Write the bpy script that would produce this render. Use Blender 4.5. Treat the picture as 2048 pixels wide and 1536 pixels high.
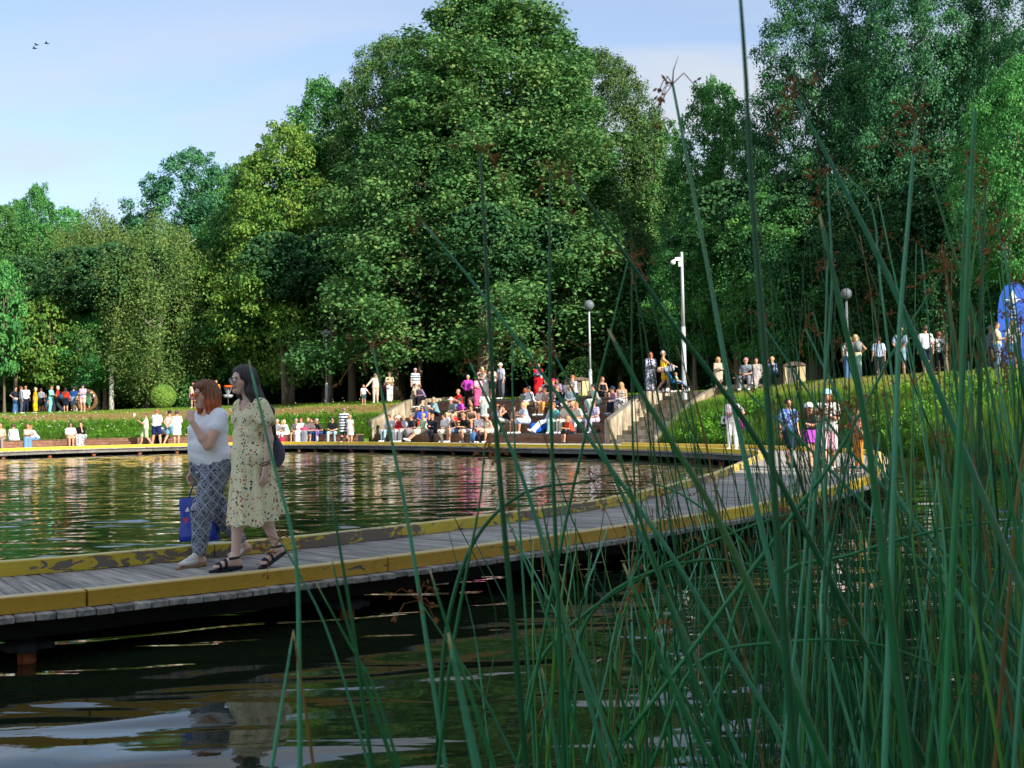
import bpy, bmesh, math, random
import numpy as np
from mathutils import Vector, Matrix, noise as mnoise
from mathutils.bvhtree import BVHTree

for o in list(bpy.data.objects):
    bpy.data.objects.remove(o, do_unlink=True)
sc = bpy.context.scene
COL = sc.collection
rnd = random.Random(7)
nr = np.random.RandomState(11)
R = math.radians
V = Vector

# ---------------------------------------------------------------- camera
FPX = 2350.0
CAMZ = 1.61
PITCH = math.atan(61.0 / FPX)
ROLL = R(1.0)
fw = V((0, math.cos(PITCH), math.sin(PITCH)))
up0 = V((0, -math.sin(PITCH), math.cos(PITCH)))
rt0 = V((1, 0, 0))
rt = rt0 * math.cos(ROLL) - up0 * math.sin(ROLL)
up = up0 * math.cos(ROLL) + rt0 * math.sin(ROLL)
cd = bpy.data.cameras.new('camera')
cam = bpy.data.objects.new('camera', cd)
COL.objects.link(cam)
m = Matrix.Identity(4)
for i in range(3):
    m[i][0] = rt[i]; m[i][1] = up[i]; m[i][2] = -fw[i]
m[2][3] = CAMZ
cam.matrix_world = m
cd.sensor_width = 36.0
cd.lens = 36.0 * FPX / 2048.0
cd.clip_start = 0.05
cd.clip_end = 600
cd.dof.use_dof = True
cd.dof.focus_distance = 9.5
cd.dof.aperture_fstop = 13.0
sc.camera = cam

# ---------------------------------------------------------------- sun, sky, exposure
SUN_EL = R(30)
sdir = V((0.70, -0.72, 0)).normalized() * math.cos(SUN_EL) + V((0, 0, math.sin(SUN_EL)))
sd = bpy.data.lights.new('sun', 'SUN')
sd.energy = 4.2
sd.angle = R(0.5)
sd.color = (1.0, 0.93, 0.82)
sun = bpy.data.objects.new('sun', sd)
COL.objects.link(sun)
sun.rotation_euler = sdir.to_track_quat('Z', 'Y').to_euler()
sun.location = (40, -30, 40)

w = bpy.data.worlds.new('World')
sc.world = w
w.use_nodes = True
nt = w.node_tree
nt.nodes.clear()
N = nt.nodes.new
L = nt.links.new
sky = N('ShaderNodeTexSky')
sky.sky_type = 'NISHITA'
sky.sun_disc = False
sky.sun_elevation = SUN_EL
sky.sun_rotation = math.atan2(sdir.x, sdir.y)
sky.air_density = 0.8
sky.dust_density = 0.6
sky.ozone_density = 1.6
tc = N('ShaderNodeTexCoord')
sep = N('ShaderNodeSeparateXYZ'); L(tc.outputs['Generated'], sep.inputs[0])
addz = N('ShaderNodeMath'); addz.operation = 'ADD'; addz.inputs[1].default_value = 0.22; L(sep.outputs[2], addz.inputs[0])
mxz = N('ShaderNodeMath'); mxz.operation = 'MAXIMUM'; mxz.inputs[1].default_value = 0.05; L(addz.outputs[0], mxz.inputs[0])
dx = N('ShaderNodeMath'); dx.operation = 'DIVIDE'; L(sep.outputs[0], dx.inputs[0]); L(mxz.outputs[0], dx.inputs[1])
dy = N('ShaderNodeMath'); dy.operation = 'DIVIDE'; L(sep.outputs[1], dy.inputs[0]); L(mxz.outputs[0], dy.inputs[1])
cb = N('ShaderNodeCombineXYZ'); L(dx.outputs[0], cb.inputs[0]); L(dy.outputs[0], cb.inputs[1])
mp = N('ShaderNodeMapping'); mp.inputs['Rotation'].default_value = (0, 0, R(20)); mp.inputs['Scale'].default_value = (0.75, 1.7, 1); mp.inputs['Location'].default_value = (0.2, 1.3, 0)
L(cb.outputs[0], mp.inputs[0])
n1 = N('ShaderNodeTexNoise'); n1.inputs['Scale'].default_value = 1.1; n1.inputs['Detail'].default_value = 7; n1.inputs['Roughness'].default_value = 0.52; n1.inputs['Distortion'].default_value = 0.5
L(mp.outputs[0], n1.inputs['Vector'])
cr = N('ShaderNodeValToRGB'); cr.color_ramp.elements[0].position = 0.40; cr.color_ramp.elements[1].position = 0.60
cr.color_ramp.elements[0].color = (0.30, 0.30, 0.30, 1); cr.color_ramp.elements[1].color = (1, 1, 1, 1)
L(n1.outputs[0], cr.inputs[0])
mixc = N('ShaderNodeMix'); mixc.data_type = 'RGBA'
L(cr.outputs[0], mixc.inputs[0]); L(sky.outputs[0], mixc.inputs[6])
mixc.inputs[7].default_value = (2.85, 3.12, 3.5, 1)
bg = N('ShaderNodeBackground'); bg.inputs[1].default_value = 0.128
L(mixc.outputs[2], bg.inputs[0])
wo = N('ShaderNodeOutputWorld'); L(bg.outputs[0], wo.inputs[0])

sc.view_settings.view_transform = 'Standard'
sc.view_settings.look = 'None'
sc.view_settings.gamma = 1
sc.view_settings.exposure = 0.95
sc.view_settings.use_curve_mapping = False
sc.render.engine = 'CYCLES'
sc.cycles.max_bounces = 7
sc.cycles.transparent_max_bounces = 8
sc.cycles.caustics_reflective = False
sc.cycles.caustics_refractive = False

# ---------------------------------------------------------------- helpers
def ray(x, y):
    return fw + rt * ((x - 1024) / FPX) - up * ((y - 768) / FPX)
def yh(x):
    return 829 - 0.0175 * (x - 1024)
def G(x, y, z=0.34):
    d = ray(x, y); t = (z - CAMZ) / d.z
    p = d * t; return V((p.x, p.y, z))
def D(x, y, d):
    r = ray(x, y); p = r * (d / r.y)
    return V((p.x, p.y, p.z + CAMZ))

def tag(o, label=None, cat=None, group=None, kind=None):
    if label: o['label'] = label
    if cat: o['category'] = cat
    if group: o['group'] = group
    if kind: o['kind'] = kind
    return o
def empty(name, loc, rz=0, scale=1.0):
    o = bpy.data.objects.new(name, None); COL.objects.link(o)
    o.location = loc; o.rotation_euler = (0, 0, rz); o.scale = (scale,) * 3
    o.empty_display_size = 0.2
    return o
def link(name, me, mats=None, parent=None):
    o = bpy.data.objects.new(name, me); COL.objects.link(o)
    if parent: o.parent = parent
    if mats is not None:
        if not isinstance(mats, (list, tuple)): mats = [mats]
        if len(me.materials) == 0:
            for mm in mats: me.materials.append(mm)
        else:
            for i, mm in enumerate(mats):
                if me.materials[i] != mm:
                    o.material_slots[i].link = 'OBJECT'; o.material_slots[i].material = mm
    return o
def npmesh(name, v, f, smooth=True):
    """v (n,3) array, f (m,k) array"""
    v = np.asarray(v, dtype=np.float32); f = np.asarray(f, dtype=np.int32)
    me = bpy.data.meshes.new(name)
    me.vertices.add(len(v)); me.vertices.foreach_set('co', v.ravel())
    k = f.shape[1]
    me.loops.add(f.size); me.loops.foreach_set('vertex_index', f.ravel())
    me.polygons.add(len(f))
    me.polygons.foreach_set('loop_start', np.arange(0, f.size, k, dtype=np.int32))
    me.polygons.foreach_set('loop_total', np.full(len(f), k, dtype=np.int32))
    if smooth: me.polygons.foreach_set('use_smooth', np.ones(len(f), dtype=bool))
    me.update(calc_edges=True)
    return me

class MB:
    """small mesh collector"""
    def __init__(s): s.v = []; s.f = []
    def box(s, c, size, rz=0, rot=None):
        hx, hy, hz = size[0] / 2, size[1] / 2, size[2] / 2
        M = rot if rot is not None else Matrix.Rotation(rz, 3, 'Z')
        b = len(s.v)
        for sx, sy, sz in ((-1,-1,-1),(1,-1,-1),(1,1,-1),(-1,1,-1),(-1,-1,1),(1,-1,1),(1,1,1),(-1,1,1)):
            s.v.append(V(c) + M @ V((sx*hx, sy*hy, sz*hz)))
        for q in ((0,3,2,1),(4,5,6,7),(0,1,5,4),(1,2,6,5),(2,3,7,6),(3,0,4,7)):
            s.f.append([b+i for i in q])
        return s
    def prism(s, pts, z0, z1):
        """pts ccw xy; z0/z1 number or list"""
        n = len(pts); b = len(s.v)
        za = z0 if isinstance(z0, (list, tuple)) else [z0]*n
        zb = z1 if isinstance(z1, (list, tuple)) else [z1]*n
        for p, z in zip(pts, za): s.v.append(V((p[0], p[1], z)))
        for p, z in zip(pts, zb): s.v.append(V((p[0], p[1], z)))
        s.f.append([b+i for i in reversed(range(n))]); s.f.append([b+n+i for i in range(n)])
        for i in range(n):
            j = (i+1) % n; s.f.append([b+i, b+j, b+n+j, b+n+i])
        return s
    def tube(s, pts, radii, seg=8, cap=True):
        pts = [V(p) for p in pts]; n = len(pts)
        if not isinstance(radii, (list, tuple)): radii = [radii]*n
        prev = None; b = len(s.v)
        for i, p in enumerate(pts):
            t = (pts[min(i+1, n-1)] - pts[max(i-1, 0)])
            if t.length < 1e-9: t = V((0,0,1))
            t.normalize()
            if prev is None:
                a = t.orthogonal().normalized()
            else:
                a = (prev - t * prev.dot(t))
                a = a.normalized() if a.length > 1e-6 else t.orthogonal().normalized()
            prev = a; c = t.cross(a)
            for k in range(seg):
                th = 2*math.pi*k/seg
                s.v.append(p + (a*math.cos(th) + c*math.sin(th)) * radii[i])
        for i in range(n-1):
            for k in range(seg):
                k2 = (k+1) % seg
                s.f.append([b+i*seg+k, b+i*seg+k2, b+(i+1)*seg+k2, b+(i+1)*seg+k])
        if cap:
            s.f.append([b+k for k in reversed(range(seg))]); s.f.append([b+(n-1)*seg+k for k in range(seg)])
        return s
    def ball(s, c, r, u=10, v=7):
        if not isinstance(r, (list, tuple)): r = (r, r, r)
        b = len(s.v); c = V(c)
        s.v.append(c + V((0, 0, r[2])))
        for i in range(1, v):
            ph = math.pi*i/v
            for k in range(u):
                th = 2*math.pi*k/u
                s.v.append(c + V((r[0]*math.sin(ph)*math.cos(th), r[1]*math.sin(ph)*math.sin(th), r[2]*math.cos(ph))))
        s.v.append(c - V((0, 0, r[2]))); e = len(s.v)-1
        for k in range(u):
            s.f.append([b, b+1+k, b+1+(k+1) % u]); s.f.append([e, e-u+(k+1) % u, e-u+k])
        for i in range(v-2):
            for k in range(u):
                k2 = (k+1) % u; q = b+1+i*u
                s.f.append([q+k, q+u+k, q+u+k2, q+k2])
        return s
    def quadstrip(s, A, B, za=None):
        b = len(s.v)
        for p, q in zip(A, B): s.v.append(V(p)); s.v.append(V(q))
        for i in range(len(A)-1): s.f.append([b+2*i, b+2*i+2, b+2*i+3, b+2*i+1])
        return s
    def mesh(s, name, smooth=False):
        me = bpy.data.meshes.new(name)
        me.from_pydata([tuple(p) for p in s.v], [], s.f)
        if smooth: me.polygons.foreach_set('use_smooth', [True]*len(me.polygons))
        me.update(); return me
    def build(s, name, mat, parent=None, smooth=False):
        return link(name, s.mesh(name, smooth), mat, parent)

def lin(c):
    return c/12.92 if c <= 0.04045 else ((c+0.055)/1.055)**2.4
def hx(h, k=1.0):
    h = h.lstrip('#')
    return tuple(lin(int(h[i:i+2], 16)/255)*k for i in (0, 2, 4)) + (1,)

class NT:
    def __init__(s, name):
        s.m = bpy.data.materials.new(name); s.m.use_nodes = True
        s.t = s.m.node_tree; s.t.nodes.clear()
        s.out = s.n('ShaderNodeOutputMaterial')
    def n(s, k, **kw):
        x = s.t.nodes.new(k)
        for a, b in kw.items(): setattr(x, a, b)
        return x
    def l(s, a, b): s.t.links.new(a, b)
    def put(s, sock, v):
        if isinstance(v, bpy.types.NodeSocket): s.l(v, sock)
        else: sock.default_value = v
    def math(s, op, a, b=0.0, c=None):
        x = s.n('ShaderNodeMath', operation=op); s.put(x.inputs[0], a); s.put(x.inputs[1], b)
        if c is not None: s.put(x.inputs[2], c)
        return x.outputs[0]
    def mix(s, f, a, b, mode='MIX'):
        x = s.n('ShaderNodeMix', data_type='RGBA', blend_type=mode)
        s.put(x.inputs[0], f); s.put(x.inputs[6], a); s.put(x.inputs[7], b); return x.outputs[2]
    def co(s, kind='Object', scale=(1,1,1), rot=(0,0,0), loc=(0,0,0)):
        t = s.n('ShaderNodeTexCoord'); mp = s.n('ShaderNodeMapping')
        mp.inputs['Scale'].default_value = scale; mp.inputs['Rotation'].default_value = rot; mp.inputs['Location'].default_value = loc
        s.l(t.outputs[kind], mp.inputs[0]); return mp.outputs[0]
    def wco(s, scale=(1,1,1)):
        g = s.n('ShaderNodeNewGeometry'); mp = s.n('ShaderNodeMapping')
        mp.inputs['Scale'].default_value = scale
        s.l(g.outputs['Position'], mp.inputs[0]); return mp.outputs[0]
    def noise(s, co, scale=5, detail=3, rough=0.5, dist=0.0, dims='3D', w=None):
        x = s.n('ShaderNodeTexNoise', noise_dimensions=dims)
        x.inputs['Scale'].default_value = scale; x.inputs['Detail'].default_value = detail
        x.inputs['Roughness'].default_value = rough; x.inputs['Distortion'].default_value = dist
        if co is not None: s.l(co, x.inputs['Vector'])
        if w is not None: s.l(w, x.inputs['W'])
        return x.outputs[0]
    def ramp(s, f, stops):
        x = s.n('ShaderNodeValToRGB'); e = x.color_ramp.elements
        while len(e) < len(stops): e.new(0.5)
        for q, (p, c) in zip(e, stops):
            q.position = p; q.color = c if isinstance(c, (tuple, list)) and len(c) == 4 else (c, c, c, 1)
        s.l(f, x.inputs[0]); return x.outputs[0]
    def step(s, f, a, b):
        x = s.n('ShaderNodeMapRange'); x.inputs[1].default_value = a; x.inputs[2].default_value = b
        s.put(x.inputs[0], f); return x.outputs[0]
    def rand(s): return s.n('ShaderNodeObjectInfo').outputs['Random']
    def attr(s, name): return s.n('ShaderNodeAttribute', attribute_name=name).outputs['Fac']
    def bump(s, h, strength=0.3, dist=0.01):
        x = s.n('ShaderNodeBump'); x.inputs['Strength'].default_value = strength; x.inputs['Distance'].default_value = dist
        s.l(h, x.inputs['Height']); return x.outputs[0]
    def pr(s, col, rough=0.8, normal=None, metal=0.0, spec=0.3, **kw):
        b = s.n('ShaderNodeBsdfPrincipled'); s.put(b.inputs['Base Color'], col); s.put(b.inputs['Roughness'], rough)
        b.inputs['Metallic'].default_value = metal; b.inputs['Specular IOR Level'].default_value = spec
        for k, v_ in kw.items(): s.put(b.inputs[k], v_)
        if normal is not None: s.l(normal, b.inputs['Normal'])
        return b.outputs[0]
    def fin(s, sh): s.l(sh, s.out.inputs[0]); return s.m

_mc = {}
def plain(col, rough=0.8, name=None, metal=0.0, var=0.08):
    key = ('p', col, rough, metal)
    if key in _mc: return _mc[key]
    a = NT(name or 'plain')
    c = hx(col)
    n_ = a.noise(a.co(scale=(1,1,1)), 9, 3)
    cc = a.mix(n_, tuple(x*(1-var) for x in c[:3])+(1,), tuple(min(1, x*(1+var)) for x in c[:3])+(1,))
    _mc[key] = a.fin(a.pr(cc, rough, metal=metal)); return _mc[key]

def cloth(col, pat=None, col2=None, s=1.0):
    key = ('c', col, pat, col2, s)
    if key in _mc: return _mc[key]
    a = NT('cloth'); c = hx(col, 0.92); c2 = hx(col2 or '#20242c', 0.92)
    co = a.co()
    fold = a.noise(a.co(scale=(1, 1, 0.35)), 9, 3, 0.6, 0.6)
    base = c
    if pat == 'stripe':
        sp = a.n('ShaderNodeSeparateXYZ'); a.l(co, sp.inputs[0])
        f = a.math('SINE', a.math('MULTIPLY', sp.outputs[2], 95.0*s))
        base = a.mix(a.math('GREATER_THAN', f, 0.1), c, c2)
    elif pat == 'floral':
        v = a.n('ShaderNodeTexVoronoi'); v.inputs['Scale'].default_value = 22*s; a.l(co, v.inputs['Vector'])
        f = a.math('LESS_THAN', v.outputs['Distance'], 0.42)
        cc = a.mix(a.math('GREATER_THAN', a.noise(co, 30*s, 1), 0.5), c2, v.outputs['Color'])
        base = a.mix(f, c, a.mix(0.65, v.outputs['Color'], c2))
    elif pat == 'blotch':
        f = a.step(a.noise(co, 14*s, 3, 0.6), 0.5, 0.53)
        base = a.mix(f, c, c2)
    elif pat == 'plaid':
        sp = a.n('ShaderNodeSeparateXYZ'); a.l(co, sp.inputs[0])
        f1 = a.math('GREATER_THAN', a.math('SINE', a.math('MULTIPLY', sp.outputs[2], 85.0*s)), 0.55)
        f2 = a.math('GREATER_THAN', a.math('SINE', a.math('MULTIPLY', sp.outputs[0], 85.0*s)), 0.55)
        base = a.mix(a.math('MULTIPLY', a.math('ADD', f1, f2), 0.5), c, c2)
    elif pat == 'camo':
        f = a.noise(co, 13*s, 3, 0.55)
        base = a.ramp(f, [(0.0, c), (0.44, c), (0.46, c2), (0.54, c2), (0.56, hx('#9fb6dd')), (1.0, hx('#9fb6dd'))])
        base.node.color_ramp.interpolation = 'CONSTANT'
    cc = a.mix(a.step(fold, 0.3, 0.7), a.mix(0.10, base, (0, 0, 0, 1)), base)
    _mc[key] = a.fin(a.pr(cc, 0.88, a.bump(fold, 0.45, 0.02), spec=0.15)); return _mc[key]
# ---------------------------------------------------------------- materials
def m_plank(name, c1, c2, scl=1.0, warm=None):
    a = NT(name); co = a.co(scale=(1, 1, 1)); r = a.rand()
    g = a.n('ShaderNodeNewGeometry')
    w4 = a.math('MULTIPLY', r, 57.0)
    x = a.n('ShaderNodeTexNoise', noise_dimensions='4D'); x.inputs['Scale'].default_value = 26*scl; x.inputs['Detail'].default_value = 5
    mp = a.n('ShaderNodeMapping'); mp.inputs['Scale'].default_value = (0.06, 1.0, 1.0)
    a.l(co, mp.inputs[0]); a.l(mp.outputs[0], x.inputs['Vector']); a.l(w4, x.inputs['W'])
    y = a.n('ShaderNodeTexNoise', noise_dimensions='4D'); y.inputs['Scale'].default_value = 3.0; y.inputs['Detail'].default_value = 4
    a.l(co, y.inputs['Vector']); a.l(w4, y.inputs['W'])
    k = a.mix(a.step(x.outputs[0], 0.35, 0.68), c1, c2)
    k = a.mix(a.math('MULTIPLY', a.step(y.outputs[0], 0.35, 0.75), 0.5), k, tuple(q*0.55 for q in c1[:3])+(1,))
    hv = a.math('ADD', a.math('MULTIPLY', r, 0.5), 0.72)
    vm = a.n('ShaderNodeVectorMath', operation='SCALE'); a.l(k, vm.inputs[0]); a.l(hv, vm.inputs['Scale'])
    return a.fin(a.pr(vm.outputs[0], 0.78, a.bump(x.outputs[0], 0.5, 0.004), spec=0.3))
M_PLANK = m_plank('weathered_plank', hx('#7e7a76'), hx('#c6beb4'))
M_BROWN = m_plank('brown_board', hx('#6d4a38'), hx('#a07a60'))
M_GREYW = m_plank('grey_beam', hx('#66645f'), hx('#93908a'))

def m_paint(name, yel, wood, amount, dirt=0.25):
    """yellow paint with peeled patches; amount = share of paint kept"""
    a = NT(name); co = a.wco()
    n = a.noise(a.wco((1, 1, 2.2)), 5.0, 7, 0.62, 0.8)
    n2 = a.noise(a.wco((1, 1, 1)), 1.1, 2)
    v = a.math('ADD', n, a.math('MULTIPLY', a.math('SUBTRACT', n2, 0.5), 0.6))
    g = a.n('ShaderNodeNewGeometry'); sp = a.n('ShaderNodeSeparateXYZ'); a.l(g.outputs['Normal'], sp.inputs[0])
    v = a.math('SUBTRACT', v, a.math('MULTIPLY', a.step(sp.outputs[2], 0.4, 0.9), 0.16))
    f = a.step(v, amount, amount+0.015)
    grain = a.noise(a.wco((3, 3, 24)), 4.5, 5, 0.6, 0.7)
    knots = a.noise(a.wco((1, 1, 1.5)), 2.2, 3, 0.6, 1.5)
    yb = a.mix(a.step(grain, 0.25, 0.75), tuple(q*0.80 for q in yel[:3])+(1,), yel)
    yb = a.mix(a.math('MULTIPLY', a.step(knots, 0.58, 0.74), 0.55), yb, tuple(q*0.52 for q in yel[:3])+(1,))
    fine = a.noise(a.wco((1, 1, 1)), 38, 3, 0.6)
    yb = a.mix(a.math('MULTIPLY', a.step(fine, 0.6, 0.72), dirt), yb, hx('#4e4638'))
    top = a.math('MULTIPLY', a.step(sp.outputs[2], 0.6, 0.95), a.math('ADD', a.math('MULTIPLY', n2, 0.5), 0.25))
    yb = a.mix(top, yb, hx('#d8cfa8'))
    wd = a.mix(grain, wood, tuple(q*1.7 for q in wood[:3])+(1,))
    c = a.mix(f, yb, wd)
    h = a.math('SUBTRACT', a.math('MULTIPLY', grain, 0.35), f)
    return a.fin(a.pr(c, a.math('ADD', 0.45, a.math('MULTIPLY', f, 0.4)), a.bump(h, 0.8, 0.004), spec=0.4))
M_YFRONT = m_paint('mustard_paint', hx('#c99d34'), hx('#5b5148'), 0.70, .6)
M_YPEEL = m_paint('peeling_yellow_paint', hx('#d9bd3e'), hx('#6b6156'), 0.50)
M_YFAR = m_paint('bright_yellow_paint', hx('#f6cf3a'), hx('#6a5a48'), 0.72, 0.35)

a = NT('rust'); n = a.noise(a.co(), 22, 5, 0.65)
M_RUST = a.fin(a.pr(a.ramp(n, [(0.25, hx('#4a2414')), (0.5, hx('#8a4a28')), (0.75, hx('#a8683e'))]), 0.85, a.bump(n, 0.6, 0.006)))
M_DARKW = plain('#23211f', 0.9, 'dark_tarred_timber', var=0.3)

a = NT('stained_concrete'); co = a.wco()
big = a.noise(a.wco((1, 1, 0.35)), 2.4, 6, 0.65, 0.6); fine = a.noise(co, 24, 5, 0.7); strk = a.noise(a.wco((2.4, 2.4, 0.22)), 3.0, 5, 0.7)
sp = a.n('ShaderNodeSeparateXYZ'); g = a.n('ShaderNodeNewGeometry'); a.l(g.outputs['Normal'], sp.inputs[0])
topf = a.step(sp.outputs[2], 0.5, 0.8)
c = a.ramp(big, [(0.3, hx('#6e6350')), (0.5, hx('#a59880')), (0.68, hx('#cdc2ae'))])
c = a.mix(a.math('MULTIPLY', a.step(strk, 0.46, 0.64), 0.7), c, hx('#5e5040'))
c = a.mix(a.math('MULTIPLY', a.step(fine, 0.55, 0.75), 0.4), c, hx('#6e6656'))
c = a.mix(a.math('MULTIPLY', topf, 0.75), c, hx('#77746c'))
M_CONC = a.fin(a.pr(c, 0.9, a.bump(fine, 0.6, 0.01), spec=0.2))

# ground under the grass
a = NT('turf'); co = a.wco()
n = a.noise(co, 0.9, 6, 0.65); n2 = a.noise(co, 9, 5, 0.7); g = a.n('ShaderNodeNewGeometry')
f1 = a.attr('dry')
gr = a.mix(a.step(n2, 0.3, 0.7), hx('#3f5a20'), hx('#6d8434'))
dr = a.mix(a.step(n2, 0.3, 0.7), hx('#6b5c38'), hx('#93824e'))
c = a.mix(a.step(a.math('ADD', f1, a.math('MULTIPLY', a.math('SUBTRACT', n, 0.5), 0.9)), 0.35, 0.65), gr, dr)
M_TURF = a.fin(a.pr(c, 0.95, a.bump(n2, 0.6, 0.05), spec=0.1))
a = NT('forest_floor'); n = a.noise(a.wco(), 1.2, 5, 0.7)
M_FLOOR = a.fin(a.pr(a.mix(n, hx('#2d3016'), hx('#4a4a2a')), 0.95))
a = NT('asphalt_path'); n = a.noise(a.wco(), 30, 4)
M_PATH = a.fin(a.pr(a.mix(n, hx('#8e8a80'), hx('#aaa69c')), 0.9))

def m_blade(name, stops, rough=0.6, tr=0.35):
    a = NT(name); f = a.attr('var')
    c = a.ramp(f, stops)
    d = a.n('ShaderNodeBsdfPrincipled'); a.l(c, d.inputs['Base Color']); d.inputs['Roughness'].default_value = rough; d.inputs['Specular IOR Level'].default_value = 0.25
    t = a.n('ShaderNodeBsdfTranslucent'); a.l(c, t.inputs[0])
    mx = a.n('ShaderNodeMixShader'); mx.inputs[0].default_value = tr
    a.l(d.outputs[0], mx.inputs[1]); a.l(t.outputs[0], mx.inputs[2])
    return a.fin(mx.outputs[0])
M_GRASS = m_blade('grass_blades', [(0.0, hx('#3a5c16')), (0.35, hx('#5f8a26')), (0.55, hx('#8aa23c')), (0.8, hx('#a3915a')), (1.0, hx('#8b7048'))])
M_WEED = m_blade('weed_leaves', [(0.0, hx('#2f6a1c')), (0.6, hx('#54962c')), (1.0, hx('#8cba3e'))])
M_FLOWER = plain('#e8e6e0', 0.8, 'petal')
M_PURPLE = plain('#8f7f96', 0.8, 'petal_purple')

def m_leaf(name, cols, tr=0.3, sat=0.9):
    a = NT(name); f = a.attr('var'); r = a.rand()
    c = a.ramp(f, [(i/(len(cols)-1), hx(q)) for i, q in enumerate(cols)])
    hs = a.n('ShaderNodeHueSaturation'); a.l(c, hs.inputs['Color'])
    a.l(a.math('ADD', 0.488, a.math('MULTIPLY', r, 0.024)), hs.inputs['Hue'])
    a.l(a.math('ADD', 0.80, a.math('MULTIPLY', r, 0.40)), hs.inputs['Value']); hs.inputs['Saturation'].default_value = sat
    d = a.n('ShaderNodeBsdfPrincipled'); a.l(hs.outputs[0], d.inputs['Base Color']); d.inputs['Roughness'].default_value = 0.6; d.inputs['Specular IOR Level'].default_value = 0.18
    t = a.n('ShaderNodeBsdfTranslucent'); a.l(hs.outputs[0], t.inputs[0])
    mx = a.n('ShaderNodeMixShader'); mx.inputs[0].default_value = tr
    a.l(d.outputs[0], mx.inputs[1]); a.l(t.outputs[0], mx.inputs[2])
    return a.fin(mx.outputs[0])
M_LIND = m_leaf('linden_leaves', ['#2c5a2a', '#477a38', '#658e42', '#93a04c'], 0.3)
M_MAPLE = m_leaf('maple_leaves', ['#3c7a26', '#5e9a30', '#8cb636', '#bcc844'], 0.38)
M_OAK = m_leaf('oak_leaves', ['#1f5434', '#327446', '#4a8c52', '#6aa05c'], 0.28)
M_BIRCH = m_leaf('birch_leaves', ['#42692f', '#5d8238', '#7e9842', '#98a450'], 0.34)
M_GREEN = m_leaf('broad_leaves', ['#28662e', '#3f8a3a', '#5ea244', '#84b84e'], 0.33)
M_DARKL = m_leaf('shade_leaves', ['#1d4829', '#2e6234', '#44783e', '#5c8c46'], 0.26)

def m_bark(name, c1, c2, sc_=5, birch=False):
    a = NT(name); n = a.noise(a.wco((1.5, 1.5, 0.35)), sc_, 5, 0.7); n2 = a.noise(a.wco((0.5, 0.5, 3.0)), 1.8, 4, 0.6)
    c = a.mix(n, c1, c2)
    if birch: c = a.mix(a.step(n2, 0.56, 0.62), c, hx('#2a2824'))
    return a.fin(a.pr(c, 0.9, a.bump(n, 0.8, 0.04)))
M_BARK = m_bark('bark', hx('#4a4034'), hx('#867660'))
M_BBARK = m_bark('birch_bark', hx('#a8a396'), hx('#d5d1c6'), 5, True)

# water
a = NT('pond_water'); g = a.n('ShaderNodeNewGeometry'); sp = a.n('ShaderNodeSeparateXYZ'); a.l(g.outputs['Position'], sp.inputs[0])
far = a.step(a.math('ADD', sp.outputs[1], a.math('MULTIPLY', sp.outputs[0], -0.95)), 12.5, 19)      # open pond beyond the boardwalk is choppier
r1 = a.noise(a.wco((0.8, 2.1, 1)), 3.4, 2, 0.5, 0.4)
r2 = a.noise(a.wco((1.0, 2.0, 1)), 1.5, 2, 0.5, 0.3)
nw = a.n('ShaderNodeMapping'); nw.inputs['Scale'].default_value = (0.30, 1.5, 1); nw.inputs['Rotation'].default_value = (0, 0, R(-20)); a.l(g.outputs['Position'], nw.inputs[0])
s1 = a.noise(nw.outputs[0], 1.7, 1.5, 0.45, 0.9)
fine = a.noise(a.wco((1, 1, 1)), 22, 3, 0.6)
hf = a.math('MULTIPLY', a.math('ADD', a.math('MULTIPLY', r1, 0.6), r2), a.math('MULTIPLY', far, .12))
hn = a.math('MULTIPLY', a.math('ADD', s1, a.math('MULTIPLY', fine, 0.02)), 1.2)
h = a.math('ADD', hf, hn)
b1 = a.bump(h, 1.0, 0.0095)
scum = a.noise(a.wco((1, 1, 1)), 0.9, 4, 0.6, 0.8); speck = a.noise(a.wco((1, 1.8, 1)), 60, 2, 0.6)
sm = a.math('MULTIPLY', a.step(scum, 0.50, 0.62), a.step(speck, 0.60, 0.66))
sm = a.math('MULTIPLY', sm, a.math('SUBTRACT', 1.0, a.step(sp.outputs[1], 4.2, 6.0)))
col = a.mix(sm, (0.010, 0.016, 0.007, 1), hx('#7d8272'))
M_WATER = a.fin(a.pr(col, a.math('ADD', 0.015, a.math('MULTIPLY', sm, 0.5)), b1, spec=0.5, **{'IOR': 1.36}))

# ---------------------------------------------------------------- walkway outlines (world metres, z = 0.34 deck top)
DZ = 0.34
def cr_spline(pts, n):
    pts = [V((p[0], p[1], 0)) for p in pts]; out = []
    P = [pts[0]*2-pts[1]] + pts + [pts[-1]*2-pts[-2]]
    for i in range(1, len(P)-2):
        for k in range(n):
            t = k/n
            a_, b_, c_, d_ = P[i-1], P[i], P[i+1], P[i+2]
            out.append(0.5*((2*b_) + (c_-a_)*t + (2*a_-5*b_+4*c_-d_)*t*t + (3*b_-a_-3*c_+d_)*t*t*t))
    out.append(pts[-1]); return out
def resample(pl, step=None, n=None):
    d = [0.0]
    for i in range(1, len(pl)): d.append(d[-1]+(pl[i]-pl[i-1]).length)
    if n is None: n = max(2, int(d[-1]/step)+1)
    out = []; j = 0
    for k in range(n):
        s = d[-1]*k/(n-1)
        while j < len(d)-2 and d[j+1] < s: j += 1
        t = (s-d[j])/max(1e-9, d[j+1]-d[j]); out.append(pl[j].lerp(pl[j+1], t))
    return out
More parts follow.
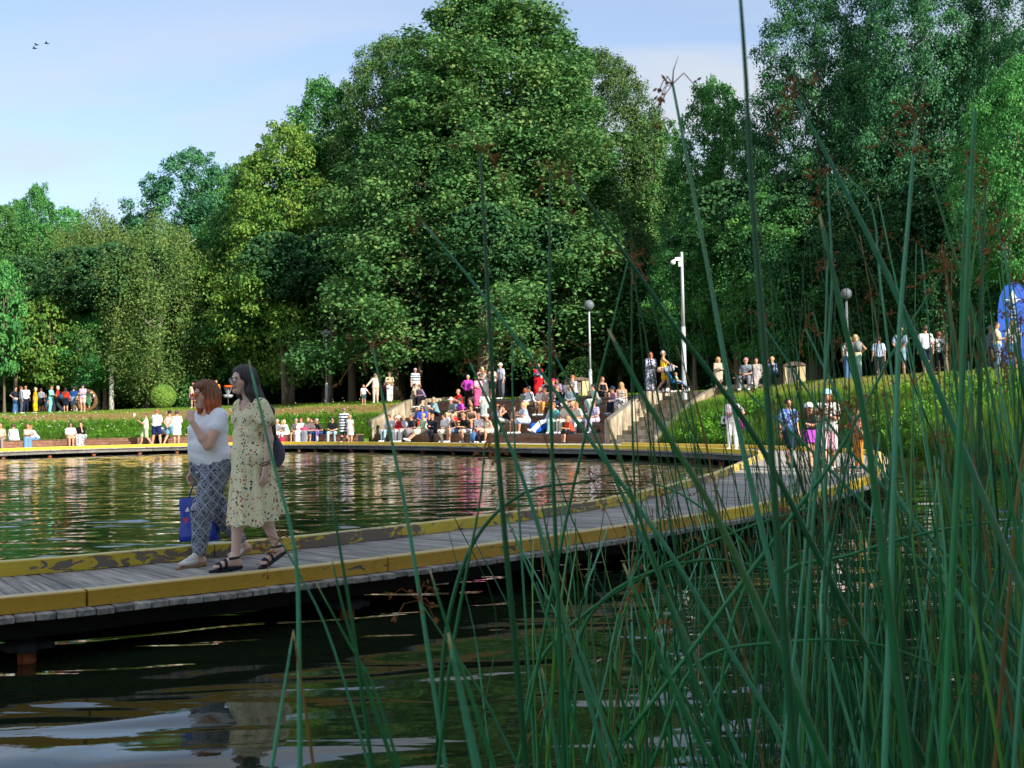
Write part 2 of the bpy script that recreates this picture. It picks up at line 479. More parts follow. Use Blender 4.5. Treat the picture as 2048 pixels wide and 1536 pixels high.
NEAR = [((-9.5,4.7),(-10.4,6.7)), ((-6.3,6.3),(-7.15,8.3)), ((-3.43,7.8),(-4.3,9.85)), ((-2.55,8.42),(-3.5,10.4)), ((-1.67,9.12),(-2.75,11.0)), ((-.56,10.15),(-1.75,11.9)),
        ((.88,11.75),(-.5,13.4)), ((2.68,13.95),(.95,15.5)), ((3.6,15.35),(1.75,17.0)), ((4.78,17.4),(2.6,19.1)), ((6.3,20.6),(3.74,22.1)),
        ((8.2,26.2),(5.14,26.6)), ((9.6,30.7),(6.3,30.4)), ((9.85,33.3),(6.75,32.4))]
SUB = 14
OUTL = cr_spline([p[0] for p in NEAR], SUB); INL = cr_spline([p[1] for p in NEAR], SUB)
# equal stations along the centre line
cl = [(a_+b_)*0.5 for a_, b_ in zip(OUTL, INL)]
dist = [0.0]
for i in range(1, len(cl)): dist.append(dist[-1]+(OUTL[i]-OUTL[i-1]).length)
def station(s):
    j = 0
    while j < len(dist)-2 and dist[j+1] < s: j += 1
    t = (s-dist[j])/(dist[j+1]-dist[j])
    return OUTL[j].lerp(OUTL[j+1], t), INL[j].lerp(INL[j+1], t)
boardwalk = empty('boardwalk', (0, 0, 0)); tag(boardwalk, kind='structure')
PITCHP = 0.128; npl = int(dist[-1]/PITCHP)
# planks run square to the outer edge; the inner end is where that line meets the inner edge
def tang(s, w=1.2):
    a_, b_ = station(max(0, s-w))[0], station(min(dist[-1]-.01, s+w))[0]; return (b_-a_).normalized()
def hit_inner(o, d_):
    for i in range(len(INL)-1):
        p, q = INL[i], INL[i+1]; e = q-p; den = d_.x*e.y-d_.y*e.x
        if abs(den) < 1e-9: continue
        w_ = p-o; t = (w_.x*e.y-w_.y*e.x)/den; u = (w_.x*d_.y-w_.y*d_.x)/den
        if 0 <= u <= 1 and .5 < t < 6: return i+u
    return None
def paired(s):
    j = 0
    while j < len(dist)-2 and dist[j+1] < s: j += 1
    return j+(s-dist[j])/(dist[j+1]-dist[j])
params = []
for k in range(npl+1):
    s = k*PITCHP; o = station(s)[0]; t = tang(s); d_ = V((-t.y, t.x, 0)); h_ = hit_inner(o, d_); pp_ = paired(s); f_ = min(1, max(0, (o.y-15.0)/5.0))
    params.append(None if h_ is None and f_ < 1 else (pp_ if h_ is None else h_*(1-f_)+pp_*f_))
last = None
for k in range(npl+1):
    if params[k] is not None:
        if last is not None and params[k] < last+.004: params[k] = last+.004
        last = params[k]
def inner_at(u): i = min(int(u), len(INL)-2); return INL[i].lerp(INL[i+1], min(1, u-i))
def plank_mesh(o0, i0, o1, i1, over, zt, th):
    d0 = (o0-i0).normalized(); d1 = (o1-i1).normalized()
    a0 = o0+d0*over; a1 = o1+d1*over; b0 = i0-d0*0.10; b1 = i1-d1*0.10
    t = (o1-o0).normalized()*0.004
    a0 = a0+t; b0 = b0+t; a1 = a1-t; b1 = b1-t
    return a0, a1, b0, b1
for k in range(npl):
    if params[k] is None or params[k+1] is None: continue
    o0 = station(k*PITCHP)[0]; o1 = station((k+1)*PITCHP)[0]; i0 = inner_at(params[k]); i1 = inner_at(params[k+1])
    a0, a1, b0, b1 = plank_mesh(o0, i0, o1, i1, 0.11+rnd.uniform(-.012, .012), 0, 0)
    mid = (a0+a1+b0+b1)/4; ax = (a0-b0).normalized(); ang = math.atan2(ax.y, ax.x)
    Rm = Matrix.Rotation(-ang, 3, 'Z')
    dz = rnd.uniform(-.003, .003)
    pts = [Rm@(p-mid) for p in (b0, b1, a1, a0)]
    # counter-clockwise order
    ar = sum(pts[i].x*pts[(i+1)%4].y-pts[(i+1)%4].x*pts[i].y for i in range(4))
    if ar < 0: pts.reverse()
    mb = MB(); mb.prism([(p.x, p.y) for p in pts], -0.045, 0.0)
    me = mb.mesh('plank')
    bm = bmesh.new(); bm.from_mesh(me)
    bmesh.ops.bevel(bm, geom=[e for e in bm.edges], offset=0.005, segments=1, affect='EDGES'); bm.to_mesh(me); bm.free()
    o = link('plank', me, M_PLANK, boardwalk); o.location = (mid.x, mid.y, DZ+dz); o.rotation_euler = (0, 0, ang)

def beam_strip(name, line, w_, z0, z1, mat, parent, seglen=2.6, gap=0.006, jit=0.004, kindstuff=False):
    """beams laid end to end along a line, each one a part, following its curve"""
    tot = sum((line[i+1]-line[i]).length for i in range(len(line)-1)); n = max(1, round(tot/seglen))
    fine = resample(line, n=n*5+1)
    for s in range(n):
        seg = fine[s*5:s*5+6]
        t0 = (seg[1]-seg[0]).normalized(); t1 = (seg[-1]-seg[-2]).normalized()
        seg = [seg[0]+t0*gap] + seg[1:-1] + [seg[-1]-t1*gap]
        L_, R_ = [], []
        for i, p in enumerate(seg):
            t = (seg[min(i+1, 5)]-seg[max(i-1, 0)]).normalized(); nn = V((-t.y, t.x, 0))
            L_.append(p+nn*w_/2); R_.append(p-nn*w_/2)
        mb = MB(); j = rnd.uniform(-jit, jit); c = 0.008
        for i in range(6):
            l, r_ = L_[i], R_[i]; nn = (l-r_).normalized()
            for q, z in ((l, z0), (l, z1-c+j), (l-nn*c, z1+j), (r_+nn*c, z1+j), (r_, z1-c+j), (r_, z0)):
                mb.v.append(V((q.x, q.y, z)))
        for i in range(5):
            for e in range(5): mb.f.append([i*6+e, i*6+e+1, (i+1)*6+e+1, (i+1)*6+e])
        mb.f.append(list(range(6))[::-1]); mb.f.append([30+e for e in range(6)])
        me = mb.mesh(name); bm = bmesh.new(); bm.from_mesh(me); bmesh.ops.recalc_face_normals(bm, faces=bm.faces); bm.to_mesh(me); bm.free()
        link(name, me, mat, parent)
def offset(line, d):
    out = []
    for i, p in enumerate(line):
        t = (line[min(i+1, len(line)-1)]-line[max(i-1, 0)]).normalized(); out.append(p+V((-t.y, t.x, 0))*d)
    return out
o_in = offset(OUTL, 0.06); i_in = offset(INL, -0.06)
nfr = next(i for i, p in enumerate(OUTL) if p.y > 13.3)
beam_strip('curb_beam', o_in[:nfr+1], 0.13, DZ+0.004, DZ+0.118, M_YFRONT, boardwalk, 2.4)
beam_strip('curb_beam', o_in[nfr:], 0.13, DZ+0.004, DZ+0.125, M_YFAR, boardwalk, 2.4)
beam_strip('curb_beam', i_in, 0.13, DZ+0.004, DZ+0.125, M_YPEEL, boardwalk, 2.2)
# joists under the planks
for off, l in ((0.30, OUTL), (-0.30, INL)):
    beam_strip('joist', offset(l, off), 0.09, DZ-0.21, DZ-0.05, M_DARKW, boardwalk, 3.0)
beam_strip('joist', cl, 0.09, DZ-0.21, DZ-0.05, M_DARKW, boardwalk, 3.0)
def piling(x, y, parent, r=0.06, zt=DZ-0.26):
    mb = MB(); mb.tube([(0,0,-0.9), (0,0,zt)], r, 14)
    o = mb.build('piling', M_RUST, parent, True); o.location = (x, y, 0)
    mb = MB().box((0, 0, zt+0.025), (0.30, 0.22, 0.035)); c = mb.build('pile_cap', M_DARKW, parent); c.location = (x, y, 0); c.rotation_euler = (0, 0, 0.7)
for ppx in (-330, 40, 690, 1128, 1275, 1400, 1500, 1578, 1668, 1735, 1790):
    s = min((q*.1 for q in range(int(dist[-1]*10))), key=lambda q: abs(1024+station(q)[0].x/station(q)[0].y*FPX-ppx))
    o, i_ = station(s); d_ = (o-i_).normalized()
    if True:
        p = o-d_*0.10; q = i_+d_*0.25
        piling(p.x, p.y, boardwalk); piling(q.x, q.y, boardwalk)
        mb = MB(); mid = (p+q)/2; mb.box((mid.x, mid.y, DZ-0.235), ((p-q).length+0.3, 0.12, 0.05), math.atan2((p-q).y, (p-q).x)); mb.build('cross_beam', M_DARKW, boardwalk)

# far deck
FL = cr_spline([(6.75,32.4),(6.7,34.0),(6.1,36.0),(5.0,38.6),(3.8,41.0),(1.8,43.3),(-.47,45.9),(-3.05,49.6),(-5.3,52.2),(-7.4,54.4),(-10,56.7),(-12.6,58.0),(-16.2,58.0),(-20.2,56.2),(-23.5,53.0),(-27,47.5),(-31,38)], 10)
def fdepth(i):
    f = i/(len(FL)-1)*16
    return 2.6 if f < 3.6 else (2.6+(f-3.6)*2.0 if f < 5.0 else (5.5 if f < 8.7 else max(2.9, 5.5-(f-8.7)*2.2)))
FB = []
for i, p in enumerate(FL):
    t = (FL[min(i+1, len(FL)-1)]-FL[max(i-1, 0)]).normalized(); n_ = V((t.y, -t.x, 0)); FB.append(p+n_*fdepth(i))
FB[0] = V((9.85,33.3,0)); FB[1] = FB[0].lerp(V((9.2,35.0,0)), .4)
far_walk = empty('far_boardwalk', (0,0,0)); tag(far_walk, kind='structure')
fl = resample(FL, step=0.168); n_f = len(fl)
fb_src = FB
def fbat(p):
    best = min(range(len(FL)), key=lambda i: (FL[i]-p).length_squared)
    j = min(len(FL)-1, best+1) if best == 0 or (FL[min(best+1, len(FL)-1)]-p).length < (FL[best-1]-p).length else best-1
    da = (FL[best]-p).length; db = (FL[j]-p).length; t = da/max(1e-6, da+db)
    return FB[best].lerp(FB[j], t)
fbs = [fbat(p) for p in fl]
mb = MB()
for k in range(n_f-1):
    a0, a1, b0, b1 = fl[k], fl[k+1], fbs[k], fbs[k+1]
    d0 = (a0-b0).normalized()*0.09; t = (a1-a0).normalized()*0.006
    pts = [b0+t, a0+d0+t, a1+d0-t, b1-t]
    ar = sum(pts[i].x*pts[(i+1)%4].y-pts[(i+1)%4].x*pts[i].y for i in range(4))
    if ar < 0: pts.reverse()
    z = rnd.uniform(-.003, .003)
    mb.prism([(p.x, p.y) for p in pts], DZ-0.05, DZ+z-0.002)
o = mb.build('planking', M_PLANK, far_walk); o['kind'] = 'stuff'
beam_strip('curb_beam', offset(FL, -0.07), 0.14, DZ+0.003, DZ+0.13, M_YFAR, far_walk, 3.0)
beam_strip('edge_joist', offset(FL, -0.03), 0.08, DZ-0.20, DZ-0.055, M_GREYW, far_walk, 3.5)
beam_strip('joist', offset(FL, -1.3), 0.10, DZ-0.21, DZ-0.055, M_DARKW, far_walk, 3.5)
beam_strip('joist', offset(FL, -2.4), 0.5, -0.5, DZ-0.055, M_DARKW, far_walk, 3.5)
for px in (-60, 5, 98, 186, 278, 352, 430, 500, 564, 597, 630, 661, 702, 743, 793, 844, 905, 968, 1035, 1100, 1165, 1235, 1310, 1383, 1440):
    best = min(FL, key=lambda p: abs((1024+p.x/p.y*FPX)-px)); i = FL.index(best)
    t = (FL[min(i+1, len(FL)-1)]-FL[max(i-1, 0)]).normalized(); q = best+V((t.y, -t.x, 0))*0.12
    # slide along so that it meets the wanted bearing
    p2 = V((q.y*(px-1024)/FPX, q.y, 0))
    piling(p2.x, p2.y, far_walk, 0.085)
# outer curb of the junction (grass side)
OC = cr_spline([(9.85,33.3),(9.25,35.2),(7.5,39.3),(5.5,42.6),(4.15,44.6)], 8)
beam_strip('curb_beam', OC, 0.14, DZ+0.003, DZ+0.13, M_YFAR, far_walk, 2.6)

# ---------------------------------------------------------------- amphitheatre frame
AA = V((-7.05, 60.0, 0)); BBp = V((3.85, 48.7, 0)); AL = (BBp-AA).length; av = (BBp-AA).normalized(); nv = V((-av.y, av.x, 0))
TR = 0.84; RISE = 0.40; NT_ = 5
def amp(s, t, z=0.0): p = AA+av*s+nv*t; return V((p.x, p.y, z))

# ---------------------------------------------------------------- ground
def wave_h(X, Y):
    ws = np.random.RandomState(4); h = np.zeros_like(X)
    far_ = np.clip((Y-X*.95-12.0)/5, 0, 1)        # the open pond is choppier than the sheltered water this side of the walkway
    for i in range(26):
        lam = ws.uniform(.38, 1.15); th = ws.normal(math.pi*.5, .45); k = 2*math.pi/lam; ph = ws.uniform(0, 6.28)
        h += far_*.0017*lam**.8*np.sin(k*(np.cos(th)*X+np.sin(th)*Y)+ph+.8*np.sin(X*.31+i)+.8*np.sin(Y*.23+2*i))
    patch = .55+.45*np.sin(X*.21+1.3*np.sin(Y*.17))*np.sin(Y*.29+.7); h *= (.55+.9*patch)
    for i in range(24):
        lam = ws.uniform(.28, 1.15); th = ws.normal(math.pi*.5+.30, .28); k = 2*math.pi/lam; ph = ws.uniform(0, 6.28)
        h += (1-far_)*.0021*lam**.75*np.sin(k*(np.cos(th)*X+np.sin(th)*Y)+ph+.9*np.sin(X*.7+i)+.7*np.sin(Y*.9+2*i))
    return h
gx = np.arange(-33.0, 21.0, .11); gy = np.arange(.6, 62.0, .105); GX, GY = np.meshgrid(gx, gy)
keep = lambda x, y: True
wv = np.stack([GX, GY, wave_h(GX, GY)], -1).reshape(-1, 3); nxg, nyg = len(gx), len(gy)
ii, jj = np.meshgrid(np.arange(nxg-1), np.arange(nyg-1)); b_ = (jj*nxg+ii).ravel()
wf = np.stack([b_, b_+1, b_+nxg+1, b_+nxg], 1)
cx_, cy_ = wv[b_, 0], wv[b_, 1]; wf = wf[(np.abs(cx_) < cy_*.50+2.0)]
water = link('pond_water', npmesh('pond_water', wv, wf), M_WATER); tag(water, kind='structure')
water2 = MB().quadstrip([(-160,-30,-.02),(80,-30,-.02)], [(-160,100,-.02),(80,100,-.02)]).build('pond_water', M_WATER); tag(water2, kind='structure')
def pw(x, d, z): return V(((x-1024)/FPX*d, d, z))
LT = [V(p) for p in ((-70,18,.45),(-33,40,.5),(-29.3,48.6,.55),(-25.5,55.1,.58),(-21.4,59.3,.58),(-16.5,61.2,.58),(-11.5,61.2,.58),(-8.1,58.7,.5),(-7.35,59.9,.55))]
LE = [V(p) for p in ((-95,40,2.0),(-60,66,2.1),(-46,73,2.15),(-32.9,75.5,2.2),(-26.6,74.5,2.25),(-20.6,73,2.32),(-13,71.5,2.4),(-8.4,68.5,2.46),(-4.25,63.1,2.42))]
Q = amp(AL, 0) + av*2.75
RT_ = [V((Q.x, Q.y, .36)), V((6.6,43.9,.34)), V((8.3,40.1,.34)), V((9.8,36.4,.33)), V((10.5,33.6,.30)), V((10.9,31.0,.15)), V((11.0,29.5,-.1)), V((12.4,27.4,-.15)), V((15,25.3,-.15)), V((18,19,-.15)), V((15,6,-.15)), V((9.0,-1,-.15)), V((0,-4.5,-.15)), V((-25,-10,-.15))]
RE_ = [amp(AL, 4.2, 2.42)+av*2.75, V((10.9,47.6,2.55)), pw(1600,46,2.62), pw(1650,44.3,2.64), pw(1700,43,2.66), pw(1770,42,2.7), pw(1850,41,2.74), pw(1940,40.2,2.78), pw(2040,39.6,2.82), V((26,31,2.6)), V((26,8,1.8)), V((13,-7,1.2)), V((0,-10,1.0)), V((-25,-17,1.0))]
def dens(A, n):
    out = []
    for i in range(len(A)-1):
        for k in range(n): out.append(A[i].lerp(A[i+1], k/n))
    out.append(A[-1]); return out
terr_v, terr_f, terr_d = [], [], []
def addgrid(rows, dry):
    b = len(terr_v); nr_, nc = len(rows), len(rows[0])
    for r_, dr in zip(rows, dry):
        for p in r_: terr_v.append(tuple(p)); terr_d.append(dr)
    for i in range(nr_-1):
        for j in range(nc-1): terr_f.append((b+i*nc+j, b+i*nc+j+1, b+(i+1)*nc+j+1, b+(i+1)*nc+j))
def slope(T, E, fl_dry):
    T = dens(T, 10); E = dens(E, 10); rows = []; NR = 12
    for i in range(NR+1):
        t = i/NR; zt = t + 0.16*math.sin(math.pi*t)
        row = []
        for a_, b_ in zip(T, E):
            p = a_.lerp(b_, t); z = a_.z+(b_.z-a_.z)*zt
            z += 0.09*math.sin(math.pi*t)*mnoise.noise(V((p.x*.5, p.y*.5, 3.1)))*1.6
            row.append(V((p.x, p.y, z)))
        rows.append(row)
    skirt = [V((p.x, p.y, -.6)) for p in rows[0]]
    addgrid([skirt]+rows, [fl_dry(0)]+[fl_dry(i/NR) for i in range(NR+1)])
    return rows
sl_left = slope(LT, LE, lambda t: 0.05 if t < .42 else (0.95 if t < .8 else 0.45))
sl_right = slope(RT_, RE_, lambda t: 0.1 if t < .55 else (0.6 if t < .9 else 0.3))
topE = dens(LE, 10)[:-1] + dens([LE[-1], amp(0, 4.3, 2.40), amp(AL, 4.3, 2.42), RE_[0]], 8)[:-1] + dens(RE_, 10)
rows = []
for e in (0, 4, 12, 28, 70):
    row = []
    for p in topE:
        c = V((0, 28, 0)); d_ = V((p.x, p.y, 0))-c; d_.normalize(); q = p+d_*e
        q.z = p.z + 0.012*e + (0.12*mnoise.noise(V((q.x*.2, q.y*.2, 0))) if e else 0); row.append(q)
    rows.append(row)
bt = len(terr_v)
addgrid(rows, [0.3, 0.25, 0.2, 0.2, 0.2])
me = npmesh('ground', np.array(terr_v), np.array(terr_f))
at = me.attributes.new('dry', 'FLOAT', 'POINT'); at.data.foreach_set('value', np.array(terr_d, dtype=np.float32))
ground = link('grass_bank', me, M_TURF); tag(ground, kind='structure')
bvh = BVHTree.FromPolygons([V(p) for p in terr_v], terr_f)
def gz(x, y, default=0.0):
    h = bvh.ray_cast(V((x, y, 50)), V((0, 0, -1)))
    return h[0].z if h[0] else default
# path along the top on the left
pl_ = [p+V((0.1, 0.35, 0)) for p in dens(LE[:7], 10)]
inner = []; outer = []
for i, p in enumerate(pl_):
    t = (pl_[min(i+1, len(pl_)-1)]-pl_[max(i-1, 0)]); t.z = 0; t.normalize(); n_ = V((-t.y, t.x, 0))
    a_ = p+n_*0.2; b_ = p+n_*2.6
    a_.z = gz(a_.x, a_.y)+.02; b_.z = gz(b_.x, b_.y)+.02; inner.append(a_); outer.append(b_)
pth = MB().quadstrip(inner, outer).build('asphalt_path', M_PATH); tag(pth, kind='structure')

# ---------------------------------------------------------------- amphitheatre
amphi = empty('amphitheatre', tuple(AA)); tag(amphi, 'stepped timber amphitheatre between two stained concrete walls facing the pond', 'amphitheatre')
def fix(o, root):
    o.location = tuple(V(o.location)-V(root.location)); return o
for r_ in range(NT_):
    z0 = DZ+RISE*r_; z1 = z0+RISE; t0 = r_*TR
    for k in range(3):      # riser boards
        for s0, s1 in ((0.02, 5.2), (5.2, 10.4), (10.4, AL-0.02)):
            mb = MB(); a0 = z0+0.004+k*0.118; mb.prism([amp(s0+.006, t0), amp(s1-.006, t0), amp(s1-.006, t0+.045), amp(s0+.006, t0+.045)], a0, a0+0.110)
            fix(mb.build('riser_board', M_BROWN, amphi), amphi)
    mb = MB()
    for k in range(6):      # tread boards
        b0 = t0-0.03+k*0.145
        for s0, s1 in ((0.02, 5.2), (5.2, 10.4), (10.4, AL-0.02)):
            mb.prism([amp(s0+.006, b0), amp(s1-.006, b0), amp(s1-.006, b0+.138), amp(s0+.006, b0+.138)], z1-0.045, z1)
    o = fix(mb.build('tread_boards', M_GREYW, amphi), amphi); o['kind'] = 'stuff'
    mb = MB(); mb.prism([amp(0.02, t0+.06), amp(AL-.02, t0+.06), amp(AL-.02, 4.4), amp(.02, 4.4)], z0-0.3 if r_ == 0 else z0-0.05, z1-0.06); fix(mb.build('tier_base', M_DARKW, amphi), amphi)
def wallpoly(name, s0, s1, prof, parent):
    """wall lying along nv: profile [(t, ztop)], width s0..s1"""
    mb = MB(); n = len(prof)
    for s_ in (s0, s1):
        for t, z in prof: mb.v.append(amp(s_, t, z))
        for t, z in prof: mb.v.append(amp(s_, t, -0.2 if t < 1 else 0.2))
    for i in range(n-1):
        mb.f += [[i, i+1, n+i+1, n+i], [2*n+i, 3*n+i, 3*n+i+1, 2*n+i+1], [i, 2*n+i, 2*n+i+1, i+1]]
    mb.f += [[0, n, 3*n, 2*n], [n-1, 3*n-1, 4*n-1, 2*n-1]]
    me = mb.mesh(name); bm = bmesh.new(); bm.from_mesh(me); bmesh.ops.recalc_face_normals(bm, faces=bm.faces)
    bmesh.ops.bevel(bm, geom=[e for e in bm.edges], offset=0.025, segments=2, affect='EDGES'); bm.to_mesh(me); bm.free()
    return fix(link(name, me, M_CONC, parent), parent)
wallpoly('side_wall', -0.34, 0.0, [(-0.15, 1.42), (0.5, 1.66), (1.2, 2.0), (2.0, 2.36), (2.6, 2.52), (4.6, 2.56)], amphi)
wallpoly('side_wall', AL, AL+0.36, [(-0.1, 1.32), (0.5, 1.62), (1.2, 1.98), (2.0, 2.34), (2.6, 2.52), (4.9, 2.56)], amphi)
mb = MB(); mb.prism([amp(-.3, 4.22), amp(AL, 4.22), amp(AL, 4.5), amp(-.3, 4.5)], 1.9, 2.37); fix(mb.build('top_kerb', M_CONC, amphi), amphi)
mb = MB(); mb.prism([amp(.05, 4.50), amp(3.4, 4.50), amp(3.4, 4.62), amp(.05, 4.62)], 1.9, 2.60); fix(mb.build('rear_wall', M_CONC, amphi), amphi)
# concrete stairs
stairs = empty('concrete_stairs', tuple(amp(AL+.4, 0, 0))); tag(stairs, 'worn concrete stairs climbing beside the timber amphitheatre', 'stairs')
NS = 12
for k in range(NS):
    z1 = DZ+(k+1)*0.178; t0 = -0.1+k*0.36
    mb = MB(); mb.prism([amp(AL+.362, t0), amp(AL+2.62, t0), amp(AL+2.62, t0+(0.44 if k < NS-1 else 1.2)), amp(AL+.362, t0+(0.44 if k < NS-1 else 1.2))], -0.1, z1-0.004*(k % 2))
    me = mb.mesh('stair_step'); fix(link('stair_step', me, M_CONC, stairs), stairs)
wallpoly('parapet', AL+2.622, AL+2.86, [(-0.3, 0.62), (0.5, 0.95), (1.3, 1.5), (2.2, 2.0), (3.1, 2.4), (3.9, 2.62), (5.3, 2.66)], stairs)
mb = MB(); mb.prism([(8.95,50.2),(9.35,49.7),(13.0,48.3),(13.1,48.7)], 2.1, 2.70); o = mb.build('retaining_wall', M_CONC); tag(o, 'low weathered concrete kerb edging the lawn right of the stairs', 'wall')
mb = MB(); mb.prism([amp(AL+.1, -2.2), amp(AL+2.8, -2.0), amp(AL+2.8, 0), amp(AL+.1, 0)], -.1, DZ-.004); o = mb.build('concrete_landing', M_CONC); tag(o, kind='structure')

# long bench on the left
BF = offset(FL, -2.35)
i0 = min(range(len(FL)), key=lambda i: (BF[i]-V((-7.7,57.6,0))).length)
BF = BF[i0:]; BK = offset(FL, -2.83)[i0:]
bench = empty('long_bench', tuple(BF[0])); tag(bench, 'long low brown timber bench wall running along the far bank', 'bench')
nseg = 14
bf = resample(BF, n=nseg+1); bk = resample(BK, n=nseg+1)
for s_ in range(nseg):
    p0, p1, q0, q1 = bf[s_], bf[s_+1], bk[s_], bk[s_+1]; t = (p1-p0).normalized()*.006; nn = (q0-p0).normalized()
    for k in range(3):
        mb = MB(); a0 = DZ+.004+k*.13; mb.prism([p0+t, p0+nn*.045+t, p1+nn*.045-t, p1-t][::-1], a0, a0+.122); 
        o = mb.build('bench_board', M_BROWN, bench); fix(o, bench)
    mb = MB(); mb.prism([p0-nn*.02+t, q0+t, q1-t, p1-nn*.02-t][::-1], DZ+.395, DZ+.435); fix(mb.build('seat_board', M_BROWN, bench), bench)
    mb = MB(); mb.prism([p0+nn*.06+t, q0+t, q1-t, p1+nn*.06-t][::-1], DZ-.2, DZ+.39); fix(mb.build('bench_core', M_DARKW, bench), bench)

# ---------------------------------------------------------------- grass, weeds, flowers
def scatter_blades(name, rows, n, hmin, hmax, varf, wid=0.03, lean=0.25, filt=None, mat=None, dens_pow=1.0, tmax=1.0, urange=(0, 1)):
    rows_a = np.array([[tuple(p) for p in r_] for r_ in rows]); nr_, nc = rows_a.shape[:2]
    u = nr.uniform(urange[0], urange[1], n)*(nc-1.001); v_ = nr.uniform(0, 1, n)**dens_pow*tmax*(nr_-1.001)
    iu = u.astype(int); iv = v_.astype(int); fu = (u-iu)[:, None]; fv = (v_-iv)[:, None]
    P = (rows_a[iv, iu]*(1-fu)+rows_a[iv, iu+1]*fu)*(1-fv)+(rows_a[iv+1, iu]*(1-fu)+rows_a[iv+1, iu+1]*fu)*fv
    t = v_/(nr_-1)
    if filt is not None:
        k = filt(P, t); P = P[k]; t = t[k]
    n = len(P)
    h = (hmin+(hmax-hmin)*nr.uniform(0, 1, n)**1.5)
    var, hs = varf(P, t); h = h*hs
    th = nr.uniform(0, 2*math.pi, n); c, s_ = np.cos(th)*wid/2, np.sin(th)*wid/2
    ln = nr.normal(0, lean, (n, 2))*h[:, None]
    v3 = np.zeros((n, 3, 3)); v3[:, 0] = P; v3[:, 0, 0] -= c; v3[:, 0, 1] -= s_; v3[:, 1] = P; v3[:, 1, 0] += c; v3[:, 1, 1] += s_
    v3[:, 2] = P; v3[:, 2, :2] += ln; v3[:, 2, 2] += h; v3[:, :2, 2] -= .03
    me = npmesh(name, v3.reshape(-1, 3), np.arange(n*3).reshape(-1, 3), False)
    at = me.attributes.new('var', 'FLOAT', 'POINT'); at.data.foreach_set('value', np.repeat(np.clip(var, 0, 1), 3).astype(np.float32))
    o = link(name, me, mat or M_GRASS); tag(o, kind='stuff'); return o
def pn(P, s_, o=0.0):
    return (np.sin(P[:, 0]*s_+o)+np.sin(P[:, 1]*s_*1.3+o*2.1+P[:, 0]*s_*.7)+np.sin((P[:, 0]-P[:, 1])*s_*2.1+o))/6+.5
def vleft(P, t):
    nse = pn(P, .9)*.35+nr.uniform(0, .3, len(P))
    dry = np.clip((t-.36)/.16, 0, 1)*np.clip((1.0-t)/.22, 0.35, 1)
    return dry*.62+nse*.6, 1-.80*np.clip((t-.33)/.2, 0, 1)
scatter_blades('meadow_grass', sl_left, 100000, .12, .46, vleft, .045, .55, filt=lambda P, t: (P[:, 0] > -42))
def vright(P, t):
    nse = pn(P, 1.1)*.3+nr.uniform(0, .35, len(P))
    dry = np.clip((t-.5)/.3, 0, 1)
    return dry*.45+nse*.62, 1-.72*np.clip((t-.35)/.3, 0, 1)
scatter_blades('bank_grass', sl_right, 90000, .12, .5, vright, .035, .3, filt=lambda P, t: (P[:, 1] > 20), urange=(0, 0.66))
# short lawn along the top
lawn_rows = rows[:3]
scatter_blades('lawn_grass', lawn_rows, 70000, .04, .12, lambda P, t: (.25+nr.uniform(0, .35, len(P)), 1+0*t), .05, .4, filt=lambda P, t: (P[:, 1] > 35) & (np.abs(P[:, 0]) < P[:, 1]*.5), dens_pow=1.6)

def leaf_quads(P, nrm, size, asp=0.6):
    """P (n,3) centres; nrm (n,3) normals -> quads (n,4,3)"""
    n = len(P); r_ = nr.normal(size=(n, 3)); t = np.cross(nrm, r_); t /= np.linalg.norm(t, axis=1, keepdims=True)+1e-9
    b = np.cross(nrm, t); s_ = (size*nr.uniform(.7, 1.3, n))[:, None]*.5
    q = np.stack([P-t*s_, P-b*s_*asp, P+t*s_, P+b*s_*asp], 1)
    q[:, 2] -= nrm*s_*.25; q[:, 0] -= nrm*s_*.25
    return q
# leafy weeds: clumps of broad leaves
def weeds(name, regions, mat, leaf=.10):
    allq = []; allv = []
    for (x0, x1, y0, y1, n, hmn, hmx) in regions:
        for _ in range(n):
            x = rnd.uniform(x0, x1); y = rnd.uniform(y0, y1); z = gz(x, y, None) if True else 0
            if z is None: continue
            if z < -0.08: z = -0.05
            h = rnd.uniform(hmn, hmx); k = int(26+h*30)
            zz = nr.uniform(0.05, 1, k); rr = .10+.12*h*np.sin(np.clip(zz, 0, 1)*3)
            th = nr.uniform(0, 6.28, k)
            lx, ly = rnd.uniform(-.1, .1), rnd.uniform(-.1, .1)
            P = np.stack([x+rr*np.cos(th)*nr.uniform(.3, 1, k)+lx*zz, y+rr*np.sin(th)*nr.uniform(.3, 1, k)+ly*zz, z+zz*h], 1)
            nm = np.stack([np.cos(th)*.7, np.sin(th)*.7, np.full(k, .8)], 1)+nr.normal(0, .35, (k, 3)); nm /= np.linalg.norm(nm, axis=1, keepdims=True)
            allq.append(leaf_quads(P, nm, np.full(k, leaf), .4)); allv.append(np.clip(nr.normal(.25+.55*zz, .15), 0, 1))
    q = np.concatenate(allq); v_ = np.concatenate(allv)
    me = npmesh(name, q.reshape(-1, 3), np.arange(len(q)*4).reshape(-1, 4), False)
    at = me.attributes.new('var', 'FLOAT', 'POINT'); at.data.foreach_set('value', np.repeat(v_, 4).astype(np.float32))
    o = link(name, me, mat); tag(o, kind='stuff'); return o
weeds('leafy_weeds', [(10.6, 16, 27.5, 35, 380, .25, .65), (12.2, 19, 34, 39, 80, .2, .4), (-31, -8.5, 60, 65.5, 420, .15, .38), (6.2, 9.6, 41.8, 45.2, 170, .25, .6), (4.1, 5.6, 44.6, 46.4, 34, .4, .9), (-9.2, -7.6, 58.4, 60.5, 26, .2, .4), (9.6, 12, 33, 39, 60, .15, .4)], M_WEED, .13)
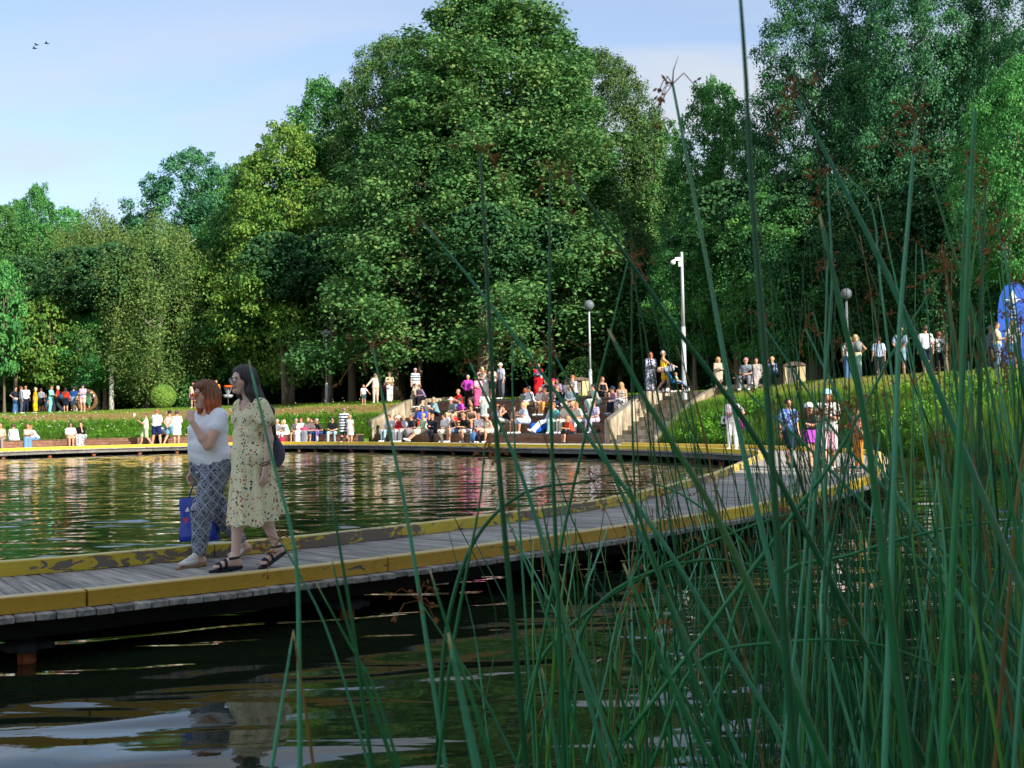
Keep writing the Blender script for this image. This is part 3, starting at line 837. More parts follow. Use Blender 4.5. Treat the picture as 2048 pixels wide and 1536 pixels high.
# shoreline sedge on the right
def vsh(P, t): return nr.uniform(0, .45, len(P)), 1+0*t
scatter_blades('shore_sedge', sl_right, 36000, .5, 1.35, vsh, .03, .22, filt=lambda P, t: (P[:, 1] > 18) & (P[:, 1] < 31) & (t < .3), urange=(.36, .70), tmax=.35)
# flowers on the left bank
mb = MB(); mp_ = MB()
for _ in range(300):
    x = rnd.uniform(-31, -8); y = rnd.uniform(59.5, 71); z = gz(x, y, None)
    if z is None: continue
    h = rnd.uniform(.3, .6)
    if y > 68: continue
    (mb if rnd.random() < .6 else mp_).ball((x, y, z+h), (.03, .03, .02), 5, 3)
o = mb.build('white_flowers', M_FLOWER); tag(o, kind='stuff'); o = mp_.build('purple_flowers', M_PURPLE); tag(o, kind='stuff')
# ---------------------------------------------------------------- trees
def lobed(th, h, seed):
    x, y, z = np.cos(th), np.sin(th), h*2.6
    return 1+.15*np.sin(2.1*x+3.3*z+seed)*np.sin(2.7*y+1.9*z+seed*2)+.13*np.sin(4.6*x+2.2*z+seed*3)*np.sin(5.2*y-3.1*z+seed)+.09*np.sin(9*x+7*z+seed)*np.sin(8*y+9*z)
def crown_mesh(name, nleaf, nclump, leaf, seed, prof, cr=(.10, .21), flat=.62, droop=0.0, inner=.12, top_spikes=0):
    """crown in a unit frame: radius ~1, height 0..1 (scaled later); prof(h)->radius"""
    rs = np.random.RandomState(seed)
    C = []; S = []
    k = 0
    while k < nclump:
        h = rs.uniform(0, 1)**.9; pr = prof(h)
        if rs.uniform() > pr+.15: continue
        th = rs.uniform(0, 2*math.pi); rr = pr*(rs.uniform(.55, 1.0) if rs.uniform() > inner else rs.uniform(0, .55))
        lob = float(lobed(th, h, seed))
        C.append((rr*lob*math.cos(th), rr*lob*math.sin(th), h)); S.append(rs.uniform(*cr)*(1.1-.45*h)); k += 1
    for _ in range(top_spikes):
        h = rs.uniform(.6, .97); th = rs.uniform(0, 6.28); rr = prof(h)*rs.uniform(.9, 1.08)
        C.append((rr*math.cos(th), rr*math.sin(th), h+rs.uniform(.0, .04))); S.append(rs.uniform(.05, .09))
    C = np.array(C); S = np.array(S)
    w_ = S**2; w_ /= w_.sum(); ids = rs.choice(len(C), nleaf, p=w_)
    d_ = rs.normal(size=(nleaf, 3)); d_ /= np.linalg.norm(d_, axis=1, keepdims=True)
    up_ = rs.uniform(size=nleaf) < .6; d_[up_, 2] = np.abs(d_[up_, 2])
    rad = S[ids]*rs.uniform(.35, 1.05, nleaf)**.6
    # sub lumps break the clump outline
    lump = 1+.35*np.sin(d_[:, 0]*7+ids)*np.sin(d_[:, 1]*7+ids*1.7)
    P = C[ids]+d_*(rad*lump)[:, None]*np.array([1, 1, flat*.62])
    ff = rs.uniform(size=nleaf) < .14      # loose leaves between the sprays
    hh_ = rs.uniform(0.02, .99, nleaf); pr_ = np.array([prof(x_) for x_ in np.linspace(0, 1, 101)])[(hh_*100).astype(int)]; tt = rs.uniform(0, 6.283, nleaf); qq = pr_*rs.uniform(.35, .96, nleaf)**.5*lobed(tt, hh_, seed)
    P[ff] = np.stack([qq*np.cos(tt), qq*np.sin(tt), hh_], 1)[ff]
    d_[ff] = np.stack([np.cos(tt), np.sin(tt), .2+0*tt], 1)[ff]*.8
    if droop: P[:, 2] -= droop*rs.uniform(0, 1, nleaf)**2*.12
    nm = d_*.8+rs.normal(0, .55, (nleaf, 3)); nm[:, 2] += .55 if not droop else 0.0
    return P, nm, ids, rs
def finish_crown(name, P, nm, ids, rs, R_, H, leaf, asp=.62):
    P = P*np.array([R_, R_, H]); nm = nm/(np.linalg.norm(nm, axis=1, keepdims=True)+1e-9)
    n = len(P); r_ = rs.normal(size=(n, 3)); t = np.cross(nm, r_); t /= np.linalg.norm(t, axis=1, keepdims=True)+1e-9
    b = np.cross(nm, t); s_ = (leaf*rs.uniform(.6, 1.35, n))[:, None]*.5
    q = np.stack([P-t*s_-nm*s_*.25, P-b*s_*asp, P+t*s_-nm*s_*.35, P+b*s_*asp], 1)
    me = npmesh(name, q.reshape(-1, 3), np.arange(n*4).reshape(-1, 4), False)
    cv = rs.uniform(-.22, .22, ids.max()+1)[ids]
    var = np.clip(.42+cv+rs.normal(0, .16, n), 0, 1)
    at = me.attributes.new('var', 'FLOAT', 'POINT'); at.data.foreach_set('value', np.repeat(var, 4).astype(np.float32))
    return me
def trunk_mesh(name, R_, H, zc0, seed, r0, nl=9, lean=0.0, prof=None):
    """trunk from z=0 with limbs reaching into the crown that spans zc0..zc0+H"""
    rs = random.Random(seed); mb = MB(); tot = zc0+H*.9; pts = []; rad = []
    for i in range(9):
        t = i/8; pts.append(V((lean*t*t*tot*.1+rs.uniform(-.03, .03)*tot*.25*t, rs.uniform(-.03, .03)*tot*.25*t, t*tot))); rad.append(r0*((1-t)**.8*.92+.05)*(1.35 if i == 0 else 1))
    mb.tube([pts[0]-V((0, 0, .4))]+pts, [rad[0]*1.15]+rad, 10)
    for k in range(nl):
        t = rs.uniform(.22, .8) if zc0/tot > .15 else rs.uniform(.12, .8); i = t*8; j = int(i); p = pts[j].lerp(pts[j+1], i-j)
        th = rs.uniform(0, 6.28); hh = max(0.05, min(.95, (p.z-zc0)/H+.12)); rr = R_*(prof(hh) if prof else .8)*rs.uniform(.55, .85)
        e = V((p.x+rr*math.cos(th), p.y+rr*math.sin(th), p.z+H*rs.uniform(.08, .22)))
        m_ = p.lerp(e, .5)+V((0, 0, H*.015+rs.uniform(-.3, .3)))
        r1 = r0*(1-t)**.8*.55+.03
        mb.tube([p, p.lerp(m_, .5)+V((0, 0, -.1)), m_, e], [r1, r1*.8, r1*.6, r1*.18], 6)
        for _ in range(3):
            q = m_.lerp(e, rs.uniform(0, .7)); e2 = q+V((rs.uniform(-1, 1), rs.uniform(-1, 1), rs.uniform(.1, 1)))*R_*.25
            mb.tube([q, q.lerp(e2, .5)+V((0, 0, .1)), e2], [r1*.4, r1*.25, r1*.1], 5)
    return mb.mesh(name, True)
def pf_round(h): return max(0, math.sin(math.pi*min(1, (h*.9+.1)))**.55)*(1 if h < .5 else 1)
def pf_cone(h): return max(0.03, (1-h)**.62*(min(1, h*3.4+.55)))
def pf_tall(h): return max(0.05, min(1, (1-h)**.5*1.15)*min(1, h*3+.45))
TEMPL = {}
def template(key, nleaf, ncl, leaf, seed, prof, R_, H, zc0, r0, bark, **kw):
    P, nm, ids, rs = crown_mesh(key, nleaf, ncl, leaf, seed, prof, **kw)
    TEMPL[key] = (finish_crown('crown_'+key, P, nm, ids, rs, R_, H, leaf), trunk_mesh('trunk_'+key, R_, H, zc0, seed, r0, prof=prof), R_, H, zc0, bark)
template('round', 68000, 240, .225, 1, pf_round, 6.5, 14, 3.6, .36, M_BARK)
template('round2', 68000, 224, .225, 2, pf_round, 6.0, 15, 4.2, .34, M_BARK, cr=(.08, .19), top_spikes=30)
template('tall', 68000, 272, .225, 3, pf_tall, 6.5, 19, 3.8, .42, M_BARK, top_spikes=45, cr=(.07, .16))
template('maple', 66000, 240, .235, 4, pf_tall, 6.5, 16, 2.6, .35, M_BARK, flat=.45, top_spikes=25)
template('birch', 66000, 260, .19, 5, pf_round, 5.5, 15, 4.0, .24, M_BBARK, droop=1.0, cr=(.11, .2), flat=.9)
template('lump', 16000, 45, .24, 6, pf_round, 3.0, 5.0, .8, .12, M_BARK)
def tree(name, label, px, ytop, wpx, d, key, mat, group='trees along the far side of the lawn', zc_lift=0.0, low=None, ref=None):
    """placed where its trunk stands; crown scaled to the height and spread it shows"""
    ppm = FPX/d; x = (px-1024)/FPX*d; z0 = gz(x, d, 2.5)-.1
    cm, tm, R_, H, zc0, bark = TEMPL[key]
    ztop = CAMZ+(yh(px)-ytop)/ppm; Wd = wpx/ppm/2
    cz0 = (z0+2.6) if low is None else CAMZ+(yh(px)-low)/ppm
    root = empty(name, (x, d, z0), rnd.uniform(0, 6.28)); tag(root, label, 'tree', group)
    c = link('crown', cm, mat, root); c.location = (0, 0, cz0-z0); c.scale = (Wd/R_, Wd/R_, (ztop-cz0)/H/1.02)
    t = link('trunk', tm, bark, root); sz = (ztop-z0)/(zc0+H); t.scale = (Wd/R_, Wd/R_, sz)
    return root
template('big', 150000, 520, .20, 8, pf_tall, 10, 24, 4.0, .5, M_BARK, top_spikes=70, cr=(.055, .135))
# the great linden gets a mesh of its own
def pf_lind(h): return max(.05, (1-h)**.50*min(1, h*2.2+.80))
P, nm, ids, rs = crown_mesh('lind', 250000, 900, .27, 21, pf_lind, cr=(.055, .125), flat=.6, inner=.2, top_spikes=110)
LM = finish_crown('crown_linden', P, nm, ids, rs, 10, 24, .215); TEMPL['linden'] = (LM, trunk_mesh('trunk_linden', 10, 24, 3.5, 9, .55, 16, prof=pf_lind), 10, 24, 3.5, M_BARK)

tree('linden_tree', 'huge dull green linden, the tallest and broadest crown in the middle of the photo', 990, -20, 800, 75, 'linden', M_LIND, low=742)
tree('linden_tree', 'dark linden crown closing the right shoulder of the huge middle tree', 1215, 95, 400, 79, 'big', M_LIND, low=725)
tree('linden_tree', 'dull green linden leaning out of the left flank of the huge middle tree', 800, 60, 430, 80, 'big', M_LIND, low=730)
tree('maple_tree', 'bright yellow-green maple left of the huge middle linden', 580, 235, 330, 79.5, 'maple', M_MAPLE, low=757)
tree('maple_tree', 'tall mid-green tree rising just behind the bright yellow-green maple', 655, 150, 300, 82, 'tall', M_GREEN, low=700)
tree('maple_tree', 'leafy green tree whose crown stands behind the long-haired woman', 520, 300, 270, 82, 'maple', M_GREEN, low=765)
tree('oak_tree', 'dark bluish tree standing tall above the birches on the left', 385, 290, 240, 96, 'round2', M_OAK, low=640)
tree('birch_tree', 'drooping olive birch above the clipped round bush', 320, 425, 260, 80, 'birch', M_BIRCH, low=775)
tree('birch_tree', 'brownish green birch with a thin feathery top, left of the yellower birch', 195, 405, 210, 86, 'birch', M_BIRCH, low=765)
tree('maple_tree', 'small bright green maple low on the left, above the people on the path', 100, 585, 150, 79.5, 'lump', M_MAPLE, low=768)
tree('broadleaf_tree', 'dark green tree touching the left edge of the photo', -10, 400, 230, 86, 'round2', M_GREEN, low=770)
tree('broadleaf_tree', 'ragged-topped dark tree second from the left edge', 75, 365, 170, 92, 'tall', M_GREEN, low=745)
tree('broadleaf_tree', 'yellowish green bushy tree cut by the left edge, lower than its neighbours', 8, 520, 130, 79, 'lump', M_GREEN, low=745)
tree('broadleaf_tree', 'deep green tree between the small bright maple and the birches', 210, 610, 190, 81, 'round', M_GREEN, low=775)
tree('broadleaf_tree', 'green tree hanging low right of the drooping birch', 440, 430, 210, 84, 'round', M_GREEN, low=770)
tree('oak_tree', 'dark oak closing the gap between the middle linden and the pale trees on the right', 1315, 225, 250, 78, 'tall', M_LIND, low=700)
tree('broadleaf_tree', 'fresh green tree behind the tall floodlight pole', 1440, 150, 270, 68, 'tall', M_GREEN, low=690)
tree('broadleaf_tree', 'smaller green tree at the foot of the fresh green tree by the floodlight pole', 1390, 430, 190, 63, 'round', M_GREEN, low=700)
tree('oak_tree', 'tall dark oak towering over the bench with three sitters', 1650, -60, 430, 62, 'big', M_OAK, low=690)
tree('oak_tree', 'dark oak filling the top right, right of the oak above the bench', 1860, -150, 430, 58, 'big', M_OAK, low=660)
tree('oak_tree', 'dark oak cut by the right edge of the photo', 2090, -200, 420, 56, 'big', M_OAK, low=640)
tree('broadleaf_tree', 'lighter green tree at the right edge above the blue banner', 2050, 110, 260, 49, 'round', M_GREEN, low=560)
tree('broadleaf_tree', 'pale leafy tree low in the middle of the right-hand wood', 1560, 370, 300, 60, 'round', M_GREEN, low=715)
tree('broadleaf_tree', 'dim green tree behind the two walkers with a grey backpack', 1760, 360, 300, 57, 'round2', M_DARKL, low=700)
# second row, mostly seen through gaps
for (px, yt, wp, d, key, mt, lb) in [
    (-80, 470, 260, 105, 'round', M_DARKL, 'dark tree of the back row beyond the left edge'), (35, 395, 200, 98, 'round2', M_GREEN, 'green back-row tree filling the skyline at the left edge'), (140, 415, 210, 99, 'round', M_GREEN, 'green back-row tree filling the skyline left of the thin-topped birch'), (265, 425, 200, 98, 'tall', M_OAK, 'dark green back-row tree between the two birches'), (455, 330, 220, 97, 'round', M_GREEN, 'green back-row tree right of the dark bluish tree'), (150, 470, 240, 108, 'tall', M_DARKL, 'dark back-row tree filling the gap behind the left birch'),
    (290, 450, 240, 106, 'round', M_DARKL, 'dark back-row tree behind the drooping birch'), (480, 400, 260, 100, 'tall', M_DARKL, 'dark back-row tree behind the woman in the floral dress'),
    (700, 250, 320, 92, 'round', M_DARKL, 'dark back-row tree left of the middle linden'), (900, 120, 380, 88, 'round2', M_DARKL, 'dark back-row tree straight behind the middle linden'),
    (1130, 140, 360, 90, 'tall', M_DARKL, 'dark back-row tree behind the right half of the middle linden'), (1330, 330, 260, 88, 'round', M_DARKL, 'dark back-row tree behind the floodlight pole'),
    (1500, 260, 300, 84, 'round2', M_DARKL, 'dark back-row tree behind the bench with sitters'), (1750, 100, 380, 80, 'tall', M_DARKL, 'dark back-row tree deep in the right-hand wood'),
    (1960, 60, 380, 74, 'round', M_DARKL, 'dark back-row tree behind the blue banner'), (1240, 420, 200, 72, 'round', M_LIND, 'low linden spray hanging above the globe lamp by the amphitheatre')]:
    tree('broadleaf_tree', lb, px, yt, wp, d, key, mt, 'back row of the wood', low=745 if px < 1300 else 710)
# the wood goes on behind: one dense mass of leaves closing the view between the trunks
n_ = 90000; th = nr.uniform(-.62, .62, n_); dd = nr.uniform(104, 118, n_); zz = nr.uniform(1.5, 17, n_)
P = np.stack([np.tan(th)*dd*.8, dd-np.abs(th)*26, zz], 1); nm = nr.normal(size=(n_, 3)); nm[:, 1] -= .8; nm /= np.linalg.norm(nm, axis=1, keepdims=True)
q = leaf_quads(P, nm, np.full(n_, .75), .7); me = npmesh('far_wood', q.reshape(-1, 3), np.arange(n_*4).reshape(-1, 4), False)
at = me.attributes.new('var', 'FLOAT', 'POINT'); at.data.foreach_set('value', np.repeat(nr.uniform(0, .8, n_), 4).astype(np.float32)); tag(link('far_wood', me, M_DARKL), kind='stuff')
# understorey bushes that darken the trunk zone
def bush(px, yt, yb, wpx, d, mat, label, name='bush', group=None, key='lump'):
    ppm = FPX/d; x = (px-1024)/FPX*d; z0 = gz(x, d, 2.5)-.05; cm = TEMPL[key][0]; R_, H = TEMPL[key][2], TEMPL[key][3]
    root = empty(name, (x, d, z0), rnd.uniform(0, 6)); tag(root, label, 'bush', group)
    c = link('foliage', cm, mat, root); w_ = wpx/ppm/2; c.scale = (w_/R_, w_/R_, (yb-yt)/ppm/H); c.location = (0, 0, .02)
    mb = MB(); mb.tube([(0,0,-.2), (.03,0,.5), (.0,.05,1.0)], [.06,.05,.03], 6); mb.tube([(0,0,.2), (.25,.1,.9)], [.04,.02], 5); mb.build('stem', M_BARK, root, True)
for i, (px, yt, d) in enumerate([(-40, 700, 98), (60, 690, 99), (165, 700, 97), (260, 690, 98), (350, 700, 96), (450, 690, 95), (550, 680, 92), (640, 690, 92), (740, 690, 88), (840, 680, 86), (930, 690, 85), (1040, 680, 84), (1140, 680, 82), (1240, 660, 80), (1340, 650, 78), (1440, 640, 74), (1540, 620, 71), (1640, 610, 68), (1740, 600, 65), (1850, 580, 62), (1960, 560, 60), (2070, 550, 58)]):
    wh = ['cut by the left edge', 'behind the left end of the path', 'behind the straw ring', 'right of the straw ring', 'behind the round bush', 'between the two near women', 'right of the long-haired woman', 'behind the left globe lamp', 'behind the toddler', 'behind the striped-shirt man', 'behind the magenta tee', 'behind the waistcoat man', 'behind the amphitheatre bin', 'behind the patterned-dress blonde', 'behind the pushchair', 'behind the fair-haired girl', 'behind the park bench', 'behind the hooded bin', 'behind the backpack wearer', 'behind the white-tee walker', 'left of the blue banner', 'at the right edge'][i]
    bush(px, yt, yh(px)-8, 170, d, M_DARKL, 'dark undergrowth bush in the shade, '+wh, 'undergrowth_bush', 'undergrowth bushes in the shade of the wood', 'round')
bush(380, 722, 790, 90, 80, M_GREEN, 'loose green shrub hanging behind the red-haired woman', 'shrub')
bush(1165, 690, 770, 90, 66, M_LIND, 'leafy shrub in the shade behind the amphitheatre top', 'shrub')
# clipped round bush
ppm = FPX/77; x = (326-1024)/FPX*77; z0 = gz(x, 77)
rb = empty('round_bush', (x, 77, z0)); tag(rb, 'clipped round bright green bush at the wood edge', 'bush')
n_ = 9000; d_ = nr.normal(size=(n_, 3)); d_ /= np.linalg.norm(d_, axis=1, keepdims=True)
P = d_*np.array([.80, .80, .78])*nr.uniform(.9, 1.03, n_)[:, None]; P[:, 2] += .80
nm = d_+nr.normal(0, .5, (n_, 3)); nm /= np.linalg.norm(nm, axis=1, keepdims=True)
q = leaf_quads(P, nm, np.full(n_, .11), .6); me = npmesh('foliage', q.reshape(-1, 3), np.arange(n_*4).reshape(-1, 4), False)
at = me.attributes.new('var', 'FLOAT', 'POINT'); at.data.foreach_set('value', np.repeat(nr.uniform(.2, .9, n_), 4).astype(np.float32)); link('foliage', me, M_MAPLE, rb)
MB().tube([(0,0,-.1), (0,0,.7)], [.09,.06], 7).build('stem', M_BARK, rb, True)
# bare trunks that show on their own in the shade
for (px, yt, wpx, d, birch, lb) in [(150, 735, 8, 80, 1, 'white-barked birch trunk behind the straw ring'), (222, 745, 9, 79, 1, 'pale birch trunk right of the straw ring'), (294, 768, 8, 80, 0, 'brown trunk just left of the clipped round bush'),
    (570, 700, 12, 76, 0, 'grey double trunk right of the long-haired woman'), (585, 705, 9, 77, 0, 'slimmer grey trunk beside the double trunk right of the women'), (660, 745, 11, 75, 0, 'sunlit brown trunk next to the left globe lamp'), (705, 700, 16, 76, 0, 'broad dark trunk between the left lamp and the child'),
    (790, 690, 22, 74, 0, 'broad dark trunk behind the woman in white trousers'), (838, 700, 11, 73, 0, 'leaning grey trunk behind the striped-shirt man'), (966, 690, 26, 67, 0, 'thick mottled trunk behind the standing people on the amphitheatre top'), (1112, 700, 10, 70, 0, 'pale slim trunk right of the woman in the red dress'),
    (1480, 620, 18, 62, 0, 'dim brown trunk behind the cap-wearing man on the bench'), (1625, 560, 20, 60, 0, 'bent dark trunk behind the big litter bin'), (1880, 540, 30, 56, 0, 'thick dark trunk among the reeds on the right'), (30, 740, 9, 84, 0, 'thin dark trunk behind the people on the far left path'), (430, 720, 12, 84, 0, 'thin dark trunk between the two near women')]:
    x = (px-1024)/FPX*d; z0 = gz(x, d, 2.5); r_ = wpx/(FPX/d)/2; H = 9
    root = empty('tree', (x, d, z0)); tag(root, lb, 'tree')
    mb = MB(); ln = rnd.uniform(-.5, .5); mb.tube([(0,0,-.3), (ln*.1,0,1), (ln*.4,.1,4), (ln,.2,H)], [r_*1.3, r_, r_*.85, r_*.6], 10); mb.tube([(ln*.4,.1,4), (ln+1.2,.3,7)], [r_*.5, r_*.2], 6)
    mb.build('trunk', M_BBARK if birch else M_BARK, root, True)
    c = link('crown', TEMPL['lump'][0], M_DARKL, root); c.location = (ln, 0, H-2.2); c.scale = (1.0, 1.0, .9)
# trees standing out of view on the near right bank: they shade the reeds and the near walkway
for (x, y, s_, lb) in [(12.6, -6.2, 1.22, 'bank tree behind the photographer'), (18, -2.6, 1.2, 'bank tree right of the photographer'), (22, 1.0, 1.0, 'bank tree beside the reeds, outside the frame'), (9.2, -8.6, 1.1, 'bank tree close behind the photographer'), (4, -15, .95, 'bank tree left behind the photographer')]:
    z0 = gz(x, y, 1.0)-.1; root = empty('broadleaf_tree', (x, y, z0), rnd.uniform(0, 6)); tag(root, lb, 'tree', 'trees on the near bank')
    cm, tm, R_, H, zc0, bark = TEMPL['round' if rnd.random() < .5 else 'round2']
    c = link('crown', cm, M_GREEN, root); c.location = (0, 0, 2.4); c.scale = (s_*.95, s_*.95, s_)
    t = link('trunk', tm, bark, root); t.scale = (s_*.9, s_*.9, s_*.9)

# ---------------------------------------------------------------- lamps, bins, bench, banner, wreath
M_STEEL = plain('#b4babd', 0.45, 'galvanised_steel', metal=0.1)
M_WHITE = plain('#eeeeea', 0.5, 'white_enamel')
M_BLACK = plain('#17181a', 0.5, 'black_plastic')
a = NT('globe_glass'); gl = a.n('ShaderNodeBsdfGlass'); gl.inputs['Roughness'].default_value = .05; gl.inputs['IOR'].default_value = 1.08; gl.inputs[0].default_value = (.85, .9, .93, 1)
df = a.pr(hx('#b8c2c8'), .3); mx = a.n('ShaderNodeMixShader'); mx.inputs[0].default_value = .30; a.l(gl.outputs[0], mx.inputs[1]); a.l(df, mx.inputs[2]); M_GLOBE = a.fin(mx.outputs[0])
def globe_lamp(px, d, ytop, label, foot=None):
    x = (px-1024)/FPX*d; z0 = gz(x, d, 2.5); zt = CAMZ+(yh(px)-ytop)/(FPX/d); H = zt-z0
    r_ = empty('street_lamp', (x, d, z0)); tag(r_, label, 'street lamp', 'globe lamps on the lawn')
    MB().tube([(0,0,0), (0,0,H*.26)], .085, 12).tube([(0,0,H*.26), (0,0,H*.28)], [.085,.05], 12).build('lower_pole', M_STEEL, r_, True)
    MB().tube([(0,0,H*.27), (0,0,H-.5)], [.052,.042], 12).build('pole', M_STEEL, r_, True)
    MB().tube([(0,0,H-.56), (0,0,H-.50), (0,0,H-.42)], [.05,.13,.10], 12).build('collar', M_BLACK, r_, True)
    MB().tube([(0,0,H-.45), (0,0,H-.18)], [.05,.03], 8).ball((0,0,H-.18), .05).build('bulb', M_WHITE, r_, True)
    MB().ball((0,0,H-.24), .25, 20, 14).build('globe', M_GLOBE, r_, True)
    MB().box((0,0,.03), (.6,.5,.08)).build('footing', M_CONC, r_)
globe_lamp(653, 70.6, 659, 'grey post lamp with a clear globe between the near women and the strolling grandmother')
globe_lamp(1181, 57.5, 600, 'grey post lamp with a clear globe behind the amphitheatre, left of the tall floodlight')
globe_lamp(1697, 52, 576, 'grey post lamp with a globe in the shade above the walkers on the right lawn')
globe_lamp(1519, 66, 632, 'distant globe lamp half hidden by a thick reed near the right-hand bench')
d = 50; px = 1367; x = (1369-1024)/FPX*d; z0 = gz(x, d); H = CAMZ+(yh(px)-503)/(FPX/d)-z0
r_ = empty('floodlight_pole', (x, d, z0)); tag(r_, 'tall pale steel pole with a white camera and floodlight arm at its top', 'pole')
MB().tube([(0,0,0), (0,0,H*.62)], [.125,.09], 14).build('lower_pole', M_STEEL, r_, True); MB().tube([(0,0,H*.62), (0,0,H)], [.075,.055], 12).build('upper_pole', M_STEEL, r_, True)
MB().box((-.16,0,H-.3), (.26,.10,.14)).build('bracket', M_WHITE, r_); MB().tube([(-.36,0,H-.36), (-.20,0,H-.30)], .05, 10).ball((-.38,0,H-.44), .11, 12, 8).build('camera_dome', M_WHITE, r_, True); MB().box((-.08,0,H-.52), (.14,.12,.2)).build('junction_box', M_WHITE, r_)
MB().box((0,0,.02), (.5,.5,.08)).build('base_plate', M_STEEL, r_)

M_BEIGE = plain('#c9b489', 0.85, 'beige_concrete'); M_LID = plain('#6f5a50', 0.7, 'brown_lid')
def bin_(px, d, ytop, ybot, wpx, label, rz=0.2):
    ppm = FPX/d; x = (px-1024)/FPX*d; z0 = gz(x, d); w_ = wpx/ppm; h = (ybot-ytop)/ppm
    r_ = empty('litter_bin', (x, d, z0), rz); tag(r_, label, 'litter bin')
    MB().box((-w_*.44,0,h*.42), (w_*.10,w_*.7,h*.84)).build('side_panel', M_BEIGE, r_); MB().box((w_*.30,0,h*.42), (w_*.40,w_*.72,h*.84)).build('side_panel', M_BEIGE, r_)
    mb = MB()
    for k in range(6): mb.box((-w_*.37+k*w_*.075, -w_*.30, h*.38), (w_*.055, .02, h*.7))
    o = mb.build('slat', M_GREYW, r_); MB().box((-w_*.16,0.03,h*.38), (w_*.46,w_*.5,h*.72)).build('liner', M_DARKW, r_)
    mb = MB(); n = 8
    for i in range(n+1):
        th = math.pi*i/n; c, s_ = -math.cos(th)*w_*.53, math.sin(th)*h*.17
        for yy in (-w_*.42, w_*.42): mb.v.append(V((c, yy, h*.83+s_)))
    for i in range(n): mb.f.append([2*i, 2*i+1, 2*i+3, 2*i+2])
    mb.f.append([2*i for i in range(n+1)]); mb.f.append([2*i+1 for i in reversed(range(n+1))])
    mb.build('hood', M_LID, r_)
bin_(1158, 59, 756, 793, 34, 'beige litter bin with a brown hood behind the man in the plaid shirt')
bin_(1589, 47.5, 721, 768, 40, 'beige litter bin with a brown hood right of the bench on the right lawn', -.1)
# wooden bench with sitters, right lawn
x = (1530-1024)/FPX*48.5; z0 = gz(x, 48.5)
pb = empty('park_bench', (x, 48.6, z0), R(-6)); tag(pb, 'plain backless wooden bench on concrete legs left of the hooded bin', 'bench')
for k in range(3): MB().box((0, -.17+k*.17, .45), (2.6, .15, .05)).build('seat_slat', M_BROWN, pb)
for sx in (-1.05, 1.05): MB().box((sx, 0, .21), (.14, .42, .42)).build('leg', M_CONC, pb)

# blue banner
ppm = FPX/41; x = (2042-1024)/FPX*41; z0 = gz(x, 41)
bn = empty('feather_banner', (x, 41.5, z0)); tag(bn, 'tall royal blue feather banner with a white sailing boat and upright lettering', 'banner')
out = []; Hb = (yh(2030)-560)/ppm+CAMZ-z0
prof = [(-.05,0), (-.30,.5), (-.42,1.1), (-.45,1.6), (-.43,2.2), (-.36,2.7), (-.22,3.05), (0.02,3.22), (.24,3.14), (.38,2.9), (.42,2.3), (.42,1.2), (.40,.2), (.36,0)]
sc_ = Hb/3.22; pp = [(p[0]*sc_*1.25, p[1]*sc_) for p in prof]; mb = MB(); n = len(pp)
for yy in (-.012, .012):
    for p in pp: mb.v.append(V((p[0], yy+.03*math.sin(p[1]*3), p[1])))
mb.f.append(list(range(n))[::1]); mb.f.append([n+i for i in reversed(range(n))])
for i in range(n): mb.f.append([i, n+i, n+(i+1) % n, (i+1) % n])
me = mb.mesh('cloth'); bm = bmesh.new(); bm.from_mesh(me); bmesh.ops.recalc_face_normals(bm, faces=bm.faces); bm.to_mesh(me); bm.free()
link('cloth', me, plain('#1450b0', .6, 'banner_blue'), bn)
MB().tube([(.54*sc_,0,-.2), (.54*sc_,0,2.4*sc_), (.50*sc_,0,2.9*sc_), (.28*sc_,0,3.17*sc_)], .018, 6).build('banner_pole', M_BLACK, bn, True)
zt = Hb-.30*sc_; mb = MB(); y_ = -.05
def flat(pts): b = len(mb.v); [mb.v.append(V((p[0], y_, p[1]))) for p in pts]; mb.f.append([b+i for i in range(len(pts))])
q = .16*sc_; zb = zt-.30*sc_
flat([(-q*.85, zb+.02), (-q*.1, zb-.02), (0, zt)]); flat([(0, zt), (-q*.1, zb-.02), (q*.85, zb+.02)])
for (x0, x1, z_) in ((-.30, .30, -.06), (-.16, .16, -.10), (-.13, .13, -.14), (-.08, .08, -.18)): flat([(x0*sc_, zb+z_*sc_), (x1*sc_, zb+z_*sc_), (x1*sc_, zb+(z_+.022)*sc_), (x0*sc_, zb+(z_+.022)*sc_)])
mb.build('sail_logo', M_WHITE, bn)
tcv = bpy.data.curves.new('lettering', 'FONT'); tcv.body = 'NAUTUS'; tcv.size = .27*sc_; tcv.extrude = .002; tcv.align_x = 'RIGHT'
to = bpy.data.objects.new('tmp_text', tcv); COL.objects.link(to); dg = bpy.context.evaluated_depsgraph_get(); tm = bpy.data.meshes.new_from_object(to.evaluated_get(dg)); bpy.data.objects.remove(to)
o = link('lettering', tm, M_WHITE, bn); o.rotation_euler = (R(90), R(-90), 0); o.location = (.09*sc_, -.045, zb-.28*sc_)

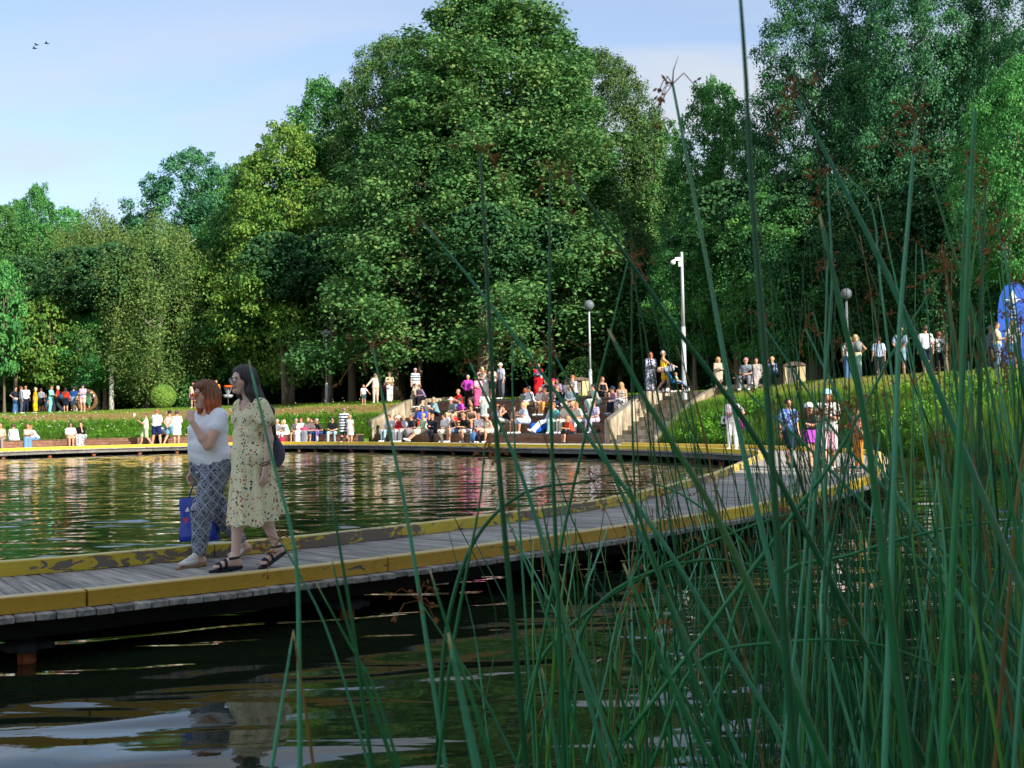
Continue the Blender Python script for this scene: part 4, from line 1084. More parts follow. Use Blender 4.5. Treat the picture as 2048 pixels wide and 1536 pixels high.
# straw ring
x = (172-1024)/FPX*76.4; z0 = gz(x, 76.4)
wr = empty('straw_ring', (x, 76.4, z0)); tag(wr, 'large upright straw ring with small white flowers behind the man in the lilac shirt', 'ring sculpture')
mb = MB(); pts = []; rr = []
for i in range(25):
    th = 2*math.pi*i/24; pts.append((.62*math.cos(th), 0, .75+.62*math.sin(th))); rr.append(.13+.02*math.sin(i*5))
mb.tube(pts, rr, 8, False); mb.build('ring', m_bark('straw', hx('#4f3a22'), hx('#866a42'), 20), wr, True)
mb = MB()
for i in range(16):
    th = rnd.uniform(.3, 3.4); mb.ball((.62*math.cos(th), -.12, .75+.62*math.sin(th)+rnd.uniform(-.06, .06)), .045, 5, 3)
mb.build('flowers', M_FLOWER, wr)['kind'] = 'stuff'; MB().box((0, .05, .06), (.9, .3, .12)).build('ring_base', M_DARKW, wr)
# disc golf basket
x = (456-1024)/FPX*76; z0 = gz(x, 76)
dg_ = empty('disc_basket', (x, 76, z0)); tag(dg_, 'small steel target basket with an orange band, seen between the two near women', 'target basket')
MB().tube([(0,0,0), (0,0,1.35)], .03, 8).build('post', M_STEEL, dg_, True); MB().tube([(0,0,1.22), (0,0,1.35)], .27, 16).build('band', plain('#e85a1c', .6), dg_, True)
mb = MB()
for k in range(10): th = k*.628; mb.tube([(.25*math.cos(th), .25*math.sin(th), 1.24), (.05*math.cos(th), .05*math.sin(th), .7)], .008, 4)
mb.build('chains', M_STEEL, dg_); MB().tube([(0,0,.55), (0,0,.75)], [.25,.33], 16).build('basket', M_STEEL, dg_, True)
# birds
for (px, py, rz, lb) in [(69, 97, .2, 'lowest of three small birds high on the left'), (73, 90, -.3, 'middle one of three small birds high on the left'), (93, 87, .5, 'rightmost of three small birds high on the left')]:
    p = D(px, py, 60); b = empty('bird', p, rz); tag(b, lb, 'bird', 'birds in the sky')
    MB().ball((0,0,0), (.11,.03,.03), 8, 6).ball((.11,0,.01), .025, 6, 4).build('body', M_BLACK, b, True)
    for s_ in (-1, 1):
        mb = MB(); mb.v += [V(q) for q in ((.05,0,.01), (-.05,0,.01), (-.06,s_*.10,.06), (-.10,s_*.2,.03), (.0,s_*.11,.07), (.05,0,.022), (-.05,0,.022))]; mb.f += [[0,1,2,4], [2,3,4], [5,4,2,6], [0,5,6,1]]; mb.build('wing', M_BLACK, b)
# ---------------------------------------------------------------- people: bodies grown as one smooth surface from a skeleton
def nets(f, org, res):
    s = f < 0; nx, ny, nz = f.shape
    cnt = np.zeros((nx-1, ny-1, nz-1), np.uint8)
    for i in (0, 1):
        for j in (0, 1):
            for k in (0, 1): cnt += s[i:nx-1+i, j:ny-1+j, k:nz-1+k]
    idx = np.argwhere((cnt > 0) & (cnt < 8))
    if len(idx) == 0: return np.zeros((0, 3)), np.zeros((0, 4), int)
    offs = np.array([(i, j, k) for i in (0, 1) for j in (0, 1) for k in (0, 1)])
    vals = np.stack([f[idx[:, 0]+o[0], idx[:, 1]+o[1], idx[:, 2]+o[2]] for o in offs], 1)
    acc = np.zeros((len(idx), 3)); w_ = np.zeros(len(idx))
    for a_ in range(8):
        for b_ in range(a_+1, 8):
            if np.abs(offs[a_]-offs[b_]).sum() != 1: continue
            va, vb = vals[:, a_], vals[:, b_]; c = (va < 0) != (vb < 0)
            t = np.where(c, va/np.where(c, va-vb, 1), 0)
            acc += np.where(c[:, None], offs[a_]+(offs[b_]-offs[a_])*t[:, None], 0); w_ += c
    v = (idx+acc/w_[:, None])*res+org
    vid = np.full(cnt.shape, -1, np.int32); vid[tuple(idx.T)] = np.arange(len(idx))
    F = []
    for ax in range(3):
        a_ = np.take(s, range(0, s.shape[ax]-1), ax); b_ = np.take(s, range(1, s.shape[ax]), ax)
        e = np.argwhere(a_ != b_)
        u, w2 = (ax+1) % 3, (ax+2) % 3
        ok = (e[:, u] > 0) & (e[:, w2] > 0) & (e[:, u] < s.shape[u]-1) & (e[:, w2] < s.shape[w2]-1); e = e[ok]
        def g(du, dw):
            q = e.copy(); q[:, u] += du; q[:, w2] += dw; return vid[tuple(q.T)]
        q = np.stack([g(-1, -1), g(0, -1), g(0, 0), g(-1, 0)], 1)
        ins = s[tuple(e.T)]
        q[~ins] = q[~ins][:, ::-1]; F.append(q)
    F = np.concatenate(F); F = F[(F >= 0).all(1)]
    return v, F

def sdf(prims, res, cut=None, pad=.02):
    """prims: (a, b, ra, rb, k[, scale(3)]) capsules smoothly joined; cut(X,Y,Z,f)->f"""
    lo = np.array([1e9]*3); hi = -lo
    for p in prims:
        r_ = max(p[2], p[3]); a_, b_ = np.array(p[0]), np.array(p[1]); sc3 = np.array(p[5]) if len(p) > 5 else 1
        lo = np.minimum(lo, np.minimum(a_, b_)-r_*sc3-pad); hi = np.maximum(hi, np.maximum(a_, b_)+r_*sc3+pad)
    n = np.ceil((hi-lo)/res).astype(int)+2
    f = np.full(n, 1.0, np.float32)
    ax = [lo[i]+np.arange(n[i])*res for i in range(3)]
    for p in prims:
        a_, b_, ra, rb, k = np.array(p[0], float), np.array(p[1], float), p[2], p[3], p[4]
        sc3 = np.array(p[5], float) if len(p) > 5 else np.ones(3)
        m_ = (max(ra, rb))*sc3+k+2.5*res
        l = np.minimum(a_, b_)-m_; h = np.maximum(a_, b_)+m_
        i0 = np.clip(((l-lo)/res).astype(int), 0, n-1); i1 = np.clip(((h-lo)/res).astype(int)+2, 1, n)
        X = ((ax[0][i0[0]:i1[0]]-a_[0])/sc3[0])[:, None, None]; Y = ((ax[1][i0[1]:i1[1]]-a_[1])/sc3[1])[None, :, None]; Z = ((ax[2][i0[2]:i1[2]]-a_[2])/sc3[2])[None, None, :]
        ab = (b_-a_)/sc3; L2 = ab.dot(ab)
        if L2 > 1e-10:
            t = np.clip((X*ab[0]+Y*ab[1]+Z*ab[2])/L2, 0, 1)
        else: t = np.zeros(np.broadcast(X, Y, Z).shape)
        d_ = np.sqrt((X-t*ab[0])**2+(Y-t*ab[1])**2+(Z-t*ab[2])**2)-(ra+(rb-ra)*t)
        d_ *= min(sc3)
        sl = tuple(slice(i0[i], i1[i]) for i in range(3)); g = f[sl]
        hh = np.maximum(k-np.abs(g-d_), 0)/k if k > 0 else 0
        f[sl] = np.minimum(g, d_)-(hh*hh*k*.25 if k > 0 else 0)
    if cut is not None:
        X, Y, Z = np.meshgrid(*ax, indexing='ij', sparse=True); f = cut(X, Y, Z, f)
    # close the border
    f[0] = f[-1] = 1; f[:, 0] = f[:, -1] = 1; f[:, :, 0] = f[:, :, -1] = 1
    return nets(f, lo, res)
def sdfmesh(name, prims, res, cut=None):
    v, q = sdf(prims, res, cut); return npmesh(name, v, q)
def va(*p): return np.array(p, float)
def ik(a_, t, L1, L2, pole):
    d_ = t-a_; D_ = np.linalg.norm(d_)
    if D_ > L1+L2-.003: t = a_+d_/D_*(L1+L2-.003); d_ = t-a_; D_ = np.linalg.norm(d_)
    if D_ < .05: D_ = .05
    u = d_/np.linalg.norm(d_); x = (L1*L1-L2*L2+D_*D_)/(2*D_); h = math.sqrt(max(0, L1*L1-x*x))
    p = pole-u*pole.dot(u); p /= np.linalg.norm(p)+1e-9
    return a_+u*x+p*h, t
def pose(lower, arms, lean=0.0, twist=0.0):
    J = {}
    ln = lean
    if lower in ('stand', 'walk', 'wide'):
        P0 = va(0, 0, .94); J['hip'] = [va(s*.09, 0, .92) for s in (-1, 1)]
        if lower == 'stand':
            J['kn'] = [va(s*.10, -.015, .50) for s in (-1, 1)]; J['an'] = [va(s*.105, .02, .085) for s in (-1, 1)]; J['toe'] = [va(s*.13, -.13, .03) for s in (-1, 1)]
        elif lower == 'wide':
            J['kn'] = [va(s*.15, -.015, .50) for s in (-1, 1)]; J['an'] = [va(s*.20, .02, .085) for s in (-1, 1)]; J['toe'] = [va(s*.25, -.12, .03) for s in (-1, 1)]
        else:
            J['kn'] = [va(-.09, -.20, .52), va(.09, .02, .49)]; J['an'] = [va(-.085, -.26, .09), va(.085, .27, .14)]; J['toe'] = [va(-.09, -.42, .035), va(.09, .15, .03)]
    elif lower == 'squat':
        P0 = va(0, .05, .30); J['hip'] = [va(s*.10, .05, .28) for s in (-1, 1)]
        J['kn'] = [va(s*.15, -.30, .50) for s in (-1, 1)]; J['an'] = [va(s*.12, -.12, .09) for s in (-1, 1)]; J['toe'] = [va(s*.14, -.28, .03) for s in (-1, 1)]
    else:
        P0 = va(0, 0, .53); J['hip'] = [va(s*.10, 0, .52) for s in (-1, 1)]
        kx = .09 if lower != 'sitwide' else .18
        J['kn'] = [va(s*kx, -.42, .52) for s in (-1, 1)]; J['an'] = [va(s*kx, -.44, .09) for s in (-1, 1)]; J['toe'] = [va(s*(kx+.02), -.60, .03) for s in (-1, 1)]
        if lower == 'sitext':
            J['kn'] = [va(s*.09, -.40, .45) for s in (-1, 1)]; J['an'] = [va(s*.10, -.78, .12) for s in (-1, 1)]; J['toe'] = [va(s*.12, -.92, .16) for s in (-1, 1)]
        if lower == 'sitback':
            J['kn'] = [va(s*.09, -.40, .50) for s in (-1, 1)]; J['an'] = [va(-.03, -.22, .09), va(.04, -.30, .09)]; J['toe'] = [va(-.04, -.38, .03), va(.05, -.47, .03)]
        if lower == 'sitx':   # legs crossed
            J['kn'] = [va(-.06, -.42, .53), va(.06, -.43, .61)]; J['an'] = [va(-.08, -.42, .09), va(-.16, -.56, .27)]; J['toe'] = [va(-.09, -.58, .03), va(-.20, -.70, .22)]
        if lower == 'cross':
            J['kn'] = [va(s*.34, -.26, .50) for s in (-1, 1)]; J['an'] = [va(.10, -.36, .46), va(-.12, -.42, .46)]; J['toe'] = [va(.24, -.38, .46), va(-.26, -.44, .46)]
    c, s_ = math.cos(ln), math.sin(ln)
    def T(h, y=0): return P0+va(0, -s_*h+y*c, c*h)
    J['pel'] = P0; J['bel'] = T(.16, -.005); J['che'] = T(.34, 0); J['nek'] = T(.51, .012)
    hl = ln*.55
    J['hed'] = J['nek']+va(0, -math.sin(hl)*.15-.012, math.cos(hl)*.15)
    J['sh'] = [J['nek']+va(s*.175, .005, -.065*c) for s in (-1, 1)]
    el, wr = [], []
    for i, s in enumerate((-1, 1)):
        S_ = J['sh'][i]; pole = va(s*.35, .7, -.35)
        a_ = arms
        if isinstance(arms, str) and '+' in arms: a_ = arms.split('+')[i]
        if a_ == 'down': t = S_+va(s*.07, -.04-.25*s_, -.52)
        elif a_ == 'lap': t = P0+va(s*.06, -.27, .12); pole = va(s*.7, .5, -.3)
        elif a_ == 'knees': t = J['kn'][i]+va(0, .06, .10); pole = va(s*.5, .6, -.3)
        elif a_ == 'chin': t = J['hed']+va(s*.04, -.10, -.16); pole = va(s*.4, -.2, -1)
        elif a_ == 'face': t = J['hed']+va(s*.05, -.15, -.03); pole = va(s*.6, -.1, -1)
        elif a_ == 'phone': t = J['nek']+va(s*.05, -.33, -.16); pole = va(s*.4, .2, -1)
        elif a_ == 'hold': t = J['nek']+va(s*.06, -.28, -.30); pole = va(s*.5, .4, -.8)
        elif a_ == 'hip': t = J['hip'][i]+va(s*.10, -.03, .10); pole = va(s*1, .5, 0)
        elif a_ == 'cross': t = J['nek']+va(-s*.10, -.20, -.27); pole = va(s*.8, .1, -.6)
        elif a_ == 'fwd': t = P0+va(s*.14, -.45, .13); pole = va(s*.3, .5, -.6)
        elif a_ == 'out': t = S_+va(s*.34, -.06, -.40); pole = va(s*.1, .7, -.3)
        elif a_ == 'back': t = S_+va(s*.12, .34, -.40) if lower.startswith('sit') else P0+va(s*.03, .16, .02); pole = va(s*.9, .3, 0)
        elif a_ == 'up': t = S_+va(s*.06, -.18, .30); pole = va(s*.6, .2, -1)
        e, w_ = ik(S_, t, .285, .245, pole); el.append(e); wr.append(w_)
    J['el'] = el; J['wr'] = wr
    J['ha'] = [w_+(w_-e)/np.linalg.norm(w_-e)*.085+va(0, -.01, 0) for e, w_ in zip(el, wr)]
    if twist:
        tc_, ts_ = math.cos(twist), math.sin(twist)
        for k in ('hed',): pass
    J['lower'] = lower; return J
def body_prims(J, w=1.0, hs=1.0, fem=0):
    hd = J['hed']; p = []
    hip, kn, an, toe = J['hip'], J['kn'], J['an'], J['toe']
    p.append((hip[0], hip[1], .112*w, .112*w, .03))
    for s in (-1, 1):
        o = va(s*.05*w, 0, 0)
        p.append((J['pel']+o, J['bel']+o, .108*w, .100*w, .05)); p.append((J['bel']+o, J['che']+o*1.35, .100*w, .105*w, .05))
    p.append((J['sh'][0]*.85+J['sh'][1]*.15, J['sh'][1]*.85+J['sh'][0]*.15, .06*w, .06*w, .06))
    p.append((J['nek']+va(0, .005, -.06), hd+va(0, .015, -.03), .056, .050, .03))
    for i in (0, 1):
        p.append((J['sh'][i], J['el'][i], .050*w, .038*w, .03)); p.append((J['el'][i], J['wr'][i], .039*w, .026, .02))
        p.append((J['wr'][i], J['ha'][i], .026, .032, .02)); hd_ = J['ha'][i]-J['wr'][i]; hd_ = hd_/(np.linalg.norm(hd_)+1e-9)
        p.append((J['ha'][i], J['ha'][i]+hd_*.05, .028, .016, .015)); p.append((J['wr'][i]+hd_*.03, J['wr'][i]+hd_*.07+va((-1, 1)[1-i]*.035, -.015, 0), .014, .011, .01))
        p.append((hip[i], kn[i], .085*w, .058*w, .05)); p.append((kn[i], kn[i]*.6+an[i]*.4+va(0, .012, 0), .056*w, .056*w, .03)); p.append((kn[i]*.6+an[i]*.4+va(0, .012, 0), an[i], .054*w, .037, .03))
        he = an[i]+va(0, .03, -.045); he[2] = max(he[2], .035) if J['lower'] != 'cross' else he[2]
        p.append((an[i], he, .036, .034, .02)); p.append((he, toe[i], .034, .028, .03))
    p += head_prims(hd, hs)
    return p
def head_prims(hd, hs=1.0, k=.02):
    p = [(hd+va(0, .018, .028)*hs, hd+va(0, .005, .03)*hs, .088*hs, .084*hs, .03), (hd+va(0, -.018, -.035)*hs, hd+va(0, -.035, -.075)*hs, .062*hs, .038*hs, .04),
         (hd+va(0, -.085, .005)*hs, hd+va(0, -.103, -.022)*hs, .010*hs, .015*hs, .012), (hd+va(-.078, .01, -.015)*hs, hd+va(-.083, .015, .01)*hs, .014*hs, .014*hs, .01), (hd+va(.078, .01, -.015)*hs, hd+va(.083, .015, .01)*hs, .014*hs, .014*hs, .01)]
    return p
def garment(kind, J, w=1.0, hs=1.0):
    hip, kn, an, toe = J['hip'], J['kn'], J['an'], J['toe']; e = .017; p = []; cut = None
    lo = J['lower']; standing = lo in ('stand', 'walk', 'wide'); hd = J['hed']
    def torso(bot=True, r_=0):
        q = []
        if bot: q.append((hip[0]+va(0, 0, .04), hip[1]+va(0, 0, .04), .108*w+e+r_, .108*w+e+r_, .03))
        for s in (-1, 1):
            o = va(s*.05*w, 0, 0); q.append((J['pel']+o, J['bel']+o, .108*w+e+r_, .102*w+e+r_, .05)); q.append((J['bel']+o, J['che']+o*1.35, .102*w+e+r_, .105*w+e, .05))
        q.append((J['sh'][0]*.88+J['sh'][1]*.12, J['sh'][1]*.88+J['sh'][0]*.12, .058*w+e*.8, .058*w+e*.8, .06))
        return q
    if kind in ('tee', 'long', 'tank', 'loose'):
        p = torso(True, .01 if kind == 'loose' else 0)
        if kind == 'tank':
            p = p[:-1]; c_ = J['sh'][0]*.5+J['sh'][1]*.5
            for s in (-1, 1): p.append((J['che']+va(s*.08, 0, .04), c_+va(s*.10, 0, .04), .07*w, .030, .04))
        elif kind in ('tee', 'loose'):
            for i in (0, 1): p.append((J['sh'][i], J['sh'][i]*.35+J['el'][i]*.65, .053*w+e*.8, .052*w+e*1.3, .03))
        else:
            for i in (0, 1): p.append((J['sh'][i], J['el'][i], .051*w+e*.8, .040*w+e, .03)); p.append((J['el'][i], J['wr'][i], .040*w+e, .030+e*.8, .02))
        zc = J['pel'][2]-.10 if standing else J['pel'][2]-.06
        cut = (lambda X, Y, Z, f: np.maximum(f, zc-Z+0*X+0*Y))
    elif kind in ('trousers', 'wide', 'shorts', 'leggings', 'long_shorts'):
        el_ = e if kind != 'leggings' else .008
        p.append((hip[0]+va(0, 0, .02), hip[1]+va(0, 0, .02), .112*w+el_, .112*w+el_, .03))
        for s in (-1, 1): p.append((J['pel']+va(s*.05*w, 0, 0), J['pel']*.4+J['bel']*.6+va(s*.05*w, 0, 0), .108*w+el_, .100*w+el_, .04))
        for i in (0, 1):
            if kind == 'shorts': p.append((hip[i], hip[i]*.30+kn[i]*.70, .088*w+el_, .076*w+el_*1.9, .04))
            elif kind == 'long_shorts': p.append((hip[i], hip[i]*.06+kn[i]*.94, .088*w+el_, .068*w+el_*1.9, .04))
            elif kind == 'wide': p.append((hip[i], kn[i], .090*w+el_, .080*w+el_, .04)); p.append((kn[i], an[i]+va(0, 0, .02), .080*w+el_, .098*w+el_, .04))
            else: p.append((hip[i], kn[i], .087*w+el_, .060*w+el_, .04)); p.append((kn[i], an[i]+va(0, 0, .03), .060*w+el_, .045+el_, .03))
    elif kind in ('skirt', 'long_skirt', 'dress', 'maxi', 'mini'):
        if kind in ('dress', 'maxi'):
            p = torso(True)
            for i in (0, 1): p.append((J['sh'][i], J['sh'][i]*.6+J['el'][i]*.4, .054*w+e*.8, .055*w+e, .03))
        else: p.append((hip[0]+va(0, 0, .05), hip[1]+va(0, 0, .05), .110*w+e, .110*w+e, .03)); p.append((J['pel']+va(-.05, 0, .1), J['pel']+va(.05, 0, .1), .10*w+e, .10*w+e, .03))
        fr = {'skirt': .98, 'dress': .92, 'mini': .55}.get(kind)
        for i in (0, 1):
            if fr: p.append((hip[i], hip[i]*(1-fr)+kn[i]*fr, .10*w+e, .105*w+e, .12)); 
            else: p.append((hip[i], kn[i], .10*w+e, .10*w+e, .12)); p.append((kn[i], kn[i]*.08+an[i]*.92, .10*w+e, .105*w+e, .12))
        c0 = (hip[0]+hip[1])/2; c1 = (kn[0]+kn[1])/2; c2 = (an[0]+an[1])/2
        p.append((c0, c0*(1-(fr or 1))+c1*(fr or 1), .10*w+e, .11*w+e, .08))
        if not fr: p.append((c1, c1*.08+c2*.92, .11*w+e, .12*w+e, .08))
        if standing:
            zc = c0[2]*(1-fr)+c1[2]*fr if fr else .14; cut = (lambda X, Y, Z, f: np.maximum(f, zc-Z+0*X+0*Y))
    elif kind in ('hair_short', 'hair_long', 'hair_bob', 'hair_bun', 'hair_pony', 'hair_crop'):
        r_ = .099 if kind != 'hair_crop' else .094
        p.append((hd+va(0, .024, .034)*hs, hd+va(0, .012, .040)*hs, r_*hs, (r_-.004)*hs, .02))
        if kind == 'hair_bob': p.append((hd+va(-.05, .03, 0)*hs, hd+va(-.065, .02, -.085)*hs, .06*hs, .048*hs, .03)); p.append((hd+va(.05, .03, 0)*hs, hd+va(.065, .02, -.085)*hs, .06*hs, .048*hs, .03)); p.append((hd+va(0, .06, 0)*hs, hd+va(0, .06, -.08)*hs, .07*hs, .06*hs, .03))
        if kind == 'hair_long':
            bk = J['che']*.75+J['nek']*.25+va(0, .10, 0)
            for s in (-1, 1): p.append((hd+va(s*.05, .04, 0)*hs, J['nek']+va(s*.07, .045, -.02), .055*hs, .05, .04)); p.append((J['nek']+va(s*.07, .055, -.02), bk+va(s*.06, .01, -.05), .045, .035, .04))
        if kind == 'hair_bun': p.append((hd+va(0, .09, .09)*hs, hd+va(0, .095, .095)*hs, .045*hs, .045*hs, .01))
        if kind == 'hair_pony': p.append((hd+va(0, .11, .05)*hs, hd+va(0, .15, -.10)*hs, .035*hs, .022*hs, .02)); p.append((hd+va(0, .15, -.10)*hs, hd+va(0, .14, -.22)*hs, .024*hs, .014*hs, .02))
        fc = hd+va(0, -.105, -.035)*hs; r2 = .098*hs
        def cut(X, Y, Z, f, fc=fc, r2=r2): return np.maximum(f, r2-np.sqrt(((X-fc[0])*1.05)**2+(Y-fc[1])**2+((Z-fc[2])*.85)**2))
    elif kind == 'cap':
        p.append((hd+va(0, .02, .045)*hs, hd+va(0, .01, .05)*hs, .103*hs, .10*hs, .02)); z_ = hd[2]+.035*hs
        q = (hd+va(0, -.10, .045)*hs, hd+va(0, -.15, .035)*hs, .055*hs, .045*hs, .01, (1, 1, .25))
        p.append(q)
        def cut(X, Y, Z, f, z_=z_, hd=hd, hs=hs): return np.maximum(f, (z_-.012*hs)-Z+0*X+0*Y)
    elif kind == 'sunhat':
        p.append((hd+va(0, .015, .05)*hs, hd+va(0, .015, .06)*hs, .10*hs, .095*hs, .02)); p.append((hd+va(0, .01, .05)*hs, hd+va(0, .0, .05)*hs, .16*hs, .16*hs, .01, (1, 1, .12)))
        z_ = hd[2]+.02*hs
        def cut(X, Y, Z, f, z_=z_): return np.maximum(f, z_-Z+0*X+0*Y)
    elif kind == 'shoes':
        for i in (0, 1):
            he = an[i]+va(0, .03, -.045); 
            if lo != 'cross': he[2] = max(he[2], .04)
            p.append((he, toe[i]+(toe[i]-he)*.08+va(0, 0, .004), .046, .040, .02, (1, 1, .9)))
    elif kind == 'socks':
        for i in (0, 1): p.append((an[i]+va(0, 0, .07), an[i], .042, .042, .02))
    elif kind == 'glasses':
        for s in (-1, 1): p.append((hd+va(s*.022, -.092, .012)*hs, hd+va(s*.05, -.078, .012)*hs, .019*hs, .019*hs, .004, (1, .6, .9)))
        p.append((hd+va(-.02, -.10, .015)*hs, hd+va(.02, -.10, .015)*hs, .006, .006, .004))
    elif kind == 'eyes':
        for s in (-1, 1): p.append((hd+va(s*.03, -.083, .012)*hs, hd+va(s*.034, -.082, .012)*hs, .010*hs, .010*hs, .001))
    elif kind == 'mouth': p.append((hd+va(-.018, -.088, -.052)*hs, hd+va(.018, -.088, -.052)*hs, .007*hs, .007*hs, .002))
    return p, cut
_gm = {}
def gmesh(kind, pk, w, hs, res):
    key = (kind, pk, w, hs, res)
    if key not in _gm:
        J = pose(*pk)
        if kind == 'body': me = sdfmesh('body', body_prims(J, w, hs), res)
        else:
            p, cut = garment(kind, J, w, hs); rr = res
            if kind in ('eyes', 'mouth', 'glasses'): rr = .006
            me = sdfmesh(kind, p, rr, cut)
        _gm[key] = me
    return _gm[key]
SKIN = {}
def skin(c='#d9a283'):
    if c not in SKIN:
        a = NT('skin'); n = a.noise(a.co(), 12, 3)
        k = hx(c, .86); col = a.mix(n, tuple(q*.86 for q in k[:3])+(1,), k)
        SKIN[c] = a.fin(a.pr(col, .55, spec=.35, **{'Subsurface Weight': .08, 'Subsurface Scale': .01}))
    return SKIN[c]
M_LIPS = plain('#a4564c', .6, 'lips'); M_EYE = plain('#1d1512', .4, 'eye_dark'); M_SUNG = plain('#141414', .25, 'sunglass')
def hairmat(c):
    key = ('h', c)
    if key not in _mc:
        a = NT('hair'); n = a.noise(a.co(scale=(9, 9, .8)), 9, 4, .6); k = hx(c, .9)
        _mc[key] = a.fin(a.pr(a.mix(n, tuple(q*.55 for q in k[:3])+(1,), tuple(min(1, q*1.25) for q in k[:3])+(1,)), .5, a.bump(n, .5, .01), spec=.4))
    return _mc[key]
NP = {'tee': 'top', 'long': 'long_sleeved_top', 'tank': 'tank_top', 'loose': 'top', 'trousers': 'trousers', 'wide': 'wide_trousers', 'shorts': 'shorts', 'leggings': 'leggings', 'long_shorts': 'shorts', 'skirt': 'skirt', 'long_skirt': 'long_skirt', 'dress': 'dress', 'maxi': 'long_dress', 'mini': 'short_skirt'}
def person(loc, H, face, pk, clothes, hair, label, shoes='#e8e6e2', group=None, w=1.0, child=False, gl=False, hat=None, res=None, sk='#dba585', extra=None):
    pk = tuple(pk) if len(pk) > 2 else tuple(pk)+(0.0,)
    hs = 1.22 if child else 1.0; res = res or .021
    root = empty('person', loc, R(face), H/1.70); tag(root, label, 'child' if child else 'person', group)
    link('body', gmesh('body', pk, w, hs, res), skin(sk), root)
    for c in clothes:
        kind, col = c[0], c[1]; pat = c[2] if len(c) > 2 else None; col2 = c[3] if len(c) > 3 else None; ps = c[4] if len(c) > 4 else 1.0
        link(NP[kind], gmesh(kind, pk, w, hs, res), cloth(col, pat, col2, ps), root)
    if hair: link('hair', gmesh('hair_'+hair[0], pk, w, hs, min(res, .016)), hairmat(hair[1]), root)
    if shoes: link('shoes', gmesh('shoes', pk, w, hs, .015), plain(shoes, .7), root)
    link('sunglasses' if gl else 'eyes', gmesh('glasses' if gl else 'eyes', pk, w, hs, res), M_SUNG if gl else M_EYE, root)
    link('mouth', gmesh('mouth', pk, w, hs, res), M_LIPS, root)
    if hat: link('sun_hat' if hat[0] == 'sunhat' else 'cap', gmesh(hat[0], pk, w, hs, min(res, .015)), cloth(hat[1]), root)
    return root
# places
def at_lawn(px, d):
    x = (px-1024)/FPX*d; return V((x, d, gz(x, d, 2.4)))
def at_deck(px, y): return G(px, y, DZ+.002)
def at_tier(px, row, t=.24):
    """sitting spot on tier `row` (0 = lowest seat, feet on the deck) on the bearing px"""
    k = (px-1024)/FPX; tt = row*TR+t; p0 = AA+nv*tt
    s = (k*p0.y-p0.x)/(av.x-k*av.y); q = p0+av*s; return V((q.x, q.y, DZ+RISE*row+.002))
def at_bench(px, back=.22):
    bl = offset(FL, -2.35-back); k = (px-1024)/FPX; best = None
    for i in range(i0-12, len(bl)-1):
        a_, b_ = bl[i], bl[i+1]; fa, fb_ = a_.x-k*a_.y, b_.x-k*b_.y
        if (fa <= 0) != (fb_ <= 0): t = fa/(fa-fb_); best = a_.lerp(b_, t)
    if best is None: best = V((k*57, 57, 0))
    return V((best.x, best.y, DZ+.002))
# ---------------------------------------------------------------- the crowd (bearings read off the photograph, placed on the real ground)
S_UP = ('sit', 'lap', .08); S_LN = ('sit', 'knees', .42); S_LN2 = ('sitback', 'lap', .34); S_PH = ('sit', 'phone', .26); S_CH = ('sitx', 'lap+chin', .38); S_EX = ('sitext', 'lap', .05); S_BK = ('sitext', 'back', -.35); S_FC = ('sit', 'lap+face', .3); S_WD = ('sitwide', 'knees', .36); S_X = ('sitx', 'lap', .15)
ST = ('stand', 'down'); WK = ('walk', 'down'); HP = ('stand', 'hip'); HD = ('stand', 'hold', .05); SO = ('stand', 'out+down')
T, TR_, SH, SK, DR, MX, TK, LG, WD_ = 'tee', 'trousers', 'shorts', 'skirt', 'dress', 'maxi', 'tank', 'long', 'wide'
GP = 'people on the far left path'
P_ = person
